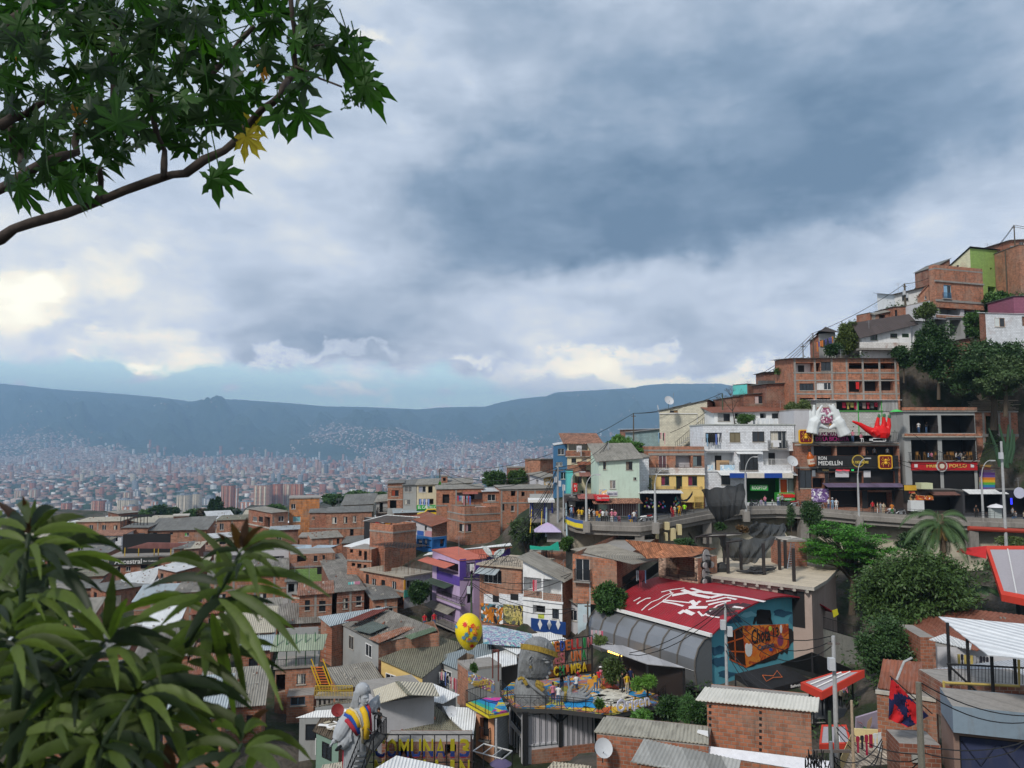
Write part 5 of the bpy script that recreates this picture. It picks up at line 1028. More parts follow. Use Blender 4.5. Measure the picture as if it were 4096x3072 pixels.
h=H('tile_roof_house','checkered brick house with terracotta tile roof and two round faced graffiti',1312,1400,1650,76,52,xl=962,xr=1480,m=BR2,ml=mat(S12,(.45,.30,.22),bw=.3,bh=.16,two=(.25,1.5)),ext=2)
h.o('L',1030,1375,1280,1572,'b',bm=BR3,d=1.6);h.walls();h.rail('L',1028,1505,1295,1580,.1)
q=Q('tile_roof','weathered terracotta tile roof with light patches, lower centre',[(860,1402),(1262,1385),(1478,1312),(668,1236)],[h.B.z+h.hh+k for k in(.15,.15,.4,1.9)],TILE,walls=False,on=h,drop=5,cat=S8,real=0,thick=.15)
for(x,y,w,hh_)in((1380,1410,42,60),(1378,1555,36,62)):
 u,z=h.hit('R',x,y,.03);s_=MB()
 for(dx_,dz_,rx,rz,m_)in((0,.2,.55,.75,BLK),(0,.2,.48,.67,F(.35,.34,.34)),(-.4,-.45,.32,.32,BLK),(.4,-.45,.32,.32,BLK),(-.4,-.45,.26,.26,F(.35,.34,.34)),(.4,-.45,.26,.26,F(.35,.34,.34)),(-.15,-.3,.05,.3,BLK),(.05,-.3,.05,.3,BLK),(-.05,.35,.1,.06,BLK)):
  k_=1.12;d0=-.03-.004*len(s_.f);rg=[[(u+(dx_+rx*cos(a))*k_,dd,z+(dz_+rz*sin(a))*k_)for a in[2*pi*i/18 for i in range(18)]]for dd in(-.004,d0)];s_.loft(rg,m_)
 s_.build('face_graffiti',h.root)
def poly(h,f,pts,m,out_=.03,name='panel'):
 q=[h.hit(f,x,y,out_)for x,y in pts];P_=lambda u,d,z:h.P(f,u,d,z)
 mb=MB();mb.loft([[P_(u,-.003,z)for u,z in q],[P_(u,-out_,z)for u,z in q]],m);return mb.build(name,h.root)
V9=lambda:V(0,1900,1400/1982)
V8()
def hb(label,xc,yt,yb,Y,r,xl=None,xr=None,m=None,ml=None,n=2,rows=2,rm=None,rise=(0,.1,.4,.3),slab=0,fr=1,ext=3.5,name=S3,f='R',**k):
 h=H(name,label,xc,yt,yb,Y,r,xl=xl,xr=xr,m=m or rc([BR,BR2,BRO]),ml=ml,ext=ext,**k)
 for ff in f:h.grid(ff,n,rows)
 if slab:h.roof(kind=S7,over=.1);h.parapet(.7)
 else:h.roof(rm or rc([FIB,FIBG,PATCH,RUST2,LGREY,MOSS,BEIGE,TILED]),rise,.3,real=0);h.clutter(8)
 if fr:h.band('R',yt+(yb-yt)*.45,yt+(yb-yt)*.45+10,CON);h.cols('R',((xc+(xr or xc+200))/2,),.25)
 return h
h=H('orange_brick_house','tall orange brick house with one dark window, highest of the left back row',1890,432,830,150,75,xr=2160,m=mat(S12,(.50,.20,.07),bw=.6,bh=.5),ext=4,wl=7);h.o('R',1912,478,1952,522,'w',cur=False);h.o('R',1928,588,1995,635,'w',cur=CL(.2,.45,.5));h.roof(kind=S7,over=.15)
h=H(S3,'brick house with light frame strip right of the orange brick house',2070,560,860,140,78,xr=2400,m=BR,ext=4);h.o('R',2098,592,2120,612,'w');h.roof(FIBG,(0,0,.3,.2),.2);h.band('R',690,702,CON)
h=H(S3,'brick house with four windows and a door under a flat roof, left back row',1740,560,840,147,50,xl=1532,xr=1882,m=BR2,ml=BR,ext=4)
h.o('L',1572,590,1612,632,'w',cur=False);h.o('L',1625,590,1662,636,'w',cur=False);h.o('L',1675,592,1725,685,'o',d=.8);h.o('R',1745,590,1762,640,'w');h.o('R',1800,585,1850,632,'w',cur=False);h.roof(FIB,(0,.1,.3,.1),.3);h.band('L',690,702,CONL,pr=.12);h.band('R',690,702,CONL,pr=.12)
h=H(S3,'lower brick house with yellow cloth on its roof edge right in the left back row',1985,775,900,133,80,xr=2300,m=BR2);h.roof(kind=S7,over=.2);h.o('R',2002,790,2022,812,'w')
hb('brick house with a narrow dark doorway left of the four window house',1245,625,900,155,80,xr=1530,n=3,rows=2,wl=7)
h=H(S3,'wide brick house with dark asbestos roof and a small chimney like brick cube',640,715,840,158,82,xr=1160,m=BR2,wl=8,ext=4);h.o('R',655,730,727,798,'w',cur=CURT,bars=1);h.o('R',840,728,866,748,'w');h.o('R',970,732,1008,762,'w',cur=CL(.1,.4,.08));h.roof(FIBG,(0,.1,1.9,1.6),.4)
h=H('brick_cube','small brick cube room with white slab on top of the asbestos roofed house',868,588,700,166,70,xr=998,m=BR2,wl=4);h.roof(kind=S7,m=CONL,over=.25)
h=H(S3,'brick house with a blue white curtain door left of the asbestos roofed house',418,690,880,157,85,xr=640,m=BR2,wl=6,ext=4);h.o('R',483,735,512,780,'w',cur=False);h.o('R',562,735,615,805,'d',pm=CL(.5,.55,.6));h.roof(FIBG,(0,0,.3,.3),.3)
mb=MB();a=at(405,600,160);b=at(640,600,160);zt=at(0,592,160).z;zb_=at(0,690,160).z
for i in range(9):x=a.x+(b.x-a.x)*i/8;mb.box(x-.05,x+.05,160,160.1,zb_,zt,BLK);mb.box(x-.05,x+.05,160.1,164,zt,zt+.1,BLK)
mb.box(a.x,b.x,160,160.1,zt,zt+.15,BLK);mb.box(a.x,b.x,164,164.1,zt,zt+.15,BLK);tag(mb.build('pergola'),'dark metal pergola frame on a brick rooftop at the left back','pergola')
hb('low brick house with dark corrugated roof at the far left edge of the back row',0,640,800,165,84,xr=400,n=4,rows=1,wl=7)
h=H('white_block_house','long white block wall house with red flower edge at the left',10,765,900,150,84,xr=410,m=WBLK,wl=6);h.o('R',248,770,288,820,'o');h.o('R',340,765,378,812,'o');h.o('R',150,790,185,825,'w');h.roof(TILED,(0,.0,.4,.4),.3,real=0)
h=H('balcony_bar','brick house with red sheet canopy, yellow posts and plants over a painted sign board',292,955,1140,128,80,xr=845,m=BR,wl=7,ext=3)
for(a,b,c,d)in((342,1030,403,1082),(450,1032,492,1072),(580,1018,640,1052),(700,1015,730,1060),(808,1012,840,1050)):h.o('R',a,b,c,d,'w',cur=False)
h.roof(kind=S7,over=.1);sg=pane(h,'R',300,955,735,1016,F(.03,.035,.03),.4,'sign_board');zq=[h.hit('R',500,y,.42)[1]for y in(1010,965)]
u=lambda x:h.hit('R',x,985,.42)[0]
h.text('R','Ancestral',u(350),u(590),*zq,WFR,-.45,sg);h.text('R','Bar Cultura',u(605),u(730),zq[0]+.3,zq[1]-.25,WFR,-.45,sg)
for x in(440,562,700,737,848):
 uu,z1=h.hit('R',x,865,.1);uu2,z0=h.hit('R',x,955,.1);mb=MB();mb.box(uu-.06,uu+.06,-.02,.1,h.hh+.21,z1,F(.5,.33,.03));mb.build('post',h.root)
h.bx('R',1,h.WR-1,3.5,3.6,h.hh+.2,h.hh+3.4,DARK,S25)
q=Q('red_canopy','faded red corrugated canopy roof over the yellow posts and plants',[(465,868),(860,872),(1000,822),(640,818)],[-16.9,-16.9,-15.9,-15.9],mat(S0,(.48,.22,.20),dirt=.3),walls=False,on=h,drop=6,real=0,cat=S8)
hb('brick house behind the red canopy, right end',868,880,1140,126,75,xr=1000,n=1,rows=1)
hb('brick shed under a small cream sheet right of the red canopy',975,880,1100,126,78,xr=1090,n=1,rows=1,m=BR3,rm=BEIGE,fr=0)
h=H('blue_roof_house','brick over lime green house with pale blue metal roof and barred window',1900,925,1180,112,72,xr=2300,m=BR2,ml=BR,ext=2);h.o('R',2112,935,2145,985,'w',cur=False);h.o('R',2190,930,2212,970,'w');h.o('R',1965,935,2045,990,'o',d=.6);h.walls();h.band('R',1032,1045,CON,pr=.1)
pane(h,'R',1903,1048,2300,1178,mat(S17,(.22,.38,.12)),.05,'green_lower_wall');poly(h,'R',[(2142,1035),(2212,1030),(2212,1095),(2142,1100)],DARK,.07,'window')
q=Q('blue_roof','pale blue metal roof sheet over the brick and green house',[(1500,905),(2035,932),(2330,842),(1860,835)],[-17.2,-17.2,-15.9,-15.9],BLUEZ,BR2,drop=6,real=0,cat=S8,drop2=1)
h=H('white_mural_house','white walled open kitchen level with blue bin under the pale blue roof',1330,900,1060,116,78,xr=1900,m=GREYL,ext=1,wl=4);h.o('R',1350,930,1590,1020,'b',bm=GREYL,inner=True);h.o('R',1650,940,1850,985,'b',bm=GREYL);h.walls()
h=H(S3,'long curved looking brick house with three white windows, left middle',1170,1130,1440,103,74,xr=1870,m=BRO,wl=8,ext=3)
h.o('R',1270,1275,1335,1325,'w',cur=CL(.6,.62,.62),fr=F(.3,.25,.2));h.o('R',1460,1270,1528,1325,'w',cur=CL(.6,.62,.62),fr=F(.3,.25,.2));h.o('R',1630,1268,1695,1322,'w',cur=CL(.6,.62,.62),fr=F(.3,.25,.2));h.roof(PATCH,(0,.0,.9,.9),.3);h.clutter(26);h.band('R',1245,1258,CON);h.band('R',1385,1395,CON);h.cols('R',(1240,1400,1590,1760))
h=H('grey_passage_house','narrow grey house with dark door between the curved brick house and the small brick block',1868,1170,1400,104,76,xr=1960,m=GREYP);h.o('R',1885,1185,1940,1262,'o');h.roof(FIBG,None,.3)
h=H(S3,'small flat roofed brick block with satellite dish and grey edge, left middle',2140,1310,1500,96,30,xl=1915,xr=2360,m=BR3,ml=BRO);h.o('L',2042,1362,2076,1420,'w',cur=CURT);h.roof(PATCH,(0,.1,.2,.1),.3);h.band('L',1328,1342,CONL)
h=H('red_sheet_house','dark lean to shelter with small red sheet above the brick block',1760,1395,1460,97,75,xr=1880,m=BR3);h.walls();h.awning('R',1755,1880,1380,1.2,.3,mat(S0,(.42,.12,.13)))
hb('brick house in the left middle with worn asbestos roof held by stones',1320,1500,1640,90,76,xr=1790,n=3,rows=1,rm=FIB,rise=(0,.1,.9,.8))
hb('brick house with grey patched roof directly below the flat roofed brick block',1800,1545,1650,88,76,xr=2180,n=2,rows=1,rm=PATCH,rise=(0,0,.9,.9))
hb('brick house with beige roof and stones in the left middle behind the shrub',805,1070,1230,115,80,xr=1110,n=2,rows=1,rm=BEIGE,rise=(0,0,.9,.9))
hb('brick house hidden behind leaves with hanging towels, left middle',1090,905,1120,133,80,xr=1300,n=2,rows=2)
h=H('white_house','white L shaped house with worn zinc roof behind the shrub leaves',365,1225,1350,108,76,xr=660,xl=170,m=WHITE,ml=GREYL);h.o('R',405,1245,430,1285,'w');h.o('L',195,1240,250,1300,'w',bars=1);h.roof(ZINC,(0,.2,1.6,.9),.3);h.clutter(14)
hb('brick wall house with zinc roof right of the white L shaped house',660,1175,1330,110,76,xr=800,n=1,rows=1,rm=ZINC)
hb('brick house with rusted lean to roof below the white L shaped house',520,1345,1500,98,76,xr=830,n=2,rows=1,rm=LGREY,rise=(0,0,.9,.9))
hb('dark brick house in the shade left of the long curved brick house',880,1270,1480,100,76,xr=1160,n=2,rows=2)
hb('brick house partly seen between shrub leaves at the far left, upper',0,920,1100,135,82,xr=290,n=3,rows=1)
hb('brick house partly seen between shrub leaves at the far left, lower',-60,1130,1300,115,80,xr=240,n=3,rows=1)
V9()
h=H('green_roof_bar','rooftop bar with pale green roof, black railing and blue barrels',1555,1100,1260,72,78,xr=1790,m=BR2,wl=6,ext=3)
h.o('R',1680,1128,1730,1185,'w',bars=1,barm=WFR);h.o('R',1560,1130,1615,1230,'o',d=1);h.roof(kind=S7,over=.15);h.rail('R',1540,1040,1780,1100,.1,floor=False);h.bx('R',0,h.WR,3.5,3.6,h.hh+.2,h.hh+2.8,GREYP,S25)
for i in range(5):u=.1+i*(h.WR-.3)/4;h.bx('R',u,u+.08,-.05,.05,h.hh+.2,h.hh+3.1,GREENW,'post')
q=Q('green_roof','pale grey green roof sheet over the rooftop bar',[(1528,1000),(1828,990),(1855,900),(1560,905)],[-18.6,-18.6,-17.6,-17.6],mat(S0,(.34,.40,.30),dirt=.3),walls=False,on=h,drop=6,cat=S8,real=0)
h=H(S3,'brick house with blue framed wide window right under the rooftop bar',1620,1255,1420,70,78,xr=1775,m=BR2,wl=4);h.o('R',1645,1258,1728,1305,'w',cur=False,fr=F(.1,.2,.3));h.walls()
for(lab,xc,yt,yb,Y,xr,rm)in(('beige roofed house with open grey terrace in the left lower middle',1335,900,1010,80,1540,BEIGE),('grey roofed shed beside the beige terrace roof',1355,1000,1100,77,1530,LGREY),('brick house with tiny balcony hidden between the big shrub leaves',800,880,1020,88,990,WROOF),('brick house with red and white roof pieces behind the hanging leaves',1060,1130,1240,74,1260,RUST2),('brick house with pale roof under the white tarpaulin roof',1100,1330,1480,62,1480,FIB),('brick house behind the leaves at the lower left, with ladder',760,1040,1200,76,1060,PATCH),('brick house deep behind the shrub, lower far left',200,1040,1250,76,700,FIBG),('brick house deep behind the shrub, bottom far left',100,1300,1600,62,800,PATCH),('brick house deep behind the shrub, left edge',-150,850,1100,88,500,FIB),('brick house low behind the shrub tips, middle of the lower left',850,1400,1650,58,1250,LGREY)):
 hb(lab,xc,yt,yb,Y,76,xr=xr,n=max(1,(xr-xc)//100),rows=1,rm=rm,rise=(0,0,1.2,1.2),fr=0)
q=Q('white_tarp_roof','bright white curved roof sheet glimpsed through the leaves',[(1180,1240),(1300,1290),(1270,1150),(1160,1170)],-21.5,WROOF,GREYP,drop=4,cat=S8)
V7();hb('brick house with bare side wall below the steel bar house, left part',105,1262,1450,91,72,xl=-60,xr=345,n=2,rows=1,rm=PATCH,m=BR3);hb('low brick house with red and grey sheets under the green terrace edge',-230,1290,1480,90,76,xr=60,n=2,rows=1,rm=RUST2);hb('small brick house in the hollow left of the bush and teal panel',430,1330,1480,90,70,xr=640,n=2,rows=1,rm=FIBG)
V6();q_=[at(x,y,d)for x,y,d in((1392,392,80),(1500,400,80),(1830,470,77),(1830,560,74),(1400,520,75))];mb=MB();mb.loft([q_,[p-Vector((0,0,.4))for p in q_]],mat(S11,(.10,.28,.36),c2=(.4,.5,.55),c3=(.3,.12,.3),sc=2,c4=(.55,.6,.6)));tag(mb.build('painted_ramp'),'sloping ramp wall covered in turquoise graffiti behind the balloon','wall')
V6()
q=Q('zinc_roof_house','house with long pale blue grey zinc roof and water tank at its left',[(45,405),(350,330),(565,228),(-60,318)],[-18.6,-18.6,-17.9,-17.9],LGREY,BR,drop=3,wins=1,drop2=3)
q=Q('patched_roof_house','house under a big patchwork roof of rust, green and grey sheets, left of the balloon',[(140,385),(470,560),(1000,425),(560,255)],[-18.7,-18.9,-18.6,-18.2],PATCH,[GREYP,BR2,BR,BR],drop=4,drop2=3.5,wins=1,ax=1);stones(q,16)
for(pts,m_,z)in(([(385,510),(480,552),(870,385),(720,400)],RUST2,-18.72),([(165,360),(330,350),(560,250),(420,260)],MAR,-18.1),([(700,490),(760,520),(990,440),(960,410)],mat(S0,(.14,.2,.13),dirt=.5),-18.5),([(250,430),(400,470),(560,400),(420,360)],mat(S0,(.12,.15,.14),dirt=.4),-18.55)):
 mb=patch([atz(x,y,z+.12)-q.root.location for x,y in pts],m_,real=1,ax=1);mb.build('roof_patch',q.root)
h=H('brick_wall_house','brick upper storey with small window under the patchwork roof',465,560,720,76.3,78,xr=1010,m=BR2,wl=5,ext=3);h.o('R',478,575,515,655,'w',cur=CL(.3,.45,.5));h.rise=(0,.8,.8,0);h.walls()
h=H('dark_gallery_house','shabby three level gallery house with stairs and white graffiti below the patchwork roof',160,420,900,82.8,60,xr=460,xl=140,m=GREYP,ml=BR3,ext=2);h.o('R',205,440,280,590,'w',cur=False);h.o('R',320,560,455,700,'o',d=2);h.o('R',200,640,450,900,'o',d=2.5);h.walls();poly(h,'R',[(165,780),(350,800),(360,915),(165,915)],mat(S11,(.6,.6,.62),c2=(.15,.2,.3),c3=(.5,.55,.3),sc=2),.1,'graffiti')
q=Q('mossy_roof_house','yellow fronted house under a large mossy asbestos roof with greenish edge',[(470,690),(860,862),(1235,560),(985,488)],[-20.1,-20.6,-19.7,-19.3],MOSS,[YEL,GREYP,GREYP,BR],drop=3.4,drop2=3,ax=0,wins=1)
q=Q('slate_roof_house','house with smooth blue grey roof directly below the yellow balloon',[(942,690),(1185,790),(1480,640),(1475,532)],[-20.2,-20.4,-19.6,-19.3],mat(S0,(.26,.31,.34),dirt=.15,patch=.2),[GREYP,BR,BR,BR],drop=3.4,drop2=3.2,wins=1)
q=Q(S26,'building with long dirty white corrugated roof behind the statue bust',[(1418,512),(1700,650),(2150,520),(1990,455)],[-19.0,-19.3,-18.6,-18.4],WROOF,[GREYP,BR,BR,BR],drop=3.4,drop2=3)
q=Q(S26,'workshop with white sheet roof and open front left of the statue bust',[(1275,700),(1455,785),(1700,735),(1690,590)],[-19.8,-20.0,-19.7,-19.4],WROOF,walls=False,drop=3,cat=S8)
h=H('laundry_house','open fronted house with people and hanging laundry beside the mural building',950,725,960,74,74,xr=1185,m=DKW,wl=4,ext=1);h.o('R',1000,760,1175,960,'b',bm=DKW,d=2);h.walls();h.rail('R',990,850,1180,965,.1)
h=H('mural_building','small building with colourful mural band and rooftop stall under the white sheet roof',1265,800,1060,67.5,66,xl=1172,xr=1560,m=GREYP,ml=BR2,ext=1);h.roof(kind=S7,over=.02)
mp=poly(h,'R',[(1268,805),(1500,890),(1500,1000),(1268,905)],mat(S11,(.35,.12,.28),c2=(.6,.45,.1),c3=(.1,.35,.5),sc=1.6),.05,S11)
h.text('R','TERRAGLOBOS',h.hit('R',1310,0)[0],h.hit('R',1445,0)[0],h.hit('R',1380,930)[1],h.hit('R',1380,880)[1],F(.7,.5,.1),-.08,mp)
mb=MB();
for(x0,x1,y0,y1)in((1478,1490,615,862),(1528,1540,630,890)):a=at(x0,y0,63);b=at(x1,y1,63);mb.box(a.x,b.x,62.9,63.1,b.z,a.z,MAR)
a=at(1478,612,63);b=at(1540,628,63);mb.box(a.x,b.x,62.88,63.12,a.z-.15,a.z,MAR);tag(mb.build('door_frame'),'tall empty dark red metal gate frame beside the stall','gate frame')
mb=MB();
for(m_,y0,y1)in((BR3,690,800),):
 P_=[atz(1172,695,-19.6),atz(1240,720,-19.6),atz(1320,660,-19.4),atz(1250,640,-19.4)]
 for a,b in zip(P_,P_[1:]+P_[:1]):mb.quad([a,b,b-Vector((0,0,1.5)),a-Vector((0,0,1.5))],F(.2,.15,.11))
tag(mb.build('balloon_basket'),'open box basket hanging on cords under the yellow balloon','basket')
h=H('beige_roof_house','grey walled house with beige double pitched roof and dark ridge cap',470,1085,1235,60,ra(470,1085,60,965,1015),xr=965,m=GREYL,wl=6,ext=2.5);h.walls();TZ=h.B.z+h.hh+.06
for(pts,zs)in(([(462,1090),(752,1008),(640,890),(425,965)],[TZ,TZ+1,TZ+1,TZ]),([(745,1010),(1015,1022),(955,905),(632,890)],[TZ+1,TZ,TZ,TZ+1])):
 mb=patch([atz(x,y,z)for(x,y),z in zip(pts,zs)],mat(S0,(.58,.53,.42),dirt=.1,patch=.15),real=0,ax=0)
 adopt(mb.build('roof_slope'),h.root)
mb=patch([atz(x,y,z+.08)for(x,y),z in zip([(720,1005),(765,1008),(655,888),(620,892)],[TZ+1]*4)],MOSS,real=0,ax=0);adopt(mb.build('ridge_cap'),h.root)
q=Q('asbestos_roof_house','house with broad worn asbestos roof above the big yellow letters',[(470,1390),(1300,1392),(968,1100),(530,1242)],[-21.9,-21.9,-21.2,-21.3],MOSS,BR3,drop=3,drop2=3,ax=0);stones(q,8)
q=Q('asbestos_roof_house','house with long pale asbestos roof behind the robed statue',[(-120,1120),(250,1080),(470,1000),(400,1010)],[-21.5,-21.4,-20.8,-20.9],BEIGE,GREYP,drop=3,drop2=3)
q=Q(S26,'house with bright white zinc roof left of the robed statue',[(-260,1215),(80,1210),(240,1130),(-80,1150)],[-21.8,-21.8,-21.3,-21.4],WROOF,GREYP,drop=3,drop2=3,wins=1)
q=Q('rubble_roof_house','house with brown roof covered in broken white sheets left of the robed statue',[(-110,1330),(130,1440),(230,1215),(-40,1215)],[-22.3,-22.4,-21.8,-21.8],mat(S0,(.13,.10,.07),dirt=.6),[F(.2,.3,.25),BR3,BR3,BR3],drop=3,drop2=3,wins=1)
for i in range(16):
 mb=MB();a,b=ru(.1,.7),ru(.2,.9);p=q.lp[0].lerp(q.lp[1],a).lerp(q.lp[3].lerp(q.lp[2],a),b)+Vector((0,0,.12+i*.01));d1=Vector((ru(.3,1.2),ru(-.6,.6),0));d2=Vector((-d1.y,d1.x,.1))*ru(.15,.5)
 mb.quad([p,p+d1,p+d1+d2,p+d2],rc([CONL,WFR,F(.4,.35,.25)]));mb.quad([p-Vector((0,0,.03)),p+d1-Vector((0,0,.03)),p+d1-Vector((0,0,.0)),p],CONL);mb.build('broken_sheet',q.root)
q=Q(S26,'house with white ribbed roof sheets right of the beige gable roof',[(960,1070),(1040,1090),(1190,1010),(945,905)],[-20.9,-20.9,-20.6,-20.4],WROOF,GREYP,drop=3,drop2=2.5)
q=Q(S26,'white ribbed roof strip running down beside the satellite dish',[(1100,1210),(1310,1400),(1345,1130),(1040,1110)],[-21.2,-21.8,-20.9,-20.9],WROOF,GREYP,drop=3,drop2=2.5)
q=Q(S26,'bright white roof cut by the bottom edge below the big letters',[(380,1700),(1250,1700),(1120,1650),(632,1548)],[-18.4,-18.4,-18.4,-18.2],WROOF,GREYP,drop=2.5,drop2=3)
q=Q('ribbed_roof_house','cream ribbed roof at the bottom edge below the robed statue',[(-60,1720),(190,1700),(170,1600),(-20,1630)],[-22.5,-22.5,-22.3,-22.3],BEIGE,GREYP,drop=2.5,drop2=3)
mb=MB();a=atz(-60,985,-21.6);b=atz(265,990,-21.6);mb.box(a.x,b.x,a.y-1.2,a.y,-21.8,-21.6,CON)
for i in range(26):x=a.x+(b.x-a.x)*i/25;mb.box(x-.02,x+.02,a.y-1.2,a.y-1.16,-21.6,-20.75,F(.55,.38,.05))
for z in(-20.75,-21.15):mb.box(a.x,b.x,a.y-1.2,a.y-1.15,z,z+.05,F(.55,.38,.05))
for i in range(8):x=a.x+(b.x-a.x)*(i+.5)/8;mb.box(x-.1,x+.1,a.y-1,a.y-.8,-24,-21.8,CON)
tag(mb.build('footbridge'),'concrete walkway with yellow railing in front of the white graffiti','walkway')
st=MB();
V9()
for i in range(9):
 p=at(1795+i*6,1090+i*15,68.5);st.box(p.x-.45,p.x+.45,p.y,p.y+.25,p.z-.05,p.z,F(.5,.12,.02))
for dx_ in(-.5,.5):
 a=at(1795,1082,68.5);b=at(1848,1225,68.5);st.tube([(a.x+dx_,a.y,a.z+.6),(b.x+dx_,b.y,b.z+.6)],.05,F(.65,.4,.02),5);st.tube([(a.x+dx_,a.y,a.z),(b.x+dx_,b.y,b.z)],.06,F(.65,.4,.02),5)
tag(st.build('yellow_stairs'),'steep outdoor stair with yellow rails and orange treads','stairs')
V5()
h=H('barrel_roof_hall','hall with curved red corrugated roof painted in white, blue mural gable and glazed side gallery',1425,470,890,66,57,xl=560,wr=15.2,m=mat(S5,(.10,.36,.46),dirt=.3),ml=F(.10,.10,.11),ext=2.5)
h.walls();HALL=h
A,Bc,hh=h.WR,h.WL,h.hh;NA,NB=24,4;RISE=2.2
def arc(s_):return hh+.15+RISE*(1-(2*s_-1)**2)
mb=MB();RED=mat(S0,(.36,.022,.035),ax=1,dirt=.3,patch=.3,ro=.5,per=.28)
for i in range(NA):
 for(y0,y1)in((-.7,Bc+.4),):
  s0,s1=i/NA,(i+1)/NA;x0,x1=-.5+(A+1)*s0,-.5+(A+1)*s1
  mb.quad([(x0,y0,arc(s0)),(x1,y0,arc(s1)),(x1,y1,arc(s1)),(x0,y1,arc(s0))],RED)
  mb.quad([(x0,y0,arc(s0)-.12),(x0,y1,arc(s0)-.12),(x1,y1,arc(s1)-.12),(x1,y0,arc(s1)-.12)],RED);mb.quad([(x0,y0,arc(s0)-.12),(x1,y0,arc(s1)-.12),(x1,y0,arc(s1)),(x0,y0,arc(s0))],F(.25,.01,.02))
mb.build(S8,h.root)
gb=MB()
for i in range(NA):s0,s1=i/NA,(i+1)/NA;gb.quad([(A*s0,.0,hh),(A*s1,.0,hh),(A*s1,.0,arc(s1)-.1),(A*s0,.0,arc(s0)-.1)],h.m)
gb.build('gable',h.root)
gt=MB();gt.box(-.75,-.5,-.7,Bc+.4,hh-.05,hh+.22,WFR);gt.build('gutter',h.root)
def roofhit(X,Y):
 d=ray(X,Y);best=None
 for k in range(200):
  p=d*(60+k*.2);q=h.loc(p);s_=(q.x+.5)/(A+1)
  if-.02<=s_<=1.02 and q.z<=arc(min(1,max(0,s_)))+.05:return Vector((q.x,q.y,arc(min(1,max(0,s_)))+.03))
 return None
paint=MB()
def stroke(pts,w=.3,m=None):
 w*=.62 if m is None else 1
 P_=[roofhit(*p)for p in pts];P_=[p for p in P_ if p]
 for a,b in zip(P_,P_[1:]):
  n=max(1,int((b-a).length/.5))
  for i in range(n):
   p,q=a.lerp(b,i/n),a.lerp(b,(i+1)/n);d=(q-p);d.z=0
   if d.length<.01:continue
   d.normalize();s_=Vector((-d.y,d.x,0))*w/2
   c=[p-s_,q-s_,q+s_,p+s_];paint.quad([(v.x,v.y,arc(min(1,max(0,(v.x+.5)/(A+1))))+.02)for v in c],m or WPT)
WPT=mat(S6,(.68,.64,.64),nm='white_roof_paint')
for s_ in(([(810,265),(850,225),(900,190),(960,165),(1010,140),(1075,110),(1060,90)],.22),([(870,268),(930,225),(1000,180),(1060,140),(1090,105)],.2),([(770,215),(790,190),(850,165),(890,160)],.3),([(740,180),(800,155)],.25),([(985,105),(1060,85),(1190,68)],.35),([(1080,130),(1200,110),(1330,100),(1430,110)],.8),([(1170,85),(1290,125),(1420,150),(1520,130)],.8),([(1250,70),(1380,110),(1560,130),(1700,145),(1900,185)],.6),([(990,190),(1100,205),(1180,225)],.35),([(1000,170),(1130,185),(1240,200)],.3),([(1250,180),(1290,225),(1230,245),(1390,240)],.7),([(1330,180),(1280,215)],.5),([(1140,290),(1190,265),(1240,285),(1270,300)],.7),([(1310,280),(1350,320),(1420,270),(1480,225),(1560,195)],.3),([(1380,190),(1470,170),(1560,150),(1650,165)],.5),([(1400,215),(1500,195),(1600,175)],.5),([(1620,235),(1710,245)],.5),([(1380,310),(1430,320),(1500,330)],.25)):
 stroke(*s_)
BKP=mat(S6,(.05,.02,.025),nm='black_roof_paint')
for s_ in(([(1400,300),(1480,250),(1560,235)],1.0),([(1450,310),(1560,270),(1640,255)],.9),([(1560,225),(1680,205),(1760,225)],.7),([(1560,310),(1660,290)],.5)):stroke(s_[0],s_[1],BKP)
paint.build('roof_painting',h.root)
c=lambda pts,m_,o_,nm='mural_shape':poly(h,'R',pts,m_,o_,nm)
SW=F(.03,.10,.17);LB=F(.22,.52,.62)
for(x,y,a,b)in((1480,620,70,40),(1500,720,60,45),(1620,350,90,30),(1760,300,70,25),(1560,830,80,30),(2050,290,80,30),(2180,330,60,60),(2200,480,40,90),(2260,560,50,60),(2240,330,30,60),(2280,260,40,30)):
 c([(x+a*cos(t_)*(1+.25*sin(3*t_+x)),y+b*sin(t_)*(1+.25*cos(4*t_+y)))for t_ in[2*pi*i/20 for i in range(20)]],rc([SW,LB,F(.07,.22,.32)]),.02+ru(0,.01))
c([(2110,420),(2140,430),(2150,450),(2175,465),(2165,530),(2130,560),(2110,600),(2100,655),(2075,630),(2050,655),(2030,640),(2005,700),(1960,710),(1900,730),(1830,740),(1800,760),(1740,770),(2000,560)],BLK,.035)
c([(1570,470),(1705,405),(1735,770),(1590,690)],F(.035,.015,.01),.045)
for pts in([(1570,468),(1705,403),(1705,415),(1570,480)],[(1570,545),(1715,500),(1715,512),(1570,557)],[(1585,620),(1725,625),(1725,638),(1585,632)],[(1590,690),(1735,758),(1735,772),(1590,703)],[(1628,440),(1638,436),(1648,722),(1638,718)]):c(pts,F(.5,.10,.02),.055)
c([(1703,402),(2110,385),(2116,592),(1737,772)],mat(S11,(.58,.13,.02),c2=(.35,.05,.02),c3=(.68,.24,.03),sc=.8,c4=(.62,.2,.03)),.06,'mural_container')
c([(1835,262),(1865,255),(1950,262),(1958,300),(1955,385),(1835,385),(1825,330)],F(.012,.012,.014),.05,'mural_figure');c([(1815,320),(1835,330),(1812,385),(1798,385)],BLK,.065,'mural_figure');c([(1952,320),(1972,385),(1958,385),(1945,345)],BLK,.065,'mural_figure')
u=lambda x,y:h.hit('R',x,y,.07)
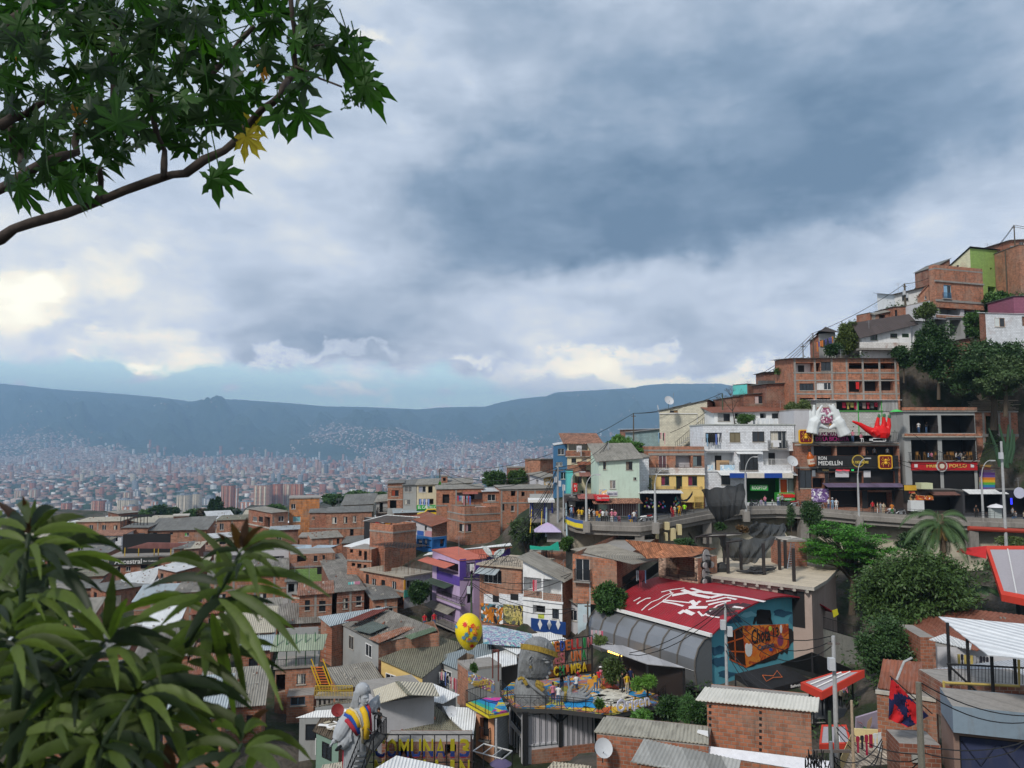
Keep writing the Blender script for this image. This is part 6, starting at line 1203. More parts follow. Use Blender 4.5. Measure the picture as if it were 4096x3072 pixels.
h.text('R','Chota',u(1770,0)[0],u(1935,0)[0],u(1850,560)[1],u(1850,425)[1],BLK,-.085);h.text('R','13',u(1960,0)[0],u(2010,0)[0],u(1985,500)[1],u(1985,420)[1],BLK,-.085);h.text('R','Camion',u(1820,0)[0],u(1965,0)[0],u(1890,610)[1],u(1890,560)[1],F(.06,.08,.12),-.085)
for(x,y,a,b,m_)in((1760,620,30,55,WFR),(1760,620,25,48,F(.5,.12,.02)),(1745,590,18,35,WFR),(1775,590,16,33,WFR),(2040,530,26,50,F(.25,.05,.12)),(2040,535,18,38,F(.6,.3,.03)),(2045,430,10,38,WFR),(1950,425,14,22,F(.5,.5,.05)),(1955,612,16,14,F(.05,.1,.4))):
 c([(x+a*cos(t_),y+b*sin(t_))for t_ in[2*pi*i/12 for i in range(12)]],m_,.075+ru(0,.012))
gl=MB();GLZ=mat('metal',(.26,.27,.29),nm='smoked_sheet');prof=[(-.05,hh-.15),(-.9,hh-.35),(-1.6,hh-.95),(-2.0,hh-1.8),(-2.05,hh-2.7),(-1.9,hh-3.6),(-1.7,hh-4.3)]
y0,y1=-.2,Bc+1.5
for(a,b)in zip(prof,prof[1:]):gl.quad([(a[0],y0,a[1]),(a[0],y1,a[1]),(b[0],y1,b[1]),(b[0],y0,b[1])],GLZ)
gl.quad([(x,y0,z)for x,z in prof]+[(-.05,y0,hh-4.3)],mat(S6,(.13,.14,.15),nm='smoked_panel'));gl.build('gallery_shell',h.root,False)
rb=MB()
for i in range(8):y=y0+(y1-y0)*i/7;rb.tube([(x-.04,y,z+.02)for x,z in prof],.07,F(.12,.11,.10),6)
rb.tube([(-1.72,y0,hh-4.3),(-1.72,y1,hh-4.3)],.1,F(.12,.11,.1),6);rb.tube([(-2.08,y0,hh-2.7),(-2.08,y1,hh-2.7)],.025,F(.4,.4,.4),4);rb.build('gallery_ribs',h.root)
q=Q('grey_canopy','smooth grey sheet canopy below the glazed gallery',[(372,562),(860,738),(1195,770),(645,574)],[-17.6,-17.8,-17.6,-17.4],mat(S0,(.36,.36,.38),dirt=.15,patch=.1,per=3),walls=False,drop=3,real=0,cat='canopy')
mb=MB()
for(x,y,z0,z1)in((372,570,-20.6,-17.7),(862,745,-20.6,-17.9),(1185,780,-22,-17.8),(620,660,-20.6,-17.8)):
 mb=MB();p=atz(x,y,z1);mb.box(p.x-.08,p.x+.08,p.y,p.y+.16,z0,z1,BLK);adopt(mb.build('post'),q.root)
bw=MB();a=atz(480,820,-20.5);b=atz(860,850,-20.5);
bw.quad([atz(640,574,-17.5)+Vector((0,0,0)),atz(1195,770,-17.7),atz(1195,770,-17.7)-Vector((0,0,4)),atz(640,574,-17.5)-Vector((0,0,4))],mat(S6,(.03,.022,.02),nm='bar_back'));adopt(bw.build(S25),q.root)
for i in range(7):
 a=Vector(atz(520+i*18,620+i*6,-18.4));lm=MB();lm.tube([a,a-Vector((0,0,.14))],.09,mat('emit',(1,.55,.1),e=5),6);adopt(lm.build('lit_lamp'),q.root)
def slabpoly(name,label,pts,z,m,th=.35,cat='terrace',edge=None):
 P_=[atz(x,y,z)for(x,y)in pts];mb=MB();mb.quad([(p.x,p.y,z)for p in P_],m);mb.quad([(p.x,p.y,z-th)for p in P_][::-1],CON)
 for a,b in zip(P_,P_[1:]+P_[:1]):mb.quad([(a.x,a.y,z),(a.x,a.y,z-th),(b.x,b.y,z-th),(b.x,b.y,z)],edge or F(.05,.05,.05))
 e=empty(name,label,cat,(0,0,0));mb.build('floor',e);return e,P_
to5=lambda X,Y:((1300+X*.45208-2200)/.45208,Y)
V5()
TP=[to5(1550,988),to5(1680,1128),(100,1140),(540,1192),(962,1095),(1050,1000),(640,900),(480,815),(0,870),to5(1650,900)]
MUR=mat(S11,(.03,.22,.45),c2=(.6,.30,.03),c3=(.45,.13,.04),sc=.45,c4=(.5,.45,.08))
tr,TPP=slabpoly('viewing_terrace','viewing terrace with brightly painted floor and black diamond railing carrying the stone bust',TP,-20.6,MUR)
for(pts,m_)in(([(430,980),(520,950),(640,965),(700,1000),(640,1080),(560,1120),(500,1050)],F(.62,.60,.52)),([(480,860),(600,940),(640,975),(500,955),(440,900)],F(.40,.06,.03)),([(330,880),(420,860),(500,960),(330,970)],F(.6,.27,.04)),([(100,1040),(330,1020),(540,1060),(420,1130),(140,1120)],F(.02,.25,.55)),([(540,1130),(700,1080),(860,1060),(900,1090),(560,1180)],F(.58,.36,.03)),([(430,1120),(540,1120),(520,1180),(400,1165)],F(.45,.1,.03)),([(300,1110),(400,1130),(380,1165),(280,1150)],F(.6,.42,.04))):
 mb=MB();P_=[atz(x,y,-20.596)for x,y in pts];mb.quad([(p.x,p.y,-20.594)for p in P_],m_);mb.build('painted_patch',tr)
mb=MB()
for i in range(46):x,y=ru(400,720),ru(965,1110);p=atz(x,y,-20.588);r_=ru(.18,.4);mb.quad([(p.x+r_*1.2*cos(a),p.y+r_*sin(a),-20.586)for a in[2*pi*k/12 for k in range(12)]],F(.72,.70,.62));mb.quad([(p.x+r_*.9*cos(a),p.y+r_*.75*sin(a),-20.582)for a in[2*pi*k/12 for k in range(12)]],F(.5,.48,.42))
o_=mb.build('painted_discs',tr);o_['kind']='stuff'
def diamond_rail(P0,P1,parent,h_=1.0,m=BLK,step=1.1):
 mb=MB();P0,P1=Vector(P0),Vector(P1);L=(P1-P0).length;n=max(1,round(L/step));up=Vector((0,0,1))
 for z in(.08,h_*.82,h_):mb.tube([P0+up*z,P1+up*z],.025,m,4)
 for i in range(n+1):q=P0.lerp(P1,i/n);mb.tube([q,q+up*h_],.035 if i%2==0 else .02,m,4)
 for i in range(n):
  a=P0.lerp(P1,(i+.5)/n);d=(P1-P0).normalized()*L/n*.36;pts=[a+up*.1,a+d+up*h_*.45,a+up*h_*.8,a-d+up*h_*.45,a+up*.1];mb.tube(pts,.016,m,4,cap=False)
 return mb.build(S19,parent)
for a,b in zip(TPP[:6],TPP[1:6]):diamond_rail((a.x,a.y,-20.6),(b.x,b.y,-20.6),tr)
a,b=atz(632,1135,-20.6),atz(825,1090,-20.6);d=(b-a);ang=math.atan2(TPP[4].y-TPP[3].y,TPP[4].x-TPP[3].x)
p=TPP[3].lerp(TPP[4],.45);
txt('Origen',S23,F(.60,.60,.72),tr,Matrix.Translation((p.x,p.y-.12,-20.05))@Matrix.Rotation(ang,4,'Z')@Matrix.Rotation(pi/2,4,'X'),1.35,.08,wid=3.3)
V5()
wl_=MB();a=atz(-60,880,-20.6);b=atz(378,812,-20.6);wl_.quad([(a.x,a.y,-20.6),(b.x,b.y,-20.6),(b.x,b.y,-19.9),(a.x,a.y,-19.9)],F(.12,.05,.02));
e=empty('slogan_letters','black frame holding three rows of multicoloured slogan letters behind the bust','letter sign',(a.x,a.y,-20.6));ang=math.atan2(b.y-a.y,b.x-a.x)
wl_=MB();L_=(b-a).length;Ys=(a.y+b.y)/2
wl_.box(-.5,L_,.05,.15,0,.75,F(.12,.05,.02));e.rotation_euler=(0,0,ang);wl_.build('base_wall',e)
fr=MB();
zz=lambda X,Y:at(X,Y,a.y+(b.y-a.y)*((X+60)/438)).z+20.6
zl=[(zz(300,810),zz(300,722)),(zz(300,706),zz(300,612)),(zz(300,600),zz(300,505))]
for(z0,z1)in zl:fr.box(-.6,L_,0,.06,z0-.06,z0-.01,BLK)
fr.box(-.6,L_,0,.06,zl[2][1]+.03,zl[2][1]+.1,BLK)
for i in range(12):fr.box(-.6+(L_+.6)*i/11-.025,-.6+(L_+.6)*i/11+.025,0.01,.05,.7,zl[2][1]+.03,BLK)
fr.build('frame',e)
pal=[(.4,.03,.03),(.02,.06,.28),(.5,.36,.02),(.02,.2,.06),(.45,.12,.03),(.35,.1,.12)]
def letters(s_,x0,x1,zr_):
 n=len(s_);w=(x1-x0)/n
 for i,ch in enumerate(s_):
  if ch==' ':continue
  X=(x0+w*(i+.5)+60)/438*L_;h_=(zr_[1]-zr_[0])
  mm=rc(pal);m2=rc(pal)
  o_=txt(ch,'letter',F(*mm),e,Matrix.Translation((X,-.12,(zr_[0]+zr_[1])/2))@Matrix.Rotation(pi/2,4,'X'),h_*1.3,.14,wid=w/438*L_*(.75 if ch!='I' else .35))
letters('MEDELLIN',-20,372,zl[2]);letters('ES UNA',30,318,zl[1]);letters('CHIMBA',20,322,zl[0])
V6()
h=H('barred_building','building with white panels behind dark bars above brick under the painted terrace',1752,1160,1640,atz(1752,1160,-20.85).y,74,xl=1628,xr=2385,m=GREYL,ml=GREYL,ext=3)
h.o('R',1795,1175,2055,1440,'d',pm=mat(S6,(.50,.49,.53),nm=S28),fr=BLK);h.o('R',2100,1175,2370,1465,'d',pm=mat(S6,(.50,.49,.53),nm=S28),fr=BLK);h.o('L',1640,1175,1735,1300,'w',cur=False);h.o('L',1640,1340,1735,1560,'w',cur=False);h.walls()
for(x0,x1)in((1795,2055),(2100,2370)):u0,u1,z0,z1=h.rect('R',x0,1175,x1,1465);h.railing('R',u0,u1,z0,z1,.02,F(.06,.07,.08),.42,sides=False,name='bars',r=.03)
pane(h,'R',1830,1470,2385,1640,BR,.06,'brick_base');h.bx('R',-.05,.35,-.3,-.01,-3,h.hh,BLK,'corner_post');u0=h.hit('R',2078,1300)[0];h.bx('R',u0-.12,u0+.12,-.12,-.003,h.hit('R',2078,1470)[1],h.hh,BLK,'steel_column')
for s_ in(-1,1):mb=MB();mb.tube([(u0,-.1,h.hh-1.1),(u0+s_*1.2,-.1,h.hh-.05)],.07,BLK,4);mb.build('brace',h.root)
h=H('peach_house','small peach house with barred balcony window and grey block side under the rainbow platform',1497,1195,1500,atz(1497,1195,-20.9).y,25,xl=1335,xr=1622,m=mat(S17,(.33,.35,.37)),ml=mat(S5,(.60,.30,.17)),ext=2,wr=4);h.o('L',1370,1215,1445,1400,'o',d=.6,fr=BLK);h.rail('L',1362,1305,1448,1415,.3);h.roof(kind=S7,over=.1)
V5()
pl,PP=slabpoly('rainbow_platform','small projecting platform with rainbow striped floor and black bar railing',[to5(1248,1085),to5(1450,1200),to5(1628,1165),to5(1560,1035),to5(1430,1035)],-20.5,mat(S11,(.02,.35,.5),c2=(.65,.5,.02),c3=(.02,.12,.4),sc=.6,c4=(.5,.05,.25)),.2,edge=F(.6,.5,.02))
def bar_rail(P0,P1,parent,h_=1.0,m=BLK,step=.16,name=S19):
 mb=MB();P0,P1=Vector(P0),Vector(P1);n=max(2,int((P1-P0).length/step));up=Vector((0,0,1))
 for z in(.08,h_):mb.tube([P0+up*z,P1+up*z],.025,m,4)
 for i in range(n+1):q_=P0.lerp(P1,i/n);mb.tube([q_,q_+up*h_],.03 if i%9==0 else .013,m,4)
 return mb.build(name,parent)
for a,b in((0,1),(1,2),(0,4)):bar_rail((PP[a].x,PP[a].y,-20.5),(PP[b].x,PP[b].y,-20.5),pl)
for i,(m_,k0,k1)in enumerate(((F(.68,.55,.02),.0,.22),(F(.05,.5,.35),.22,.4),(F(.02,.35,.6),.4,.6),(F(.02,.08,.35),.6,.78),(F(.55,.05,.3),.78,.95))):
 A0,A1=PP[0].lerp(PP[4],k0),PP[0].lerp(PP[4],k1);B0,B1=PP[1].lerp(PP[3],k0),PP[1].lerp(PP[3],k1);mb=MB();mb.quad([(A0.x,A0.y,-20.494),(B0.x,B0.y,-20.494),(B1.x,B1.y,-20.494),(A1.x,A1.y,-20.494)],m_);mb.build('floor_stripe',pl)
V1()
to1=lambda X,Y:((3096+X*.45208-2200)/.45208,(2322+Y*.45208-1600)/.45208)
cs,CP=slabpoly('construction_terrace','pale concrete terrace under construction with steel posts, black netting and debris',[(1378,1545),to1(355,62),to1(470,-5),(2560,1480),(2100,1400),(1490,1395)],-12.7,mat(S15,(.55,.47,.36)),.3,edge=CONL)
mb=MB();b0=[(p.x,p.y)for p in CP];c0=Vector((sum(p[0]for p in b0)/6,sum(p[1]for p in b0)/6));ins=[c0+(Vector(p)-c0)*.93 for p in b0]
for a,b in zip(ins,ins[1:]+ins[:1]):mb.quad([(a.x,a.y,-13),(b.x,b.y,-13),(b.x,b.y,-20),(a.x,a.y,-20)],mat(S5,(.42,.33,.29)))
mb.build('lower_wall',cs)
for i in range(9):p=CP[0].lerp(CP[1],(i+.5)/9);mb=MB();mb.box(p.x-.1,p.x+.1,p.y+.0,p.y+.6,-13.25,-13.01,CONL);mb.build('joist',cs)
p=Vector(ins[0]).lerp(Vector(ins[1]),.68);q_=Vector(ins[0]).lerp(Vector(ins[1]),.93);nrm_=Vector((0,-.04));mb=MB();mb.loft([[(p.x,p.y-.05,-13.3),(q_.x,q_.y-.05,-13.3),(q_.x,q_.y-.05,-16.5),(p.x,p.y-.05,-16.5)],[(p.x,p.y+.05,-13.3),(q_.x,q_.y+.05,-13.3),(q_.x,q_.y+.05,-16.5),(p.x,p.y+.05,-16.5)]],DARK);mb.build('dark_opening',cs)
st=F(.035,.03,.03)
for(x,yt,yb)in((1576,1255,1535),(1692,1240,1502),(1893,1268,1547),(2033,1232,1503),(2160,1312,1606),(1543,1200,1440),(1400,1215,1420),(2085,1240,1490)):
 p=atz(x,yb,-12.7);t_=at(x,yt,p.y);mb=MB();mb.box(p.x-.13,p.x+.13,p.y-.13,p.y+.13,-12.7,t_.z,st);tag(mb.build('steel_post'),None)
POSTS=[o for o in COL.objects if o.name.startswith('steel_post')]
for o in POSTS:o.parent=cs
fb=MB()
for(a,b)in(((1288,1212),(1480,1205)),((1288,1212),(1290,1270)),((1560,1260),(1700,1240)),((1480,1205),(1560,1200)),((2000,1230),(2130,1225)),((1440,1185),(1700,1180)),((1330,1200),(1440,1185))):
 p,q_=at(*a,77),at(*b,77);fb.tube([p,q_],.09,st,4)
fb.build('steel_beam',cs)
for(pts,m_,Yd)in(([(1290,1215),(1480,1180),(1700,1185),(1530,1200)],CONL,77),([(2000,1222),(2130,1200),(2200,1215),(2100,1235)],CONL,78)):
 mb=patch([at(x,y,Yd+(1215-y)*.12)for x,y in pts],m_,thick=.06);mb.build('top_plate',cs)
def net(name,label,pts,Yd,nx=22,ny=14,sag=1.0,m=None,dy=2):
 pass
 a,b,c_,d=[at(x,y,Yd+(dy if i in(1,3)else 0))for i,(x,y)in enumerate(pts)];mb=MB();g=[]
 for j in range(ny+1):
  row=[]
  for i in range(nx+1):
   u,v=i/nx,j/ny;p=a.lerp(b,u).lerp(d.lerp(c_,u),v);w=sin(u*pi)*sin(v*pi)
   row.append(p+Vector((.12*sin(u*17+v*9),-.5*w+.22*sin(u*31+v*6)*(.3+v),-sag*sin(u*pi)*(.3+.7*v)*.5+.1*sin(u*23))))
  g.append(row)
 for j in range(ny):
  for i in range(nx):mb.quad([g[j][i],g[j][i+1],g[j+1][i+1],g[j+1][i]],m or NET)
 return tag(mb.build(name,smooth=True),label,'netting')
def netmat(nm,col,a):
 m,t,b=newmat(nm);b.inputs[0].default_value=col+(1,);b.inputs['Alpha'].default_value=a;return m
NET=netmat('black_netting',(.022,.024,.026),.93);NETG=netmat('grey_netting',(.05,.055,.06),.9)
net('black_netting','big black shade netting hung on the street railing beside the white house',[(1338,795),(1722,735),(1730,960),(1470,1095)],94.5,sag=.4)
net('grey_netting','grey netting draped over the steel frame of the construction terrace',[(1480,1205),(2010,1205),(1890,1390),(1560,1370)],79,sag=1.6,m=NETG)
net('grey_netting','grey netting hanging from the retaining wall above the steel frame',[(1790,1070),(2090,1095),(2080,1205),(1745,1185)],86,sag=1.2,m=NETG)
mb=MB()
for i in range(40):
 x,y=random.gauss(1830,70),random.gauss(1510,16);p=atz(x,y,-12.6+ru(0,.2));d=Vector((ru(-1,1),ru(-.3,.3),ru(-.1,.1)));mb.tube([p-d,p+d],ru(.04,.1),F(.03,.03,.032),4)
tag(mb.build('scrap_pile'),'heap of black plastic tubes on the construction terrace','scrap pile')
mb=MB();p=atz(1520,1500,-12.5)
for i in range(6):mb.loft([[(p.x+ru(-.1,.1)+.8*cos(a)*k,p.y+.5*sin(a)*k,-12.7+z)for a in[2*pi*q/10 for q in range(10)]]for(k,z)in((1,0),(1.05,.4),(.6,.8),(.1,.95))],F(.03,.03,.03));break
tag(mb.build('garbage_bag'),'full black garbage bag at the left of the construction terrace','bag')
V3();h=H('brick_wall','bare brick wall piece behind the ladder on the construction terrace',78,1255,1500,82,86,xr=290,wl=3,m=BR,cat='wall',ext=1);h.roof(kind=S7,over=.05)
mb=MB();a0,a1=at(118,1495,76),at(150,1265,79);b0,b1=at(165,1490,76),at(178,1268,79);mb.tube([a0,a1],.04,STEEL,5);mb.tube([b0,b1],.04,STEEL,5)
for i in range(11):mb.tube([a0.lerp(a1,(i+.5)/11),b0.lerp(b1,(i+.5)/11)],.03,STEEL,4)
tag(mb.build('ladder'),'aluminium ladder leaning on the brick wall of the construction terrace','ladder')
V3()
def red_canopy(label,pts,zs,w=.55):
 P_=[atz(x,y,z)for(x,y),z in zip(pts,zs)];e=empty('escalator_canopy',label,'canopy',(0,0,0));c_=sum(P_,Vector())/4;g=MB();RP=mat(S5,(.55,.05,.03),dirt=.15)
 ins=[c_+(p-c_)*.86 for p in P_];g.quad([p-Vector((0,0,.05))for p in ins],mat(S6,(.34,.32,.35),nm='panel'));pn=g.build('glass_panel',e)
 for i in range(4):
  a,b,c2,d=P_[i],P_[(i+1)%4],ins[(i+1)%4],ins[i];m_=MB();dn=Vector((0,0,-w));m_.quad([a,b,c2,d],RP);m_.quad([a+dn,b+dn,b,a],RP);m_.quad([d+dn,c2+dn,c2,d],RP);m_.quad([a+dn,d+dn,c2+dn,b+dn],RP);m_.build('red_beam',e)
 for k in(.33,.66):m_=MB();m_.tube([ins[0].lerp(ins[1],k)+Vector((0,0,.02)),ins[3].lerp(ins[2],k)+Vector((0,0,.02))],.05,WFR,4);m_.build('glazing_bar',e)
 m_=MB();m_.box(c_.x-.3,c_.x+.3,c_.y-.3,c_.y+.3,c_.z-7,c_.z-.5,BLK);m_.build('support',e);return e
red_canopy('large red framed escalator canopy cut by the right edge beside the palm',[(2010,1720),(2420,1800),(2420,1290),(1870,1290)],[-12.5,-12.5,-9.6,-9.6])
V4();red_canopy('red framed escalator canopy seen behind the black awnings',[(235,900),(420,990),(800,790),(520,812)],[-18.0,-18.0,-16.8,-17.2]);red_canopy('lower red framed escalator canopy behind the brick wall and utility pole',[(400,1450),(690,1440),(640,1275),(420,1275)],[-19.2,-19.2,-18.9,-18.9],.4)
V3();mb=patch([at(1615,1340,70),at(1880,1400,69),at(1880,1290,72),at(1640,1315,73)],mat(S18,(.5,.02,.02)),thick=.05);tag(mb.build('red_tarp'),'bright red tarpaulin roof behind the palm trunk','tarpaulin')
mb=MB();a,b=at(1720,1135,84),at(2300,1165,84);mb.tube([a,b],.25,F(.35,.05,.03),8);tag(mb.build('red_pipe'),'long red pipe running below the street at the right','pipe')
V5()
def awn(label,pts,zs,m,txts=()):
 P_=[atz(x,y,z)for(x,y),z in zip(pts,zs)];e=empty('black_awning',label,'awning',(0,0,0));patch(P_,m,thick=.04).build(S18,e)
 for p in P_:s_=MB();s_.box(p.x-.05,p.x+.05,p.y-.05,p.y+.05,-21.5,p.z-.05,BLK);s_.build('post',e)
 a,b=P_[0],P_[1];v=MB();v.quad([a,b,b-Vector((0,0,.45)),a-Vector((0,0,.45))],m);v.quad([P_[1],P_[2],P_[2]-Vector((0,0,.45)),P_[1]-Vector((0,0,.45))],m);v.build('valance',e)
 return e,P_
e,P_=awn('black fabric awning with orange bow tie outline over the bar terrace',[(1640,825),(1895,975),(2290,870),(2045,730)],[-17.5,-18.3,-18.1,-17.2],CL(.018,.018,.02))
bt=[(1880,838),(1975,845),(2010,797),(2055,855),(1975,858),(1915,892),(1880,838)]
def onplane(P_,x,y):
 n=(P_[1]-P_[0]).cross(P_[3]-P_[0]);d=ray(x,y);return d*(n.dot(P_[0])/n.dot(d))
mb=MB();mb.tube([onplane(P_,x,y)*.998 for x,y in bt],.03,F(.5,.12,.03),4);mb.build('bow_tie_outline',e)
a,b=P_[1],P_[2];ang=math.atan2(b.y-a.y,b.x-a.x)
for k in(.12,.72):p=a.lerp(b,k);txt('Budweiser',S23,WFR,e,Matrix.Translation((p.x,p.y-.04,p.z-.24))@Matrix.Rotation(ang,4,'Z')@Matrix.Rotation(pi/2,4,'X'),.32,.02)
V4();awn('black fabric awning right of the mural gable reaching to the concrete wall',[(60,735),(420,830),(690,782),(335,632)],[-17.2,-17.8,-17.0,-15.8],CL(.02,.022,.022))
rw=H('concrete_wall','tall stained grey concrete retaining wall right of the mural gable',348,400,780,73,62,xr=805,wl=1,m=mat(S15,(.33,.33,.30)),cat='wall',ext=2);rw.rise=(0,-2.2,-2.2,0);rw.walls();V4()
bar_rail(rw.B+Vector((0,0,rw.hh)),rw.B+rw.b*rw.WR+Vector((0,0,rw.hh-2.2)),None,1.1);o_=[o for o in COL.objects if o.name.startswith(S19)and o.parent is None][-1];tag(o_,'black railing along the top of the stained concrete wall',S19);o_.name='wall_railing'
V5()
h=H(S3,'near brick house with tall blank hollow brick wall under a white wavy roof',1398,1065,1600,44,ra(1398,1065,44,2312,1160),xr=2312,m=mat(S12,(.38,.145,.08),bw=.42,bh=.205,mo=.02),wl=3.2,ext=2.5);h.walls()
for x in(1405,1850):
 for k in range(9):u,z=h.hit('R',x,1110+k*55);h.bx('R',u,u+.14,-.012,-.003,z-.09,z+.07,DARK,'vent_hole')
q=Q('wavy_white_roof','white wavy asbestos roof on the tall blank brick wall',[(1288,1052),(2372,1158),(2385,1035),(1372,940)],[h.B.z+h.hh+k for k in(.1,.1,.12,.12)],mat(S0,(.66,.64,.58),dirt=.2,patch=.15,real=1,dcol=(.28,.27,.22,1)),walls=False,on=h,drop=4,real=1,ax=0,cat=S8)
h=H(S3,'near low brick house with satellite dish under a grey wavy roof',415,1358,1700,43,ra(415,1358,43,1402,1468),xr=1402,m=mat(S12,(.34,.125,.07),bw=.36,bh=.2,mo=.018),wl=3,ext=2);h.walls()
q=Q('wavy_grey_roof','grey weathered wavy asbestos roof with a white plastic patch',[(388,1335),(1404,1442),(1400,1290),(475,1208)],[h.B.z+h.hh+k for k in(.1,.1,.12,.12)],mat(S0,(.38,.36,.30),dirt=.6,patch=.3,real=1),walls=False,on=h,drop=4,real=1,ax=0,cat=S8)
mb=patch([*[atz(x,y,h.B.z+h.hh+.2)for x,y in((1300,1340),(1400,1375),(1398,1330),(1310,1318))]],WFR);adopt(mb.build('plastic_patch'),q.root)
q=Q('pale_sheet_roof_house','house with long pale corrugated roof of mixed cream and grey sheets, bottom edge',[(715,1600),(1650,1760),(1690,1590),(830,1400)],[-15.8,-16.1,-15.9,-15.5],mat(S0,(.42,.42,.40),dirt=.3,patch=.9,real=1),BR,drop=3,real=1,ax=0,drop2=2)
q=Q('foil_roof_house','long roof edge wrapped in shiny white foil at the bottom',[(1400,1540),(2500,1720),(2500,1600),(1402,1465)],[-16.0,-16.2,-15.9,-15.7],mat(S18,(.66,.66,.70),nm='foil'),walls=False,drop=3,real=0,cat=S8)
mb=MB();a=atz(1660,1590,-15.6);
q=Q('cream_ridge_roof','cream ribbed roof strip at the bottom below the barred building',[(-60,1700),(360,1700),(365,1640),(30,1600)],[-18,-18,-17.8,-17.7],BEIGE,walls=False,drop=3,real=1,cat=S8)
V4()
h=H(S3,'near brick house with rusted tin roof behind the red and blue flag',925,965,1480,46,ra(925,965,46,1280,1015),xr=1440,m=mat(S12,(.32,.13,.075),bw=.40,bh=.22,mo=.02),wl=4,ext=3);h.walls();h.bx('R',-.05,h.WR,-.12,-.003,h.hh-.2,h.hh,CONL,'concrete_strip')
q=Q('rusty_roof','dark red rusted tin roof above the flag',[(918,945),(1285,1000),(1315,722),(965,693)],[h.B.z+h.hh+k for k in(.1,.1,.8,.8)],RUST,walls=False,on=h,drop=4,real=1,ax=0,cat=S8)
h=H('rusty_roof_house','brick and white walled house under the wide rust brown roof',1305,500,800,58,96,xr=1432,m=BR,wl=4,ext=2);h.walls()
h=H('white_walled_room','white wall with clothes hanging under the rust brown roof',1435,585,800,58.5,96,xr=2300,m=GREYL,wl=3,ext=2);h.walls()
q=Q('rust_roof','wide rust brown corrugated roof with missing sheets and wooden blocks',[(1212,478),(1800,620),(2420,330),(1285,200)],[h.B.z+h.hh+k for k in(.15,.15,1.3,1.3)],mat(S0,(.23,.085,.055),dirt=.45,dcol=(.34,.18,.12,1),patch=.5,real=1),walls=False,on=h,drop=4,real=1,ax=0,cat=S8);stones(q,10)
q=Q('zinc_lean_to','small pale zinc lean to with rusty band under the rust brown roof',[(1370,520),(1740,610),(1750,560),(1510,470)],[-13.9,-14,-13.7,-13.6],ZINC,walls=False,on=h,drop=4,real=1,cat=S8)
q=Q('white_metal_roof','bright white metal roof panel on black posts at the right edge',[(1455,318),(1890,656),(2320,700),(2320,392)],[-10.2,-10.2,-9.6,-9.4],mat(S0,(.80,.82,.86),dirt=.03,patch=.03,ro=.4,per=.35),walls=False,drop=4,real=0,cat=S8)
q=Q('grey_metal_roof','pale grey metal roof below the white panel with brown strip',[(1240,800),(1400,955),(2300,880),(2260,680)],[-13.6,-14.0,-13.2,-12.9],mat(S0,(.48,.50,.54),dirt=.25,patch=.35),walls=False,drop=4,real=0,cat=S8)
mb=MB()
for(x,yt,yb,Y)in((1540,375,890,43),(1715,520,1090,42),(1930,650,1140,41),(2135,690,920,42)):
 a=at(x,yt,Y);b=at(x,yb,Y);mb.box(a.x-.06,a.x+.06,Y,Y+.12,b.z,a.z,BLK)
for(x0,y0,x1,y1,w)in((1530,738,2250,775,.05),(1540,745,1930,1110,.06)):mb.tube([at(x0,y0,42.5),at(x1,y1,42)],w,BLK,5)
for i in range(22):x=1570+i*30;a=at(x,742+i*1.2,42.6);b=at(x,885+i*1.5,42.6);mb.tube([a,b],.015,BLK,4)
tag(mb.build('steel_structure'),'black steel posts and railing carrying the white metal roof panel','steel frame')
mb=MB();mb.tube([at(1495,895,41),at(1520,905,41),at(2170,935,41.5),at(2165,700,41.5)],.07,F(.45,.34,.10),6);mb.tube([at(1500,900,41),at(1515,1040,41)],.06,F(.45,.34,.10),6);tag(mb.build('yellow_pipe'),'dirty yellow drain pipe running along the balcony at right','pipe')
h=H('brick_balcony_house','house corner with dark red brick balcony and tangled laundry, bottom right',1520,920,1150,43.5,92,xr=2400,m=BR3,wl=3,ext=.5);h.o('R',1720,1000,2380,1140,'o',d=1.2,inner=False,pm=mat(S6,(.2,.08,.07),nm='red_room'));h.walls()
h=H('blue_grey_parapet_house','near house with peeling blue grey parapet over a dark blue folding gate, bottom right',1588,1110,1335,38,ra(1588,1110,38,2212,1170),xr=2400,m=mat(S5,(.20,.26,.32),dirt=.5),wl=3,ext=.05);h.walls()
h=H('gate_wall','stained lower wall with dark blue metal gate below the blue grey parapet',1600,1340,1720,38.6,ra(1588,1110,38,2212,1170),xr=2400,m=mat(S5,(.24,.16,.13),dirt=.7),wl=3,ext=3);h.o('R',1650,1412,2390,1900,'d',pm=mat(S5,(.035,.045,.10)),fr=BLK);h.walls()
for(a,b,c_,d)in((1660,1420,1830,1640),(1830,1640,1960,1460),(2010,1460,2212,1700)):mb=MB();p,q_=h.hit('R',a,b,-.08),h.hit('R',c_,d,-.08);mb.tube([(p[0],.08,p[1]),(q_[0],.08,q_[1])],.03,F(.02,.025,.05),4);mb.build('gate_brace',h.root)
h=H('brick_wall','narrow stained brick wall with meter box between wooden pole and rolled wire',1120,1440,1720,40,98,xr=1480,m=BR3,wl=2,cat='wall',ext=2);h.walls();pane(h,'R',1225,1545,1272,1612,F(.3,.3,.28),.15,'meter_box')
V4()
ct,CP2=slabpoly('cream_terrace','small cream walled roof terrace with patterned tile floor and drying clothes',[(590,1700),(1130,1700),(1105,1450),(705,1430)],-17.4,mat('tile',(.42,.37,.31)),.3,edge=mat(S5,(.62,.50,.28)))
mb=MB();a,b,c_,d=CP2;CR=mat(S5,(.66,.55,.30));up=Vector((0,0,.75))
for(p,q_)in((d,c_),(d,a),(c_,b)):n_=Vector((0,0,0));mb.loft([[p,q_,q_+up,p+up],[p+Vector((.12,.15,0)),q_+Vector((.12,.15,0)),q_+Vector((.12,.15,.75)),p+Vector((.12,.15,.75))]],CR)
mb.build('low_wall',ct);mb=MB()
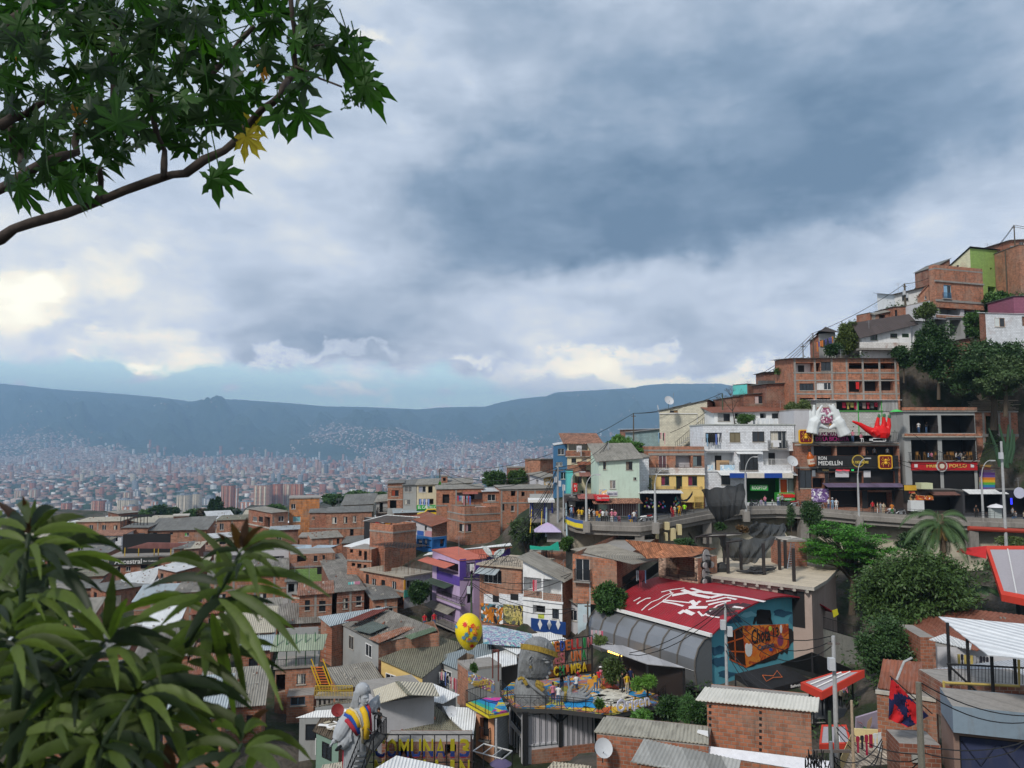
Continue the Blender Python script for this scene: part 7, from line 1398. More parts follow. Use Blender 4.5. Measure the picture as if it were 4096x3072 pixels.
for p in CP2:mb.box(p.x-.1,p.x+.1,p.y,p.y+.2,-24,-17.7,CONL)
mb.build('support',ct)
LG=lambda r,g,b,**k:mat('leaf',(r,g,b),**k)
def quads(name,P,m,parent=None):
 pass
 n=len(P);me=bpy.data.meshes.new(name);me.vertices.add(n*4);me.vertices.foreach_set('co',P.reshape(-1).astype(np.float32))
 me.loops.add(n*4);me.loops.foreach_set('vertex_index',np.arange(n*4,dtype=np.int32));me.polygons.add(n);me.polygons.foreach_set('loop_start',np.arange(0,n*4,4,dtype=np.int32))
 me.materials.append(m);me.update(calc_edges=True);o=bpy.data.objects.new(name,me);COL.objects.link(o);o.parent=parent;return o
def leafcloud(C,RD,n,size,flat=1.,droop=0.,asp=.45,shell=.55):
 pass
 k=rs.randint(0,len(C),n);d=rs.normal(size=(n,3));d/=np.linalg.norm(d,axis=1)[:,None];d[:,2]=d[:,2]*.8+.12
 rad=(shell+(1-shell)*rs.rand(n))[:,None];p=C[k]+d*RD[k]*rad*(1+.18*rs.normal(size=(n,1)))
 a=rs.normal(size=(n,3))+d*.7;a[:,2]=a[:,2]*flat-droop;a/=np.linalg.norm(a,axis=1)[:,None]
 b=np.cross(a,rs.normal(size=(n,3))*flat+np.array([0,0,1.0]));b/=np.linalg.norm(b,axis=1)[:,None]
 s_=size*(.6+.8*rs.rand(n))[:,None];w=s_*asp
 return np.stack([p-b*w*.1,p+a*s_*.5+b*w*.5,p+a*s_,p+a*s_*.5-b*w*.5],1)
def tree(name,label,X0,Y0,X1,Y1,dist,m,n=7000,size=.3,clumps=30,cr=.3,flat=1.,base=None,cz=1.,group=None,cat='tree',trunk=True,depth=1.,asp=.45,droop=0.,tall=None):
 a=at(X0,Y1,dist);b=at(X1,Y0,dist);c=(a+b)/2;rx,rz=abs(b.x-a.x)/2,abs(b.z-a.z)/2;ry=rx*depth;zb=a.z-(tall or rz*.6)
 e=empty(name,label,cat,(c.x,c.y,zb),0,group);C=[];RDs=[]
 for i in range(clumps):
  d=Vector((rs.normal(),rs.normal(),rs.normal())).normalized()*(rs.rand()**.4)*(1-cr*.8);q=(d.x*rx,d.y*ry,d.z*rz+c.z-zb);C.append(q);k=cr*rs.uniform(.7,1.35);RDs.append((rx*k,ry*k,rz*k*cz))
 P=leafcloud(np.array(C),np.array(RDs),n,size,flat,droop,asp);quads('crown',P,m,e)
 if trunk and not any(w in name for w in('bush','shrub','plant','weeds','grass')):
  t_=MB();tr_=max(.08,rx*.07);t_.tube([(0,0,-1.5),(rx*.05,0,rz*.5),(-rx*.05,0,c.z-zb)],tr_,mat('bark',(.09,.07,.05)),7,r2=tr_*.6)
  for i in range(0,clumps,2):q=Vector(C[i]);s_=Vector((0,0,(c.z-zb)*rs.uniform(.35,.8)));t_.tube([s_,s_.lerp(q,.5)+Vector((0,0,.1*rz)),q],tr_*.4,mat('bark',(.09,.07,.05)),5,r2=.02)
  t_.build('trunk',e)
 return e
G1=LG(.045,.10,.018);G2=LG(.022,.055,.012);G3=LG(.06,.17,.022);G4=LG(.075,.11,.03);G5=LG(.03,.07,.02)
V3()
E=tree('acacia_tree','bright green feathery tree with layered flat branches under the street',235,1005,1100,1590,80,LG(.055,.18,.018,ns=.9),26000,.30,120,.17,.35,cz=.28,depth=.8,asp=.3)
tree('mango_tree','broad mid green tree with brownish leaf tips below the palm',700,1290,1830,2150,66,LG(.05,.095,.024,ns=.7),30000,.34,110,.22,droop=.5,depth=.6,asp=.42)
V4();tree('leafy_tree','dense dark green tree beside the stained concrete wall',720,290,1320,980,60,LG(.035,.075,.022,ns=1.2),13000,.26,60,.25,depth=.6,droop=.4)
V3();tree('bushy_tree','small dark bush behind the bright green feathery tree',1060,1150,1450,1380,84,G2,5000,.3,20,.3)
tree('columnar_tree','drooping narrow dark tree growing up to the street parapet',245,865,410,1200,92,G2,4500,.42,26,.4,droop=1.2,asp=.2,depth=1)
tree('thin_tree','slim feathery tree hanging over the parapet left of the drooping tree',110,900,190,1160,94,G5,1300,.3,14,.5,droop=.8,asp=.2)
tree('hedge_shrub','shrub with tiny yellow flowers beside the utility pole at the right',1960,1215,2260,1310,86,G4,3500,.25,16,.4)
tree('dark_shrub','dark shrub tangled on the slope right of the cactus',2090,540,2300,800,108,G2,4000,.3,18,.35)
V2()
tree(S20,'large dark tree on the slope left of the white block house, upper one',1235,940,1640,1500,109,G2,17000,.38,50,.27,tall=1)
tree(S20,'widest dark tree covering the slope under the white block house',1500,1085,2330,1700,106,LG(.035,.075,.022,ns=.4),24000,.38,80,.22,tall=2)
tree(S20,'paler tree at the right edge in front of the widest dark tree',1760,1270,2300,1640,102,LG(.06,.10,.035,ns=.4),12000,.36,40,.25,tall=1)
tree(S20,'yellow tipped tree on the ridge beside the wooden shack',545,930,765,1280,121,LG(.07,.10,.02,ns=.8),8000,.36,34,.3,tall=.5)
tree('slope_bush','low bush left of the yellow tipped tree',440,1150,600,1280,120,G2,3000,.35,12,.4,tall=.3)
tree(S20,'small olive tree in front of the long bare brick wall',1235,780,1435,960,117,G4,5000,.34,24,.3,tall=.5)
tree('slope_grass','bright green undergrowth patch between the green house and the pink house',1800,700,2130,890,121,LG(.06,.13,.03),7000,.4,36,.2,tall=.2,trunk=False,cat='shrub')
tree('slope_grass','green undergrowth on the slope beside the concrete stilts',1680,860,1880,1120,114,LG(.05,.11,.025),6000,.36,26,.28,tall=.2,trunk=False,cat='shrub')
tree(S20,'dark bush under the white balcony house',1040,1170,1240,1400,113,G2,5000,.36,20,.35,tall=.3)
tree(S20,'small tree on the roofs left of the three storey brick block',0,1355,158,1470,119,G1,3000,.34,14,.35,tall=.3)
V3();tree('roof_shrub','shrub standing between the white wall and the brick block',110,0,330,130,109,G4,3500,.3,16,.35,tall=.2)
V1()
tree(S27,'bright green round tree above the mint house',450,308,740,480,114,LG(.07,.17,.025),8000,.33,30,.3,tall=1);tree(S27,'lower bright green bush right of the round tree above the mint house',590,380,900,475,112,LG(.06,.15,.025),5000,.33,22,.3,tall=.5)
tree('terrace_bush','dense green bush on the white house roof terrace',1640,115,1815,222,110.5,G1,4500,.25,14,.4,tall=.1);tree('climbing_plant','tall plant in front of the yellow house wall',835,680,912,790,104.5,G4,1500,.25,10,.4,tall=.1);tree(S20,'tree at the top right of the white terrace house',2080,0,2240,120,111,G4,3500,.3,16,.3,tall=.5)
tree('wall_plant','creeper growing on the retaining wall below the black netting',1440,1095,1560,1150,92.5,G2,900,.3,10,.4,tall=.1,trunk=False);tree('wall_plant','rusty brown shrub on the retaining wall',1660,1110,1770,1170,92,LG(.12,.07,.03),900,.3,8,.4,tall=.1,trunk=False);tree('slope_bush','leafy bush at the foot of the retaining wall left of the asbestos roof',95,1210,210,1340,86,G1,2500,.28,12,.35,tall=.3);tree('wall_weeds','weeds behind the terracotta roof',1100,1230,1290,1290,84,G5,1800,.28,12,.35,tall=.2,trunk=False)
V7()
tree(S27,'dark round street tree in front of the brick frame house',1602,605,1955,835,101,LG(.05,.085,.03,ns=1),10000,.3,40,.27,tall=2.5);tree(S27,'wide dark tree on the skyline left half, behind the brick row',1382,180,1640,345,141,LG(.04,.09,.02),8000,.42,34,.28,tall=2);tree(S27,'wide dark tree on the skyline right half, behind the brick row',1580,165,1835,330,143,LG(.045,.09,.02),8000,.42,34,.28,tall=2)
tree('leafy_bush','big dark bush between the teal panel and the purple house',710,1140,945,1390,91,G2,8000,.3,30,.3,tall=.3);tree('slope_bush','leafy green bush right of the long stair',2085,765,2212,905,97,G1,3000,.3,14,.35,tall=.3);tree('slope_bush','green growth under the yellow and blue band of the street',2105,600,2200,700,97,G1,1800,.3,10,.35,tall=.3)
for i,(x0,x1,y0,y1,lab)in enumerate(((-30,170,390,480,'pale green tree mass at the left on the skyline behind the cream house'),(150,430,365,470,'fullest green tree on the skyline behind the cream house'),(420,560,370,440,'green tree on the skyline just left of the brick row'))):tree('skyline_tree',lab,x0,y0,x1,y1,240,LG(.05,.11,.03),5000,.75,24,.3,tall=3)
V8()
for(x0,x1,y0,y1,lab,m_)in((560,760,525,650,'leftmost green tree of the grove below the cream tower',G1),(650,830,485,600,'taller dark tree of the grove',G2),(740,960,505,620,'middle dark tree of the grove',G2),(960,1120,520,640,'round green tree of the grove right of the brick cube',G1),(1060,1190,520,620,'brownish tree of the grove',LG(.09,.07,.04)),(1180,1330,560,680,'low tree under the two cypresses',G1),(1280,1460,510,600,'dark tree right of the two cypresses',G2),(1670,1880,485,560,'green treetop left of the orange brick house',G1),(1320,1540,580,640,'low trees at the end of the grove',G1),(520,640,600,660,'low green tree left of the brick cube',G1)):tree('grove_tree',lab,x0,y0,x1,y1,300,m_,4500,.9,26,.3,group='trees of the grove below the city',tall=5)
for(x,y0,lab)in((1212,435,'left of the two pointed dark cypresses'),(1262,412,'taller right one of the two pointed dark cypresses')):
 p=at(x,600,290);q_=at(x,y0,290);e=empty('cypress',lab,'tree',(p.x,p.y,p.z-3));hgt=q_.z-p.z+3;C=[(0,0,hgt*(.12+.85*k/14))for k in range(14)];RDs=[(3.2*(1-k/14)**.8+.3,3.2*(1-k/14)**.8+.3,hgt*.07)for k in range(14)]
 quads('crown',leafcloud(np.array(C),np.array(RDs),5000,.7,1,0),G2,e);t_=MB();t_.tube([(0,0,-3),(0,0,hgt*.9)],.3,mat('bark',(.08,.06,.05)),6,r2=.05);t_.build('trunk',e)
V5()
tree(S27,'dark mango like tree left of the barrel roof',365,20,710,330,76,LG(.035,.085,.018,ns=1),13000,.28,50,.25,tall=2)
for(x0,x1,y0,y1,d,lab,m_,n_)in((950,1180,1010,1260,58,'dark shrub below the terrace railing, left of the tall leafy shoot',G2,6000),(1150,1300,985,1280,56.5,'tall leafy shoot with strap leaves below the terrace',LG(.05,.12,.03),4500),(1250,1400,1060,1290,56,'dark shrub left of the tall blank brick wall',G2,5000),(740,930,1160,1250,53,'bright green low plant behind the grey wavy roof',LG(.07,.17,.03),3000),(465,640,660,920,67,'palm like potted plant inside the terrace bar',LG(.05,.08,.02),3500),(715,820,850,975,63.5,'left bright strap leaved plant on the terrace',LG(.10,.22,.03),2500),(810,940,835,965,63,'right bright strap leaved plant on the terrace',LG(.10,.22,.03),2500),(405,470,1060,1120,60,'small potted plant hanging on the terrace railing',G1,700),(370,500,500,560,70,'plants on the ledge left of the grey canopy',G4,1800)):tree('garden_plant',lab,x0,y0,x1,y1,d,m_,n_,.3,22,.32,tall=.2,droop=.4,asp=.16 if 'strap' in lab else .35,cat='plant')
V6();tree('garden_plant','leafy plant on the rooftop stall beside the gate frame',1290,735,1340,810,64,G1,900,.22,8,.4,tall=.1,cat='plant')
W1();e=empty('leafless_tree','small leafless tree on the white terrace beside the dense bush','tree',at(1250,1280,110.5));t_=MB()
def twig(p,d,L,r_,k):
 q=p+d*L;t_.tube([p,p.lerp(q,.5)+Vector((rs.normal(),rs.normal(),rs.normal()))*L*.06,q],r_,mat('bark',(.07,.055,.045)),4,r2=r_*.6,cap=False)
 if k:
  for i in range(3):twig(q,(d+Vector((rs.normal(),rs.normal(),rs.normal()*.6))*.55).normalized(),L*.72,r_*.6,k-1)
twig(Vector((0,0,0)),Vector((-.15,0,1)).normalized(),1.9,.1,4);t_.build('trunk',e)
V3()
def frond(mb,p0,d,L,m,w=.5,n=12,sag=1.):
 P_=[];p=Vector(p0);v=Vector(d).normalized()
 for i in range(n+1):P_.append(p.copy());p=p+v*L/n;v=(v+Vector((0,0,-sag*.13*(1+i*.12)))).normalized()
 mb.tube(P_,.035,m,4,r2=.01,cap=False)
 for i in range(1,n*3):
  a=i/3;k=int(a);q=P_[k].lerp(P_[min(n,k+1)],a-k);t_=(P_[min(n,k+1)]-P_[k]).normalized()if k<n else v;s_=t_.cross(Vector((0,0,1))).normalized();l_=w*sin(pi*min(.97,.12+a/n*.85))*1.5
  for sg in(-1,1):e_=q+s_*sg*l_*.55+t_*l_*.5+Vector((0,0,-l_*.75));mb.quad([q,q.lerp(e_,.5)+t_*.05,e_,q.lerp(e_,.5)-t_*.05],m)
p=at(1500,1430,72);top=at(1465,1010,72);e=empty('palm_tree','palm with ragged drooping fronds in front of the street at the right','palm',p);t_=MB()
t_.tube([(0,0,-4),(0,0,2),((top.x-p.x)*.6,0,(top.z-p.z)*.6),(top.x-p.x,0,top.z-p.z)],[.3,.25,.4,.3],mat('bark',(.20,.15,.10)),9);t_.build('trunk',e)
f_=MB();PG=LG(.05,.095,.03)
for i in range(26):a=i*2.4;el_=rs.uniform(-.2,1.0);frond(f_,top-p+Vector((0,0,-rs.uniform(0,1.5))),(cos(a),sin(a)*.8,el_),rs.uniform(3.0,4.7),PG,.55,sag=rs.uniform(.8,1.5))
for i in range(8):a=i*.8;frond(f_,top-p+Vector((0,0,-.8)),(cos(a)*.6,sin(a)*.6,-.4),1.8,LG(.28,.18,.05),.3)
f_.build('crown',e)
for(x0,y0,x1,y1,lab)in((1300,1500,1500,1350,'low palm fronds behind the olive tree, left of the palm trunk'),(1600,1700,1900,1450,'low palm fronds beside the red canopy')):
 p=at((x0+x1)/2,y0,74);e=empty('small_palm',lab,'palm',p);f_=MB()
 for i in range(12):a=i*.55;frond(f_,(0,0,0),(cos(a),sin(a)*.7,.9),rs.uniform(2,3.2),LG(.04,.09,.03),.5)
 f_.build('crown',e)
e=empty('cactus','tall dark columnar cactus with several arms at the right of the annex','cactus',at(2060,600,103));c_=MB();CG=LG(.03,.07,.035)
for(x0,y0,x1,y1)in((2065,600,1990,215),(2050,600,2110,260),(2000,590,1900,250),(2090,560,2125,300),(2030,590,2075,215)):a,b=at(x0,y0,103)-e.location,at(x1,y1,103)-e.location;c_.tube([a,a.lerp(b,.5)+Vector((.2,0,0)),b],[.24,.22,.1],CG,7)
c_.build('stem',e)
V10=lambda:V(0,0,1550/2212);V10()
T1=empty('overhanging_tree','dark leafy branches with lobed leaves hanging into the sky at the top left','tree',(-6,4.2,-1.9));T1.location=(0,0,0)
BK=mat('bark',(.055,.042,.036))
def br(pts,r0,r1,d=4.2):
 P_=[at(x,y,d+.12*sin(i*1.7))for i,(x,y)in enumerate(pts)];q=[P_[0]]
 for a,b in zip(P_,P_[1:]):q+=[a.lerp(b,.5)+Vector((rs.normal(),0,rs.normal()))*.008,b]
 mb=MB();n=len(q);mb.tube(q,[(r0+(r1-r0)*i/(n-1))*(1+.12*sin(i*2.1))for i in range(n)],BK,8);mb.build('branch',T1,True)
br([(-900,1700),(-400,1530),(0,1365),(170,1275),(540,1160),(900,1020),(1060,990),(1280,860),(1400,730),(1500,620),(1600,540),(1640,460)],.033,.016)
br([(-700,1400),(0,1080),(150,990),(300,910),(440,870),(440,760),(470,700)],.036,.016,4.4);br([(0,720),(150,650),(320,550)],.026,.014,4.0)
br([(935,1010),(940,860),(880,700),(850,500)],.018,.013);br([(545,1160),(575,1080),(565,960)],.02,.014);br([(650,700),(650,460),(655,200),(650,-150)],.024,.02,4.5);br([(1640,470),(1685,380),(1690,200),(1660,0),(1650,-100)],.02,.012);br([(130,980),(120,860),(60,720)],.02,.014,4.4);br([(0,200),(160,50),(300,-50)],.03,.02,4.1);br([(1685,380),(1830,450),(1950,495)],.008,.005);br([(1690,290),(1900,250)],.007,.004);br([(1150,460),(1300,330),(1450,150)],.02,.012)
def lobed(L,nl=0):
 pass
 pts=[];nl=nl or rs.randint(5,9)
 for i in range(nl):
  a=R(-125+250*i/(nl-1)+rs.uniform(-9,9));ln=L*(.62+.38*cos(a*.6))*.55*rs.uniform(.6,1.2)
  def pt(r_,da):return(cos(a+da)*r_+L*.35,sin(a+da)*r_)
  pts+=[pt(ln*.32,-.30),pt(ln*.62,-.17),pt(ln*.66,-.30),pt(ln*.82,-.10),pt(ln*1.05,0),pt(ln*.80,.11),pt(ln*.68,.28),pt(ln*.58,.15)]
 pts.append((L*.12,0));return pts
def inpoly(x,y,P_):
 c=False;j=len(P_)-1
 for i in range(len(P_)):
  if(P_[i][1]>y)!=(P_[j][1]>y)and x<(P_[j][0]-P_[i][0])*(y-P_[i][1])/(P_[j][1]-P_[i][1])+P_[i][0]:c=not c
  j=i
 return c
REG=[(-200,-250),(-200,1000),(120,980),(300,1040),(640,1010),(760,990),(900,800),(1120,830),(1200,930),(1290,800),(1420,560),(1600,560),(1720,500),(1830,300),(2010,330),(2060,320),(1960,150),(1850,-40),(1850,-250)]
L1=LG(.013,.038,.007,ns=6);L2=LG(.028,.085,.012,ns=6);L3=LG(.028,.052,.028,ns=6);LY=LG(.35,.27,.03,ns=6);LO=LG(.35,.15,.03,ns=6)
lf=MB()
def addleaf(x,y,d,L,m,tilt=None,ang=None):
 p=at(x,y,d);a=ang if ang is not None else rs.uniform(-pi,pi)
 Mx=Matrix.Translation(p)@Matrix.Rotation(a,4,'Y')@Matrix.Rotation(rs.uniform(-1.1,1.1)if tilt is None else tilt,4,'X')@Matrix.Rotation(pi/2,4,'X')
 sag=rs.uniform(.2,.9);o_=lobed(L);pts=[Mx@Vector((u,v,-sag*(u*u+v*v)/L+.15*abs(v)))for u,v in o_];c_=Mx@Vector((L*.35,0,0))
 n=len(pts)
 for i in range(n):lf.quad([c_,pts[i],pts[(i+1)%n]],m)
 lf.tube([c_,Mx@Vector((-L*.5,.05,.1))],.004,L2,3,cap=False)
cnt=0
while cnt<400:
 x,y=rs.uniform(-200,2100),rs.uniform(-250,1050)
 if not inpoly(x,y,REG)or(x>1050 and rs.rand()<.35):continue
 if y>620 and rs.rand()<.25:continue
 addleaf(x,y,rs.uniform(3.6,5.2),rs.uniform(.15,.27),[L1,L1,L2,L3][rs.randint(4)],ang=rs.uniform(.2,2.9)if rs.rand()<.6 else None);cnt+=1
for(x,y,L,a)in((330,900,.34,1.5),(1200,900,.34,1.5),(2050,330,.3,1.3),(1700,520,.32,1.4),(2000,260,.3,1.2),(1590,560,.26,1.6),(1240,880,.3,1.4),(100,950,.3,1.5),(500,960,.28,1.6),(1960,200,.3,.9),(1290,450,.3,1.5),(2080,400,.24,1.5)):addleaf(x,y,4.1,L,L2,.3,a)
addleaf(1400,700,4.15,.22,LY,.3,1.5);addleaf(1440,640,4.3,.22,LY,.5,1.3);addleaf(1370,600,4.3,.2,LY,.9,1.2);addleaf(1490,330,4.1,.14,LO,.6,1.5);addleaf(400,580,4.0,.14,LO,.8,1.4);addleaf(140,180,4,.16,LO,.9,2.5)
for i in range(60):x,y=1950+rs.uniform(0,150),490+rs.uniform(-20,120);p=at(x,y,4.2);s_=.015;lf.quad([p+Vector((rs.normal()*s_,rs.normal()*s_,rs.normal()*s_))for _ in range(4)],L2)
lf.build('crown',T1)
V9()
S1=empty('foreground_shrub','large out of focus shrub with long pointed leaves filling the lower left corner','shrub',(0,0,0))
SG=[LG(.055,.085,.016,ns=22),LG(.042,.06,.014,ns=22),LG(.085,.125,.022,ns=22),LG(.014,.026,.010,ns=14)];SR=LG(.038,.018,.012,ns=14);SM=MB()
def lance(p0,p1,w,m,arch=.15,fold=.25,roll=0.):
 pass
 ax=(p1-p0);L=ax.length;up=Vector((0,0,1));view=((p0+p1)/2).normalized();s_=ax.cross(view).normalized();nn=s_.cross(ax.normalized());s_=(s_*cos(roll)+nn*sin(roll)).normalized();n=14;c=[]
 for i in range(n+1):
  t_=i/n;c.append(p0.lerp(p1,t_)+up*arch*L*4*t_*(1-t_)*.9)
 rows=[]
 for i,q in enumerate(c):
  t_=i/n;ww=w*2.3*t_**.6*(1-t_)**.95*(1+.07*sin(t_*38+L*50))+.0008;nrm=(s_.cross(ax.normalized())).normalized();rip=.07*w*sin(t_*30+L*90)
  rows.append((q+s_*ww+nrm*(fold*ww+rip),q,q-s_*ww+nrm*(fold*ww-rip)))
 for(a,b,c_),(d,e_,f_)in zip(rows,rows[1:]):SM.quad([a,b,e_,d],m);SM.quad([b,c_,f_,e_],m)
 rb_=rows[1:-2:2];SM.tube([r_[1]+nn*.0006 for r_ in rb_],w*.05,SG[2],3,cap=False)
def lf2(x0,y0,x1,y1,d0=1.35,d1=None,w=.018,m=None,arch=.12,roll=None):lance(at(x0,y0,d0),at(x1,y1,d1 or d0-rs.uniform(-.12,.15)),w,m or SG[rs.randint(3)],arch,roll=rs.uniform(-.5,.5)if roll is None else roll)
STM=LG(.03,.05,.025,ns=9)
def stem(pts,d,r0=.012,r1=.006):SM.tube([at(x,y,d)for x,y in pts],[(r0+(r1-r0)*i/(len(pts)-1))*.55 for i in range(len(pts))],STM,7)
stem([(700,1900),(900,1300),(1030,1000),(1180,750),(1290,580),(1360,440)],1.4,.016,.006);stem([(50,1900),(110,1000),(130,600),(165,330)],1.25,.014,.006);stem([(0,1900),(250,1300),(420,1150),(600,930)],1.3,.013,.006);stem([(250,900),(265,620),(280,470)],1.5,.01,.005);stem([(500,1900),(600,1500),(760,1250)],1.2,.012,.006);stem([(1100,1900),(1280,1700),(1370,1520)],1.2,.01,.005)
for(x0,y0,x1,y1,w,ar,k)in[(1330,560,1870,690,.017,.13,0),(1340,480,1740,480,.020,.22,1),(1350,440,1680,385,.016,.12,0),(1290,660,1700,1010,.020,.12,0),(1240,700,1600,1330,.018,.14,2),(1200,780,1335,1390,.024,.03,2),(1040,960,835,1440,.030,.06,1),(1050,1130,1250,1640,.034,-.02,3),(1130,680,700,870,.020,.1,2),(1200,560,800,550,.014,.15,1),(1150,490,960,460,.014,.15,1),(1320,540,1100,300,.013,.1,1),(1350,440,1230,330,.012,.05,9),(1360,420,1310,270,.014,.02,9),(1370,410,1400,240,.014,.02,9),(1375,410,1500,290,.011,.05,9),(1365,430,1580,320,.012,.1,9),(1250,640,1230,430,.013,.05,2),(1280,600,1600,650,.013,.1,2),(1240,780,1340,920,.012,.1,1),(1030,1000,1240,1080,.016,.1,1),(170,330,-20,150,.017,.05,9),(170,320,130,120,.010,.02,9),(175,330,200,140,.014,.02,0),(180,330,330,190,.018,.12,1),(190,350,480,240,.020,.2,1),(170,400,-60,270,.02,.15,3),(190,420,560,370,.018,.12,0),(180,430,430,380,.012,.1,2),(150,470,-100,400,.018,.15,3),(280,470,700,440,.024,.25,3),(280,520,760,640,.020,.2,1),(280,500,560,560,.018,.1,0),(260,560,540,830,.024,.2,3),(150,560,-60,560,.02,.1,1),(200,680,620,930,.020,.12,2),(610,920,640,560,.022,.02,1),(620,930,720,700,.014,.05,0),(600,940,900,1020,.024,.15,3),(590,940,400,780,.02,.1,1),(600,960,460,1080,.02,.1,3),(-60,740,300,1080,.03,.14,0),(-80,1000,220,1300,.034,.2,2),(-60,1250,260,1700,.036,.1,2),(0,1600,310,1450,.03,.15,1),(820,1180,480,1450,.026,.1,0),(800,1200,420,1680,.03,.1,2),(780,1230,900,1560,.03,.05,3),(760,1240,1010,1500,.024,.1,3),(560,1120,300,1330,.026,.1,1),(830,1010,910,1180,.012,.15,1),(1380,1540,1780,1640,.020,.25,1),(1370,1500,1520,1330,.014,.1,9),(1370,1500,1300,1380,.012,.05,9),(1360,1540,1120,1480,.016,.1,1),(1380,1700,1480,1560,.02,.1,2),(980,1700,940,1520,.02,.02,9),(980,1700,800,1580,.02,.1,1),(1000,1700,1240,1560,.024,.12,2),(300,900,-20,820,.024,.15,1),(250,950,60,1250,.026,.1,3),(400,1350,620,1250,.026,.15,3),(520,1500,520,1180,.028,.03,3),(1040,1150,1430,1330,.022,.1,3),(1310,880,1400,1300,.015,.03,1)]:
 lf2(x0,y0,x1,y1,rs.uniform(1.25,1.45),None,w*.5,SR if k==9 else SG[k],ar)
for(cx,cy,n_,L_,d_)in((165,340,14,300,1.25),(1365,440,12,230,1.38),(1280,620,10,380,1.4),(280,490,14,330,1.45),(605,935,14,330,1.3),(1180,770,10,380,1.42),(1040,1000,10,400,1.4),(780,1210,14,360,1.25),(1370,1530,10,300,1.2),(110,620,12,330,1.3),(60,900,14,340,1.2),(420,1160,14,360,1.3),(250,1320,12,360,1.25),(950,1330,10,380,1.3),(560,1480,12,360,1.2),(-20,350,8,300,1.3)):
 for i in range(n_):
  a=2*pi*(i+rs.rand()*.6)/n_;L=L_*rs.uniform(.8,1.5);x1,y1=cx+cos(a)*L,cy+sin(a)*L*.6+L*.2
  lf2(cx+cos(a)*25,cy+sin(a)*60+rs.uniform(-20,60),x1,y1,d_,d_-sin(a)*.1,L*rs.uniform(.000018,.000026),SG[rs.randint(4)],.14,rs.uniform(-.6,.6))
for i in range(300):
 x=rs.uniform(-150,1150)*rs.rand()**.3;y=rs.uniform(950,1750)
 if y<1000+max(0,x-200)*.55:continue
 a=rs.uniform(-.6,3.7);L=rs.uniform(320,520);lf2(x,y,x+cos(a)*L,y+sin(a)*L*.9,rs.uniform(1.3,1.9),None,rs.uniform(.009,.014),[SG[3],SG[3],SG[1],SG[0]][rs.randint(4)],.12,rs.uniform(-.9,.9))
for i in range(110):
 x=rs.uniform(-100,420);y=rs.uniform(420,1100);a=rs.uniform(-.6,3.7);L=rs.uniform(220,330)
 if x>260 and y<650:continue
 lf2(x,y,x+cos(a)*L,y+sin(a)*L*.9,rs.uniform(1.5,2.0),None,rs.uniform(.008,.013),SG[3]if rs.rand()<.6 else SG[1],.12,rs.uniform(-.9,.9))
o=SM.build('foliage',S1,True)
import bmesh
bm=bmesh.new();bm.from_mesh(o.data);bmesh.ops.remove_doubles(bm,verts=bm.verts,dist=2e-4);bm.to_mesh(o.data);bm.free()
def fuse(mb,name,vox,m,parent,it=3,noise=0.):
 o=mb.build('tmp');md=o.modifiers.new('r','REMESH');md.mode='VOXEL';md.voxel_size=vox;s_=o.modifiers.new('s','SMOOTH');s_.iterations=it;s_.factor=.5
 bpy.context.view_layer.update();me=bpy.data.meshes.new_from_object(o.evaluated_get(bpy.context.evaluated_depsgraph_get()));bpy.data.objects.remove(o)
 me.name=name;me.materials.clear();me.materials.append(m);me.polygons.foreach_set('material_index',[0]*len(me.polygons));me.polygons.foreach_set('use_smooth',[True]*len(me.polygons))
 o=bpy.data.objects.new(name,me);COL.objects.link(o);o.parent=parent;return o
def ell(mb,c,r_,m,n=12,rot=0.):
 rg=[]
 for j in range(1,n):
  a=pi*j/n;row=[]
  for i in range(n*2):
   b=pi*i/n;v=Vector((r_[0]*sin(a)*cos(b),r_[1]*sin(a)*sin(b),r_[2]*cos(a)));row.append(Vector(c)+Matrix.Rotation(rot,3,'Y')@v)
  rg.append(row)
 mb.loft(rg,m)
def stone(nm,rgb,st=1.):
 m,t,b=newmat(nm);oc=t.node(S24).outputs['Object'];x,y,z=t.xyz(oc);n=t.noise(t.vec(t.m(S2,x,1.5),y,t.m(S2,z,.5)),4,8,.65,1.2);C=lambda k:tuple(v*k for v in rgb)+(1,)
 t.put(b.inputs[0],t.ramp(n,[(.3,C(1-.5*st)),(.5,C(1)),(.7,C(1+.3*st))]));bp=t.node('ShaderNodeBump');bp.inputs['Distance'].default_value=.08*st;t.put(bp.inputs['Height'],n);t.l.new(bp.outputs[0],b.inputs['Normal']);return m
STN=stone('stone_grey',(.20,.21,.22),.8);GOLD=stone('gold_paint',(.32,.22,.04));STW=stone('pale_grey_paint',(.34,.36,.39),.3)
VB=lambda:V(1950,2450,600/2212);VC=lambda:V(1300,2680,400/1693)
def rings(mb,g,L,m,n=20,ex=2.0,egg=0.):
 rg=[]
 for(y,x0,x1,hw)in L:
  row=[];cx=(x0+x1)/2;
  for i in range(n):
   a=2*pi*i/n;c,s_=cos(a),sin(a);k=1-egg*max(0,c);px=cx+(x1-x0)/2*math.copysign(abs(c)**(2/ex),c);row.append(g(px,y,hw*k*math.copysign(abs(s_)**(2/ex),s_)))
  rg.append(row)
 mb.loft(rg,m)
VB();B0=atz(650,1372,-20.6);DB=B0.y+1.3
e=empty('stone_bust','huge grey stone bust in profile with gold headband and ear ring on the painted terrace','statue',(B0.x,DB,-20.6))
g0=lambda X,Y,dy=0:at(X,Y,DB)-e.location+Vector((0,dy,0));g=lambda X,Y,dy=0:at(X,Y,DB+dy)-e.location
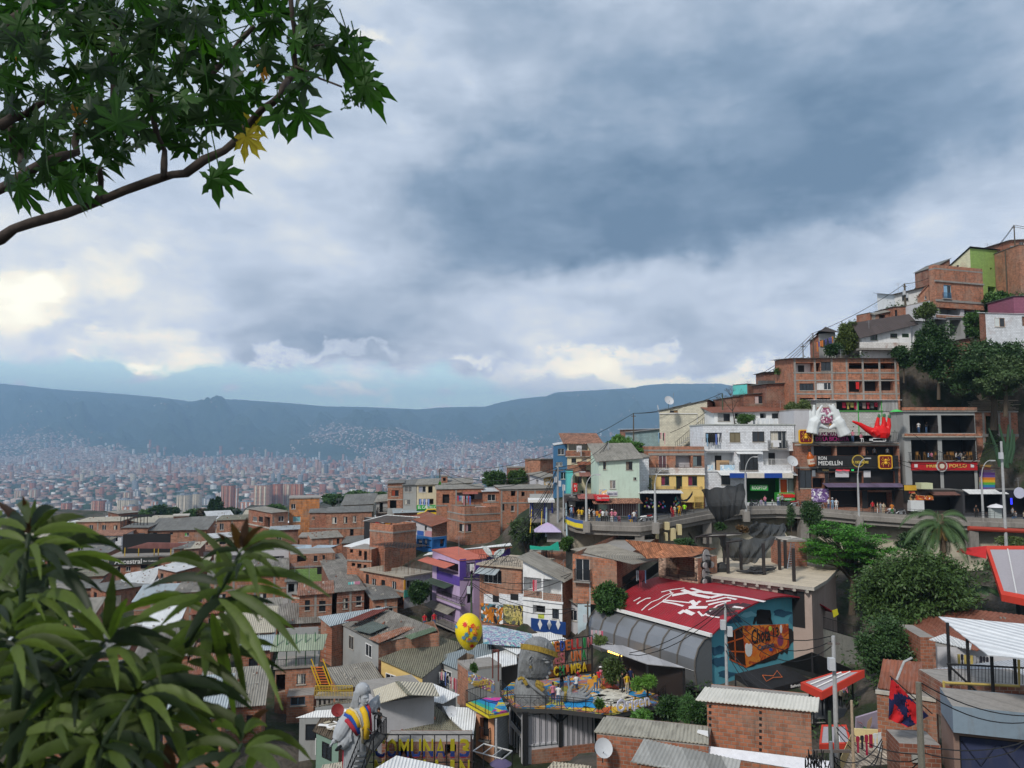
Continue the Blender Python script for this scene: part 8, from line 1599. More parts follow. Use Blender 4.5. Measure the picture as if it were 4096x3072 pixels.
mb=MB();rings(mb,g,[(352,700,780,.15),(372,630,850,.5),(410,572,908,.78),(470,520,962,.98),(540,488,1000,1.08),(600,472,1012,1.12),(655,462,1008,1.12),(690,456,990,1.1),(715,452,955,1.08),(740,450,938,1.05),(790,447,932,1.02),(850,444,928,.98),(885,442,922,.92),(905,441,912,.9),(935,440,895,.82),(965,438,885,.74),(985,437,850,.6),(1000,436,740,.5)],STN,egg=.35)
mb.tube([g(655,900),g(640,1020),g(650,1120)],[.62,.58,.8],STN,12)
rings(mb,g0,[(940,500,620,.5),(975,440,690,.85),(1020,408,760,1.1),(1080,396,830,1.3),(1160,390,880,1.45),(1240,388,905,1.5),(1320,392,915,1.5),(1376,398,925,1.5)],STN,ex=2.4)
mb.tube([g(948,725,-.1),g(950,785,-.1),g(945,835,-.1)],[.07,.11,.16],STN,8);ell(mb,g(958,836,-.1),(.11,.12,.08),STN);ell(mb,g(922,886,-.15),(.13,.25,.04),STN);ell(mb,g(918,906,-.15),(.12,.22,.05),STN);ell(mb,g(885,955,-.1),(.13,.28,.15),STN);ell(mb,g(880,735,-.78),(.22,.13,.11),STN);mb.tube([g(820,700,-.95),g(890,690,-.88),g(965,715,-.5)],.04,STN,7)
mb.tube([g(680,660,-1.05),g(640,640,-1.12),g(608,690,-1.15),g(615,760,-1.12),g(645,800,-1.05)],.075,STN,7);mb.tube([g(655,680,-1.1),g(635,720,-1.12),g(650,770,-1.08)],.05,STN,6)
for i in range(16):x=470+i*9;mb.tube([g(x+90,560+i*3,-1.0+i*.01),g(x+30,720,-1.0),g(x,860,-.95),g(x-5+i*3,960,-.8)],.055,STN,5)
for i in range(9):mb.tube([g(560+i*45,410+abs(i-3)*8,-.55),g(600+i*38,470+i*8,-.95),g(640+i*35,500+i*9,-1.02)],.04,STN,5)
mb.tube([g(520,960,-1.0),g(600,1020,-1.25),g(700,1120,-1.45),g(830,1220,-1.42),g(905,1300,-1.1)],[.12,.16,.15,.12,.08],STN,8)
fuse(mb,'body',.045,STN,e,2)
bd=MB();n=30;rg=[[],[],[],[]]
for i in range(n+1):
 a=2*pi*i/n
 for k,(dv,s_)in enumerate(((-40,1.015),(-40,1.06),(42,1.07),(42,1.02))):rg[k].append(g(762+258*s_*cos(a),565+66*cos(a)-26*sin(a)**2+dv,1.13*s_*(1-.2*max(0,cos(a)))*sin(a)))
for k in range(3):
 for i in range(n):bd.quad([rg[k][i],rg[k][i+1],rg[k+1][i+1],rg[k+1][i]],GOLD)
bd.build('headband',e,True);er=MB();er.tube([g(635+12*cos(a),805+18*sin(a),-1.15)for a in[2*pi*i/12 for i in range(13)]],.03,GOLD,5,cap=False);er.build('ear_ring',e)
for(P_,w)in(([(450,990),(500,965),(540,985)],.13),([(535,1000),(560,1030),(575,1065)],.16),([(715,1030),(770,1050),(810,1080)],.2),([(720,1070),(770,1100),(815,1150)],.2)):ar=MB();ar.tube([g(x,y,-1.32+abs(x-560)*.0004)for x,y in P_],w,GOLD,7);ar.build('gold_plate',e)
H1=atz(1290,1310,-20.6);e=empty('stone_hand','large open grey stone hand lying on the painted terrace with people in it','statue',H1);DH=H1.y;g=lambda X,Y,dy=0:at(X,Y,DH)-e.location+Vector((0,dy,0))
mb=MB();ell(mb,g(1290,1260,.1),(.95,.7,.33),STN);mb.tube([g(1060,1240,.2),g(1150,1250,.1),g(1230,1260,.1)],[.42,.38,.45],STN,10)
for P_,r_ in(([(1370,1250,-.3),(1450,1250,-.35),(1500,1220,-.35),(1525,1190,-.3)],.15),([(1380,1240,0),(1470,1200,0),(1530,1140,0),(1568,1090,0)],.17),([(1370,1220,.3),(1460,1160,.35),(1500,1090,.4)],.16),([(1350,1210,.6),(1420,1160,.7),(1450,1120,.75)],.14),([(1220,1215,.6),(1240,1150,.8),(1280,1110,.9)],.18)):mb.tube([g(*p)for p in P_],r_,STN,8,r2=r_*.6)
fuse(mb,'hand',.04,STN,e,2);gb=MB();gb.tube([g(1130,1248,.12),g(1165,1251,.1)],.43,GOLD,12,cap=False);gb.build('wrist_band',e)
VC();DR=49.;b_=at(500,1700,DR);e=empty('robed_statue','tall pale grey robed statue with long hair, outstretched arms and yellow blue red sash','statue',b_);g=lambda X,Y,dy=0:at(X,Y,DR)-b_+Vector((0,dy,0))
mb=MB();ell(mb,g(632,335),(.46,.42,.44),STW);ell(mb,g(672,475,-.05),(.27,.33,.5),STW);ell(mb,g(655,575,-.1),(.17,.2,.14),STW)
mb.tube([g(735,440,-.2),g(742,490,-.28),g(728,515,-.22)],[.05,.08,.07],STW,7);mb.tube([g(670,440,-.38),g(740,432,-.3)],.035,STW,6);ell(mb,g(705,548,-.24),(.09,.1,.03),STW)
for i in range(9):mb.tube([g(600+i*14,250+abs(i-4)*5,-.2),g(520+i*12,350,-.33),g(490+i*10,480,-.3),g(450+i*15,620,-.2)],.065,STW,6)
for i in range(5):mb.tube([g(600,300,.2),g(520-i*6,450,.1+i*.06),g(460+i*10,620,.1)],.12,STW,6)
mb.tube([g(720,260,-.2),g(762,330,-.1),g(765,400,.05)],.06,STW,6);mb.tube([g(600,560),g(600,680)],[.2,.3],STW,10)
rings(mb,g,[(635,470,720,.3),(690,390,755,.48),(800,350,770,.6),(950,360,765,.6),(1100,370,740,.55),(1300,350,700,.55),(1500,335,690,.58),(1750,325,690,.6)],STW,22,2.2)
mb.tube([g(430,760,-.1),g(360,900,-.3),g(290,1030,-.55),g(240,1120,-.7)],[.42,.52,.46,.30],STW,14);mb.tube([g(400,900,-.2),g(420,1050,-.35),g(350,1180,-.55),g(300,1250,-.65)],[.3,.4,.4,.26],STW,12)
for i in range(7):mb.tube([g(380+i*18,880,-.5),g(360+i*20,1050,-.72),g(340+i*26,1190-i*8,-.7)],.045,STW,5)
for i in range(8):mb.tube([g(370+i*30,1200,-.5),g(362+i*36,1450,-.56),g(350+i*42,1730,-.6)],.06,STW,6)
mb.tube([g(720,700,.2),g(800,600,.5),g(870,510,.8)],[.3,.26,.12],STW,10);mb.tube([g(790,640,.45),g(820,720,.5),g(830,790,.5)],[.26,.24,.2],STW,10);mb.tube([g(860,530,.7),g(868,640,.75),g(866,770,.7)],[.1,.14,.08],STW,8)
ell(mb,g(205,1125,-.8),(.17,.09,.14),STW)
for(x,y,dy)in((128,1190,-.85),(140,1205,-.95),(160,1212,-.9),(182,1208,-.8)):mb.tube([g(195,1135,-.8),g((195+x)/2-8,1160,dy),g(x,y,dy)],.045,STW,6,r2=.03)
mb.tube([g(215,1110,-.85),g(252,1070,-.95),g(262,1050,-.95)],.05,STW,6,r2=.035)
for k in range(4):mb.tube([g(872,500,.8),g(880+k*5,478-k*3,.85),g(885+k*4,462,.85)],.035,STW,5,r2=.02)
fuse(mb,'body',.03,STW,e,2)
dk=MB();dk.tube([g(282,1215,-.93),g(300,1232,-.97)],[.25,.2],F(.02,.02,.025),14);dk.build('sleeve_opening',e)  # dark disc: shade inside the hollow sleeve is put into its colour
SY,SB,SRd,SC_=(mat(S5,c_,dirt=.2,nm='sash_paint')for c_ in((.66,.42,.02),(.02,.07,.32),(.38,.03,.05),(.55,.47,.3)))
for P_,w,m_ in(([(430,625,-.35),(540,655,-.6),(610,760,-.7),(645,950,-.7),(672,1180,-.66)],.07,SC_),([(395,675,-.4),(500,690,-.62),(575,790,-.7),(610,900,-.7)],.15,SY),([(362,730,-.42),(470,750,-.66),(550,860,-.72),(605,1010,-.66)],.15,SB),([(325,830,-.5),(420,795,-.75),(500,890,-.8),(585,1030,-.66)],.14,SRd),([(640,620,-.38),(700,690,-.6),(735,860,-.62),(722,1110,-.58)],.17,SY),([(680,700,-.55),(712,850,-.68),(672,945,-.68)],.05,SY),([(698,600,-.3),(745,690,-.45),(762,900,-.4)],.07,SB),([(715,580,-.2),(758,650,-.25),(775,880,-.25),(780,1060,-.25)],.10,SRd),([(322,1290,-.2),(318,1500,-.2),(320,1740,-.2)],.07,SRd)):
 s_=MB();s_.tube([g(p[0],p[1],p[2]+.11)for p in P_],w*1.05,m_,10);s_.build('sash_band',e,True)
e=empty('stair_platform','black steel stair and viewing platform with bars beside the robed statue','platform',at(850,1700,49));g=lambda X,Y,dy=0:at(X,Y,49)-e.location+Vector((0,dy,0));mb=MB()
for(x,y,dy)in((640,1180,-.3),(850,1060,-.3),(1045,1100,-.2),(870,1290,-1.)):mb.tube([g(x,y,dy),g(x,y-320,dy)],.04,BLK,4)
for a,b,n in(((870,1290,-1.),(1045,1100,-.2),12),((640,1180,-.3),(870,1290,-1.),0),((850,1060,.3),(1045,1100,-.2),8),((790,1080,.2),(850,1060,.3),3)):
 for h_ in(0,310):mb.tube([g(a[0],a[1]-h_,a[2]),g(b[0],b[1]-h_,b[2])],.035,BLK,4)
 for i in range(n):k=(i+.5)/n;x,y,d=[a[q]+(b[q]-a[q])*k for q in range(3)];mb.tube([g(x,y,d),g(x,y-310,d)],.016,BLK,4)
mb.build(S19,e);fl_=MB();fl_.quad([g(640,1185,-.3),g(870,1290,-1.),g(1045,1105,-.2),g(850,1062,.3)],F(.09,.095,.1));fl_.build('floor',e)
for i in range(6):s_=MB();y=1275+i*83;s_.quad([g(600-i*17,y,-1),g(745-i*17,y,-1),g(735-i*17,y+28,-1.25),g(585-i*17,y+28,-1.25)],F(.07,.075,.08));s_.build('tread',e)
for(x0,x1,y1)in((640,400,1720),(860,640,1720)):
 s_=MB();s_.tube([g(x0,1010,-.9),g(x1,y1-60,-1.3)],.04,BLK,4);s_.tube([g(x0-20,1260,-.9),g(x1-20,y1+100,-1.3)],.05,BLK,4)
 for i in range(9):k=i/9;s_.tube([g(x0+(x1-x0)*k,1010+(y1-1070)*k,-.9-.4*k),g(x0+(x1-x0)*k-15,1250+(y1-1150)*k,-.9-.4*k)],.015,BLK,4)
 s_.build('handrail',e)
V3()
def hand(name,label,segs,D,m,vox,extra=None):
 o_=at(*segs[0][0][0][:2],D);e=empty(name,label,'statue',o_);mb=MB()
 for P_,r_ in segs:mb.tube([at(x,y,D)-o_+Vector((0,dy,0))for x,y,dy in[(p+(0,))[:3]for p in P_]],r_,m,9)
 fuse(mb,'hand',vox,m,e,3);return e,o_
WS=stone('white_shiny_paint',(.60,.63,.64),.12)
hand('giant_white_hand','giant white hand forming the left half of a heart on the bar terrace',[([(335,300),(345,250)],[.85,.75]),([(345,260),(355,200),(390,170)],[.75,.8,.6]),([(330,190),(322,140),(318,92)],[.28,.22,.14]),([(352,170),(353,105),(356,42)],[.3,.24,.15]),([(380,160),(395,95),(428,46)],[.3,.24,.15]),([(395,165),(410,128),(445,122),(460,150)],[.32,.27,.24,.16]),([(380,230),(420,230),(450,245),(480,252)],[.45,.32,.26,.15])],104.6,WS,.09)
hand('giant_white_hand','giant white hand forming the right half of a heart on the bar terrace',[([(625,310),(590,240)],[.9,.75]),([(600,260),(575,200),(550,165)],[.75,.8,.6]),([(590,180),(575,130),(562,82)],[.28,.22,.14]),([(570,160),(545,95),(518,35)],[.3,.24,.15]),([(545,150),(520,95),(485,42)],[.3,.24,.15]),([(545,160),(525,125),(495,125),(480,155)],[.32,.27,.24,.16]),([(560,225),(525,232),(500,248),(485,258)],[.45,.32,.26,.15])],104.6,WS,.09)
e,o_=hand('giant_red_hand','giant glossy red hand with raised green nailed fingers on a white stand',[([(950,340),(950,290)],[.8,1.0]),([(880,290),(950,280),(1010,300)],[.7,.9,.7]),([(890,290),(820,255),(760,215),(692,188)],[.6,.42,.28,.14]),([(900,300),(912,220),(924,150)],[.38,.32,.2]),([(955,290),(972,210),(972,145)],[.38,.32,.2]),([(1000,300),(1018,225),(1017,150)],[.38,.3,.2]),([(870,270,-.6),(900,320,-.7)],[.4,.3])],104.4,mat(S6,(.62,.012,.012),ro=.25,nm='glossy_red'),.09)
for(x,y)in((925,146),(972,142),(1018,150)):n_=MB();ell(n_,at(x,y,104.4)-o_+Vector((0,-.12,.05)),(.2,.14,.3),F(.06,.16,.08));n_.build('nail',e)
s_=MB();a,b=at(868,368,103.9)-o_,at(993,336,103.9)-o_
for(x0,x1,z0,z1)in((a.x,b.x,b.z-.1,b.z),(a.x,a.x+.12,a.z,b.z),(b.x-.12,b.x,a.z,b.z),(a.x,b.x,a.z,a.z+.1)):s_.box(x0,x1,a.y,a.y+.8,z0,z1,WFR)
s_.build('stand',e)
V6();p=at(1272,450,62);e=empty('advertising_balloon','big yellow balloon with paint splash design and the number 13 floating over the roofs','balloon',p);mb=MB();YB=mat(S6,(.75,.58,.01),ro=.35,nm='yellow_vinyl');rg=[]
for j in range(1,20):a=pi*j/20;z=1.4*cos(a);r_=1.07*sin(a)*(1 if z>0 else(1-.28*(abs(z)/1.4)**1.2));rg.append([(r_*cos(2*pi*i/28),r_*sin(2*pi*i/28),z*(1 if z>0 else 1.05))for i in range(28)])
mb.loft(rg,YB);mb.build('envelope',e,True)
def onb(x,z,k=1.012):r_=math.sqrt(max(.02,1-(z/1.4)**2))*1.07*k;return(x,-math.sqrt(max(.01,r_*r_-x*x))*1.0,z)
for(x,z,r_,c_)in((-.25,.72,.22,(.6,.03,.02)),(.35,.62,.2,(.6,.04,.02)),(-.95,.45,.12,(.05,.3,.6)),(.3,-.95,.2,(.6,.03,.02)),(-.1,.0,.22,(.06,.2,.3)),(.6,.0,.2,(.6,.2,.03)),(.2,.35,.16,(.1,.25,.5)),(.5,-.3,.22,(.07,.15,.25)),(-.35,-.25,.18,(.1,.25,.4)),(.75,.45,.15,(.65,.25,.05)),(.1,-.35,.15,(.5,.1,.1))):
 s_=MB();n=16;s_.quad([onb(x+r_*cos(2*pi*i/n)*(.6+.5*(i%2)),z+r_*sin(2*pi*i/n)*(.6+.5*(i%2)),1.03)for i in range(n)],F(*c_));s_.build('paint_splash',e)
txt('13',S23,F(.62,.2,.02),e,Matrix.Translation((.28,-1.12,.35))@Matrix.Rotation(pi/2,4,'X'),.9,.05);txt('COMUNA',S23,F(.12,.2,.3),e,Matrix.Translation((.32,-1.0,-.5))@Matrix.Rotation(pi/2+.35,4,'X'),.26,.04,wid=.9)
s_=MB();
for a in range(6):s_.tube([(.35*cos(a),.35*sin(a),-1.42),(.5*cos(a),.5*sin(a),-2.3)],.012,BLK,3)
s_.build('cord',e)
m_,t_,b_=newmat('three_colour_paint');z_=t_.xyz(t_.node(S24).outputs['Object'])[2];t_.put(b_.inputs[0],t_.ramp(t_.m('FRACT',t_.m('ADD',t_.m(S2,z_,1/1.62),.5)),[(0,(.2,.02,.025,1)),(.24,(.2,.02,.025,1)),(.25,(.012,.03,.14,1)),(.45,(.012,.03,.14,1)),(.46,(.30,.26,.01,1))],'CONSTANT'))
V6();a,b=at(430,1495,50),at(1290,1500,50);e=empty('letter_sign','two rows of big yellow blue red letters on a frame at the bottom','letter sign',(a.x,50,a.z));zz_=[0,at(430,1680,50).z-a.z];wd=b.x-a.x
for s0,zq,x0,x1 in(('COMUNA13',0,.0,1.),('MEDELLIN',zz_[1],0.,1.)):
 for i,ch in enumerate(s0):o_=txt(ch,'letter',m_,e,Matrix.Rotation(pi/2,4,'X'),1.55,.18,wid=wd/8*(.82 if ch not in 'I1' else .34));o_.location=(wd*(i+.5)/8,0,zq)
fr=MB();
for z in(.85,-.82,zz_[1]-.8):fr.box(-.3,wd+.2,.1,.16,z-.03,z+.03,BLK)
for i in range(9):fr.box(wd*i/8-.03,wd*i/8+.03,.1,.16,-3,.85,BLK)
fr.build('frame',e);V6();h=H('brick_wall','brick wall with dark window behind the big three coloured letters',535,1425,1700,52,90,xr=1290,wl=2,m=BR3,cat='wall',ext=1);h.o('R',1060,1450,1160,1550,'o');h.walls()
V7();
for(P_,lab)in(([(1480,950),(1440,930),(1400,880),(1385,850),(1430,850),(1465,885),(1480,920)],'left white butterfly wing sculpture standing on the tiled terrace'),([(1488,945),(1500,905),(1540,880),(1592,875),(1580,910),(1540,945),(1500,960)],'right white butterfly wing sculpture standing on the tiled terrace')):
 q_=[at(x,y,86.5)for x,y in P_];mb=MB();mb.loft([q_,[p+Vector((0,.12,0))for p in q_]],mat(S11,(.6,.62,.62),c2=(.35,.5,.5),c3=(.5,.52,.52),sc=2,c4=(.7,.7,.7)));tag(mb.build('butterfly_wing'),lab,'sculpture')
V1();P_=[(1120,840),(1140,870),(1180,885),(1215,875),(1240,845),(1262,808),(1262,835),(1240,870),(1210,900),(1180,895),(1140,892),(1118,870)];q_=[at(x,y,99.5)for x,y in P_];mb=MB();mb.loft([q_,[p+Vector((0,.15,0))for p in q_]],BLK);tag(mb.build('black_wing'),'black feathered wing sculpture hanging over the souvenir stall','sculpture')
def proto(arms,legs,lean=0.):
 v=[(0,0,.93),(0,-.01-lean*.3,1.13),(0,-lean*.7,1.32),(0,-lean,1.45),(0,-lean-.01,1.53),(0,-lean-.02,1.63)];r_=[(.14,.10),(.12,.085),(.155,.10),(.055,.055),(.075,.085),(.075,.09)];ed=[(0,1),(1,2),(2,3),(3,4),(4,5)]
 def chain(root,pts,rad):
  k=root
  for p,q in zip(pts,rad):v.append(p);r_.append((q,q));ed.append((k,len(v)-1));k=len(v)-1
  return k
 for s_,L in zip((1,-1),legs):chain(0,[(s_*.09,0,.86)]+[(s_*x,y,z)for x,y,z in L],[.095,.062,.042,.035])
 for s_,A in zip((1,-1),arms):
  k=chain(2,[(s_*.18,-lean*.7,1.38)]+[(s_*x,y-lean*.7,z)for x,y,z in A],[.055,.042,.03,.034]);w=Vector(v[k]);d=(w-Vector(v[k-1])).normalized()
  for j in range(4):f=w+d*(.07+.012*(j%2))+Vector((.0,(j-1.5)*.02,0));chain(k,[tuple(w+d*.04+Vector((0,(j-1.5)*.02,0))),tuple(f)],[.01,.008])
  chain(k,[tuple(w+Vector((0,-.035,.01))),tuple(w+d*.03+Vector((0,-.055,.0)))],[.011,.009])
 me=bpy.data.meshes.new('body');me.from_pydata(v,ed,[]);o=bpy.data.objects.new('tmp',me);COL.objects.link(o);md=o.modifiers.new('s','SKIN')
 for sv,q in zip(me.skin_vertices[0].data,r_):sv.radius=q
 me.skin_vertices[0].data[0].use_root=True;o.modifiers.new('u','SUBSURF').levels=1;bpy.context.view_layer.update()
 m2=bpy.data.meshes.new_from_object(o.evaluated_get(bpy.context.evaluated_depsgraph_get()));bpy.data.objects.remove(o);m2.name='body'
 for i in range(4):m2.materials.append(SKN)
 for p in m2.polygons:
  c=p.center;p.use_smooth=True;arm=abs(c.x)>.2+.0*c.z and c.z<1.36 or abs(c.x)>.23
  p.material_index=0 if(c.z>1.46 or(arm and c.z<1.22)or(arm and c.y<-.18))else(1 if c.z>.92 or arm else(2 if c.z>.09 else 3))
 return m2
SKN=mat(S6,(.32,.17,.11),nm='skin')
st_=[(.10,.02,.48),(.10,.03,.09),(.10,-.12,.03)];dn_=[(.24,.03,1.12),(.25,-.06,.90),(.25,-.08,.84)];up_=[(.27,-.12,1.2),(.2,-.3,1.35),(.17,-.33,1.42)];fd_=[(.24,-.06,1.12),(.12,-.26,1.1),(.07,-.28,1.1)]
PR=[proto((dn_,dn_),(st_,st_)),proto((dn_,up_),(st_,[(.11,-.1,.5),(.11,.05,.1),(.11,-.1,.03)])),proto((fd_,dn_),(st_,[(.1,-.2,.52),(.1,-.05,.12),(.1,-.2,.05)])),proto((fd_,fd_),(st_,st_),.06),proto((fd_,fd_),([(.13,-.42,.86),(.13,-.42,.42),(.13,-.55,.38)],)*2,.08)]
HM=MB();ell(HM,(0,.012,1.66),(.088,.098,.085),F(.02,.012,.01));ell(HM,(0,.06,1.6),(.08,.055,.1),F(.02,.012,.01));HM=HM.build('hair',None,True);HMD=HM.data;bpy.data.objects.remove(HM)
HT=MB();ell(HT,(0,0,1.7),(.1,.11,.06),WFR);ell(HT,(0,-.03,1.68),(.17,.18,.012),WFR);HT=HT.build('hat',None,True);HTD=HT.data;bpy.data.objects.remove(HT)
CN={S10:(.66,.66,.66),'pink':(.6,.2,.28),'red':(.5,.02,.03),'yellow':(.6,.4,.02),S21:(.28,.42,.6),S4:(.02,.02,.02),'navy':(.02,.03,.1),S14:(.3,.3,.31),'mustard':(.55,.3,.02),'neon green':(.35,.75,.02),S13:(.5,.42,.3),'green':(.04,.2,.06),'orange':(.6,.2,.03),'blue':(.03,.1,.4),S9:(.07,.13,.25),'maroon':(.2,.02,.04),'lilac':(.4,.35,.5)}
NP_=0
def person(pos,rz,pose,sh,pa,lab,hat=0,h_=1.66,group=None,hair=(.02,.012,.01)):
 e=empty('person',lab,'person',pos,R(rz),group);o=bpy.data.objects.new('body',PR[pose]);COL.objects.link(o);o.parent=e;e.scale=(h_/1.7,)*3
 if pose==4:e.location.z-=.42*h_/1.7
 for i,c_ in enumerate((None,CN[sh],CN[pa],(.05,.04,.04))):
  if c_:o.material_slots[i].link='OBJECT';o.material_slots[i].material=mat(S18,c_)
 o=bpy.data.objects.new('hair',HMD);COL.objects.link(o);o.parent=e
 if PR[pose]in PR[3:]:o.location=(0,-.07,0)
 if hat:o=bpy.data.objects.new('hat',HTD);COL.objects.link(o);o.parent=e;o.location=(0,-.07 if pose>2 else 0,0)
DX=[(p.x/p.y,p)for p in DECK]
def deck(sx):
 tx=(sx-2048)/FPX
 for(t0,p),(t1,q)in zip(DX,DX[1:]):
  if t0<=tx<=t1:return p.lerp(q,(tx-t0)/(t1-t0))
 return DECK[-2]
def onst(X,off,rz,pose,sh,pa,lab,hat=0,h_=1.66):
 p=deck(VX[0]+X*VX[2]);k=(p.y+off)/p.y;person((p.x*k,p.y+off,p.z-.3+.02*off),rz,pose,sh,pa,lab,hat,h_)
V1()
for a in[(185,1,20,0,S21,S9,'person with white hat and light blue shirt at the left end of the street',1),(200,1.6,60,0,'red','navy','person in red behind the light blue shirt'),(250,.7,200,3,'mustard',S13,'person in mustard shirt leaning on the railing left of the lamp'),(275,.7,180,3,'yellow',S4,'second yellow shirted person at the railing left of the lamp'),(288,2.4,0,0,S4,S4,'dark dressed person behind the yellow shirts'),(340,2.5,90,1,S10,S13,'person in white with a towel on the head under the red awning'),(383,1,30,0,S10,S13,'tall person in white right of the first lamp'),(412,.6,190,3,'orange',S9,'person in pink orange top leaning at the railing'),(428,.5,170,3,'yellow',S9,'child in yellow at the railing',0,1.3),(440,1.8,0,0,'maroon',S4,'person in maroon behind the child in yellow'),(460,.7,180,3,S10,S4,'person in white shirt reading at the railing'),(492,.8,-30,2,S14,S4,'person with striped grey top walking near the red sign'),(538,.8,20,0,'pink',S10,'person in pink with white hat near the grille',1),(570,.8,-40,3,'pink',S9,'woman in pink shirt beside the white hat'),(600,1.6,0,4,'pink','maroon','small person in pink stripes by the grille',0,1.3),(690,1.4,30,4,'blue','mustard','person in blue seated near the grille'),(733,.9,10,0,S10,'navy','person in white shirt and navy trousers by the grille'),(752,1.8,80,0,'navy',S9,'person in navy beside the parked motorbike'),(1060,.9,60,2,'red','maroon','person in red and pink with a cap before the hats'),(1075,.7,-40,0,'red','red','child in red near the hats',0,1.25),(1088,.8,120,0,S13,S13,'person in beige beside the child in red'),(1130,.9,-20,1,'mustard','mustard','woman in long mustard dress raising an arm'),(1176,1.2,170,0,'neon green',S4,'person in neon green vest seen from behind'),(1848,.4,0,4,'lilac',S14,'seated person in pale lilac left at the long parapet'),(1885,.4,-60,3,'pink',S9,'person in dark pink reaching right over the parapet'),(1945,.5,60,3,S10,S4,'child between the pink and the striped person',0,1.2),(2000,.4,150,3,'lilac',S9,'person with white cap and pale striped shirt seen from behind',1),(2035,2.2,0,0,S14,S4,'person by the drinks poster')]:onst(*a)
V3()
for a in[(458,.8,20,0,S10,S9,'long haired person in white and jeans by the purple wall'),(492,.7,10,0,S21,S21,'person with light blue shirt and cap by the purple wall',1),(526,.7,-20,0,S10,S10,'person all in white by the purple wall'),(888,.7,60,0,S13,S10,'woman in white trousers seen from behind at the bar front'),(915,1.0,-60,0,S14,S14,'person in grey between the two women at the bar front'),(940,.8,10,3,S13,S13,'woman in beige dress holding a bag at the bar front'),(1015,.8,160,0,'orange','green','woman with blond hair and green skirt at the bar front'),(845,2,0,0,'red',S4,'person in red inside the bar front'),(1815,1.6,0,4,S4,S4,'person in black seated at the white roofed stall'),(2070,1,90,0,S14,S4,'grey dressed person at the right stall'),(2100,.9,-90,4,S14,S9,'seated person pouring at the right stall'),(2165,1.0,90,4,S13,S4,'blond person at the right stall'),(2190,.6,180,4,S10,'navy','person with white shirt seen from behind at the right edge'),(1750,2.2,0,0,S4,S4,'vendor at the flower stall')]:onst(*a)
pb=PBAR
for(X,Yf,D,rz,ps,sh,pa,lab)in((698,372,105.3,0,3,'pink',S9,'woman in pink top on the giant hands terrace'),(770,368,105.5,0,4,'pink',S10,'person by the pink flowers on the giant hands terrace'),(505,300,106,0,0,'orange',S10,'person between the two white hands'),(1282,293,108,180,0,S10,S9,'person in white on the top floor of the concrete building'),(1350,293,108.4,20,3,S4,S9,'person in black on the top floor of the concrete building'),(1365,533,107.3,60,4,S21,S4,'seated person in floral shirt, red sign building'),(1398,533,107.2,-70,4,'pink',S4,'seated person in pink, red sign building'),(1610,533,107.3,60,4,S10,'navy','seated person in white, red sign building'),(1655,533,107.4,-60,4,S14,'navy','seated person in grey, left of the wooden chair'),(1690,533,107.2,-80,4,S4,S13,'seated person in black, red sign building'),(815,520,106.5,0,0,S4,S4,'person in black behind the banner'),(890,520,106.6,0,0,S14,S4,'person in grey behind the banner'),(1005,520,106.7,0,0,S10,S4,'person in white behind the banner')):p=at(X,Yf,D);person((p.x,p.y,p.z),rz,ps,sh,pa,lab,h_=1.6)
VB()
for(X,Yf,rz,ps,sh,pa,lab,hat)in((965,1350,200,0,'pink','navy','woman with bun, pink shirt and dark blue trousers seen from behind on the terrace',0),(1045,1385,170,3,S10,S9,'woman with long dark hair and wide jeans by the terrace railing',0),(1100,1180,30,3,S4,S9,'woman in black strap top and jeans before the letters',0),(1080,1150,90,1,'green',S9,'person in green half hidden behind the black strap top',0),(1195,1190,60,1,S21,S21,'person in light blue shirt and jeans beside the stone hand',0),(1325,1130,60,3,'red',S9,'person in red shirt bending over the stone hand',0),(1315,1230,200,4,S10,S9,'woman with long black hair sitting on the stone hand',0),(1595,1190,190,3,'mustard',S9,'woman in yellow top and jeans on the white painted discs',0),(1640,1130,170,2,'red',S9,'man in red shirt walking behind the yellow top',0),(1670,1100,170,2,'pink',S13,'man in pink shirt with white cap walking on the terrace',1),(2060,1195,20,0,'yellow',S13,'man in yellow shirt and beige trousers by the plants',0),(1990,1180,60,1,S4,S4,'person in black with pale bag by the plants',0),(2110,1110,0,0,'navy',S4,'person in dark blue in the bar shade',0),(2035,1090,0,0,S4,S4,'person in black in the bar shade',0)):
 p=atz(X,Yf,-20.6);person((p.x,p.y,-20.6 if ps!=4 else-20.1),rz,ps,sh,pa,lab,hat,1.68)
VC();p=at(915,1095,49.4);person((p.x,p.y,p.z),-20,3,S4,S4,'woman with long black hair in black on the stair platform',0,1.62)
V4();p=at(820,1170,62);person((p.x,p.y,p.z),150,3,S10,S9,'man with cap and white shirt at the railing behind the flag',1);p=at(880,1165,62.3);person((p.x,p.y,p.z),-150,3,S14,S4,'person in grey right of the man with the cap');V4();b_=at(700,1170,61),at(925,1130,62.5);bar_rail(*b_,None,1.0);o=[o for o in COL.objects if o.name.startswith(S19)and o.parent is None][-1];o.name='walkway_railing';tag(o,'black walkway railing with the white shirted man behind it',S19)
V6();
for(X,Yf,sh,lab)in((1035,860,S13,'bare chested person on the gallery left of the laundry'),(1100,880,S10,'child in white on the gallery between the laundry'),(880,350,'red','person in red on the path above the patchwork roof'),(965,340,'red','second person in red beside the purple house gate')):p=at(X,Yf+80,73.5 if X>1000 else 84);person((p.x,p.y,p.z),10,0,sh,S9,lab)
PG_=mat(S15,(.42,.43,.44))
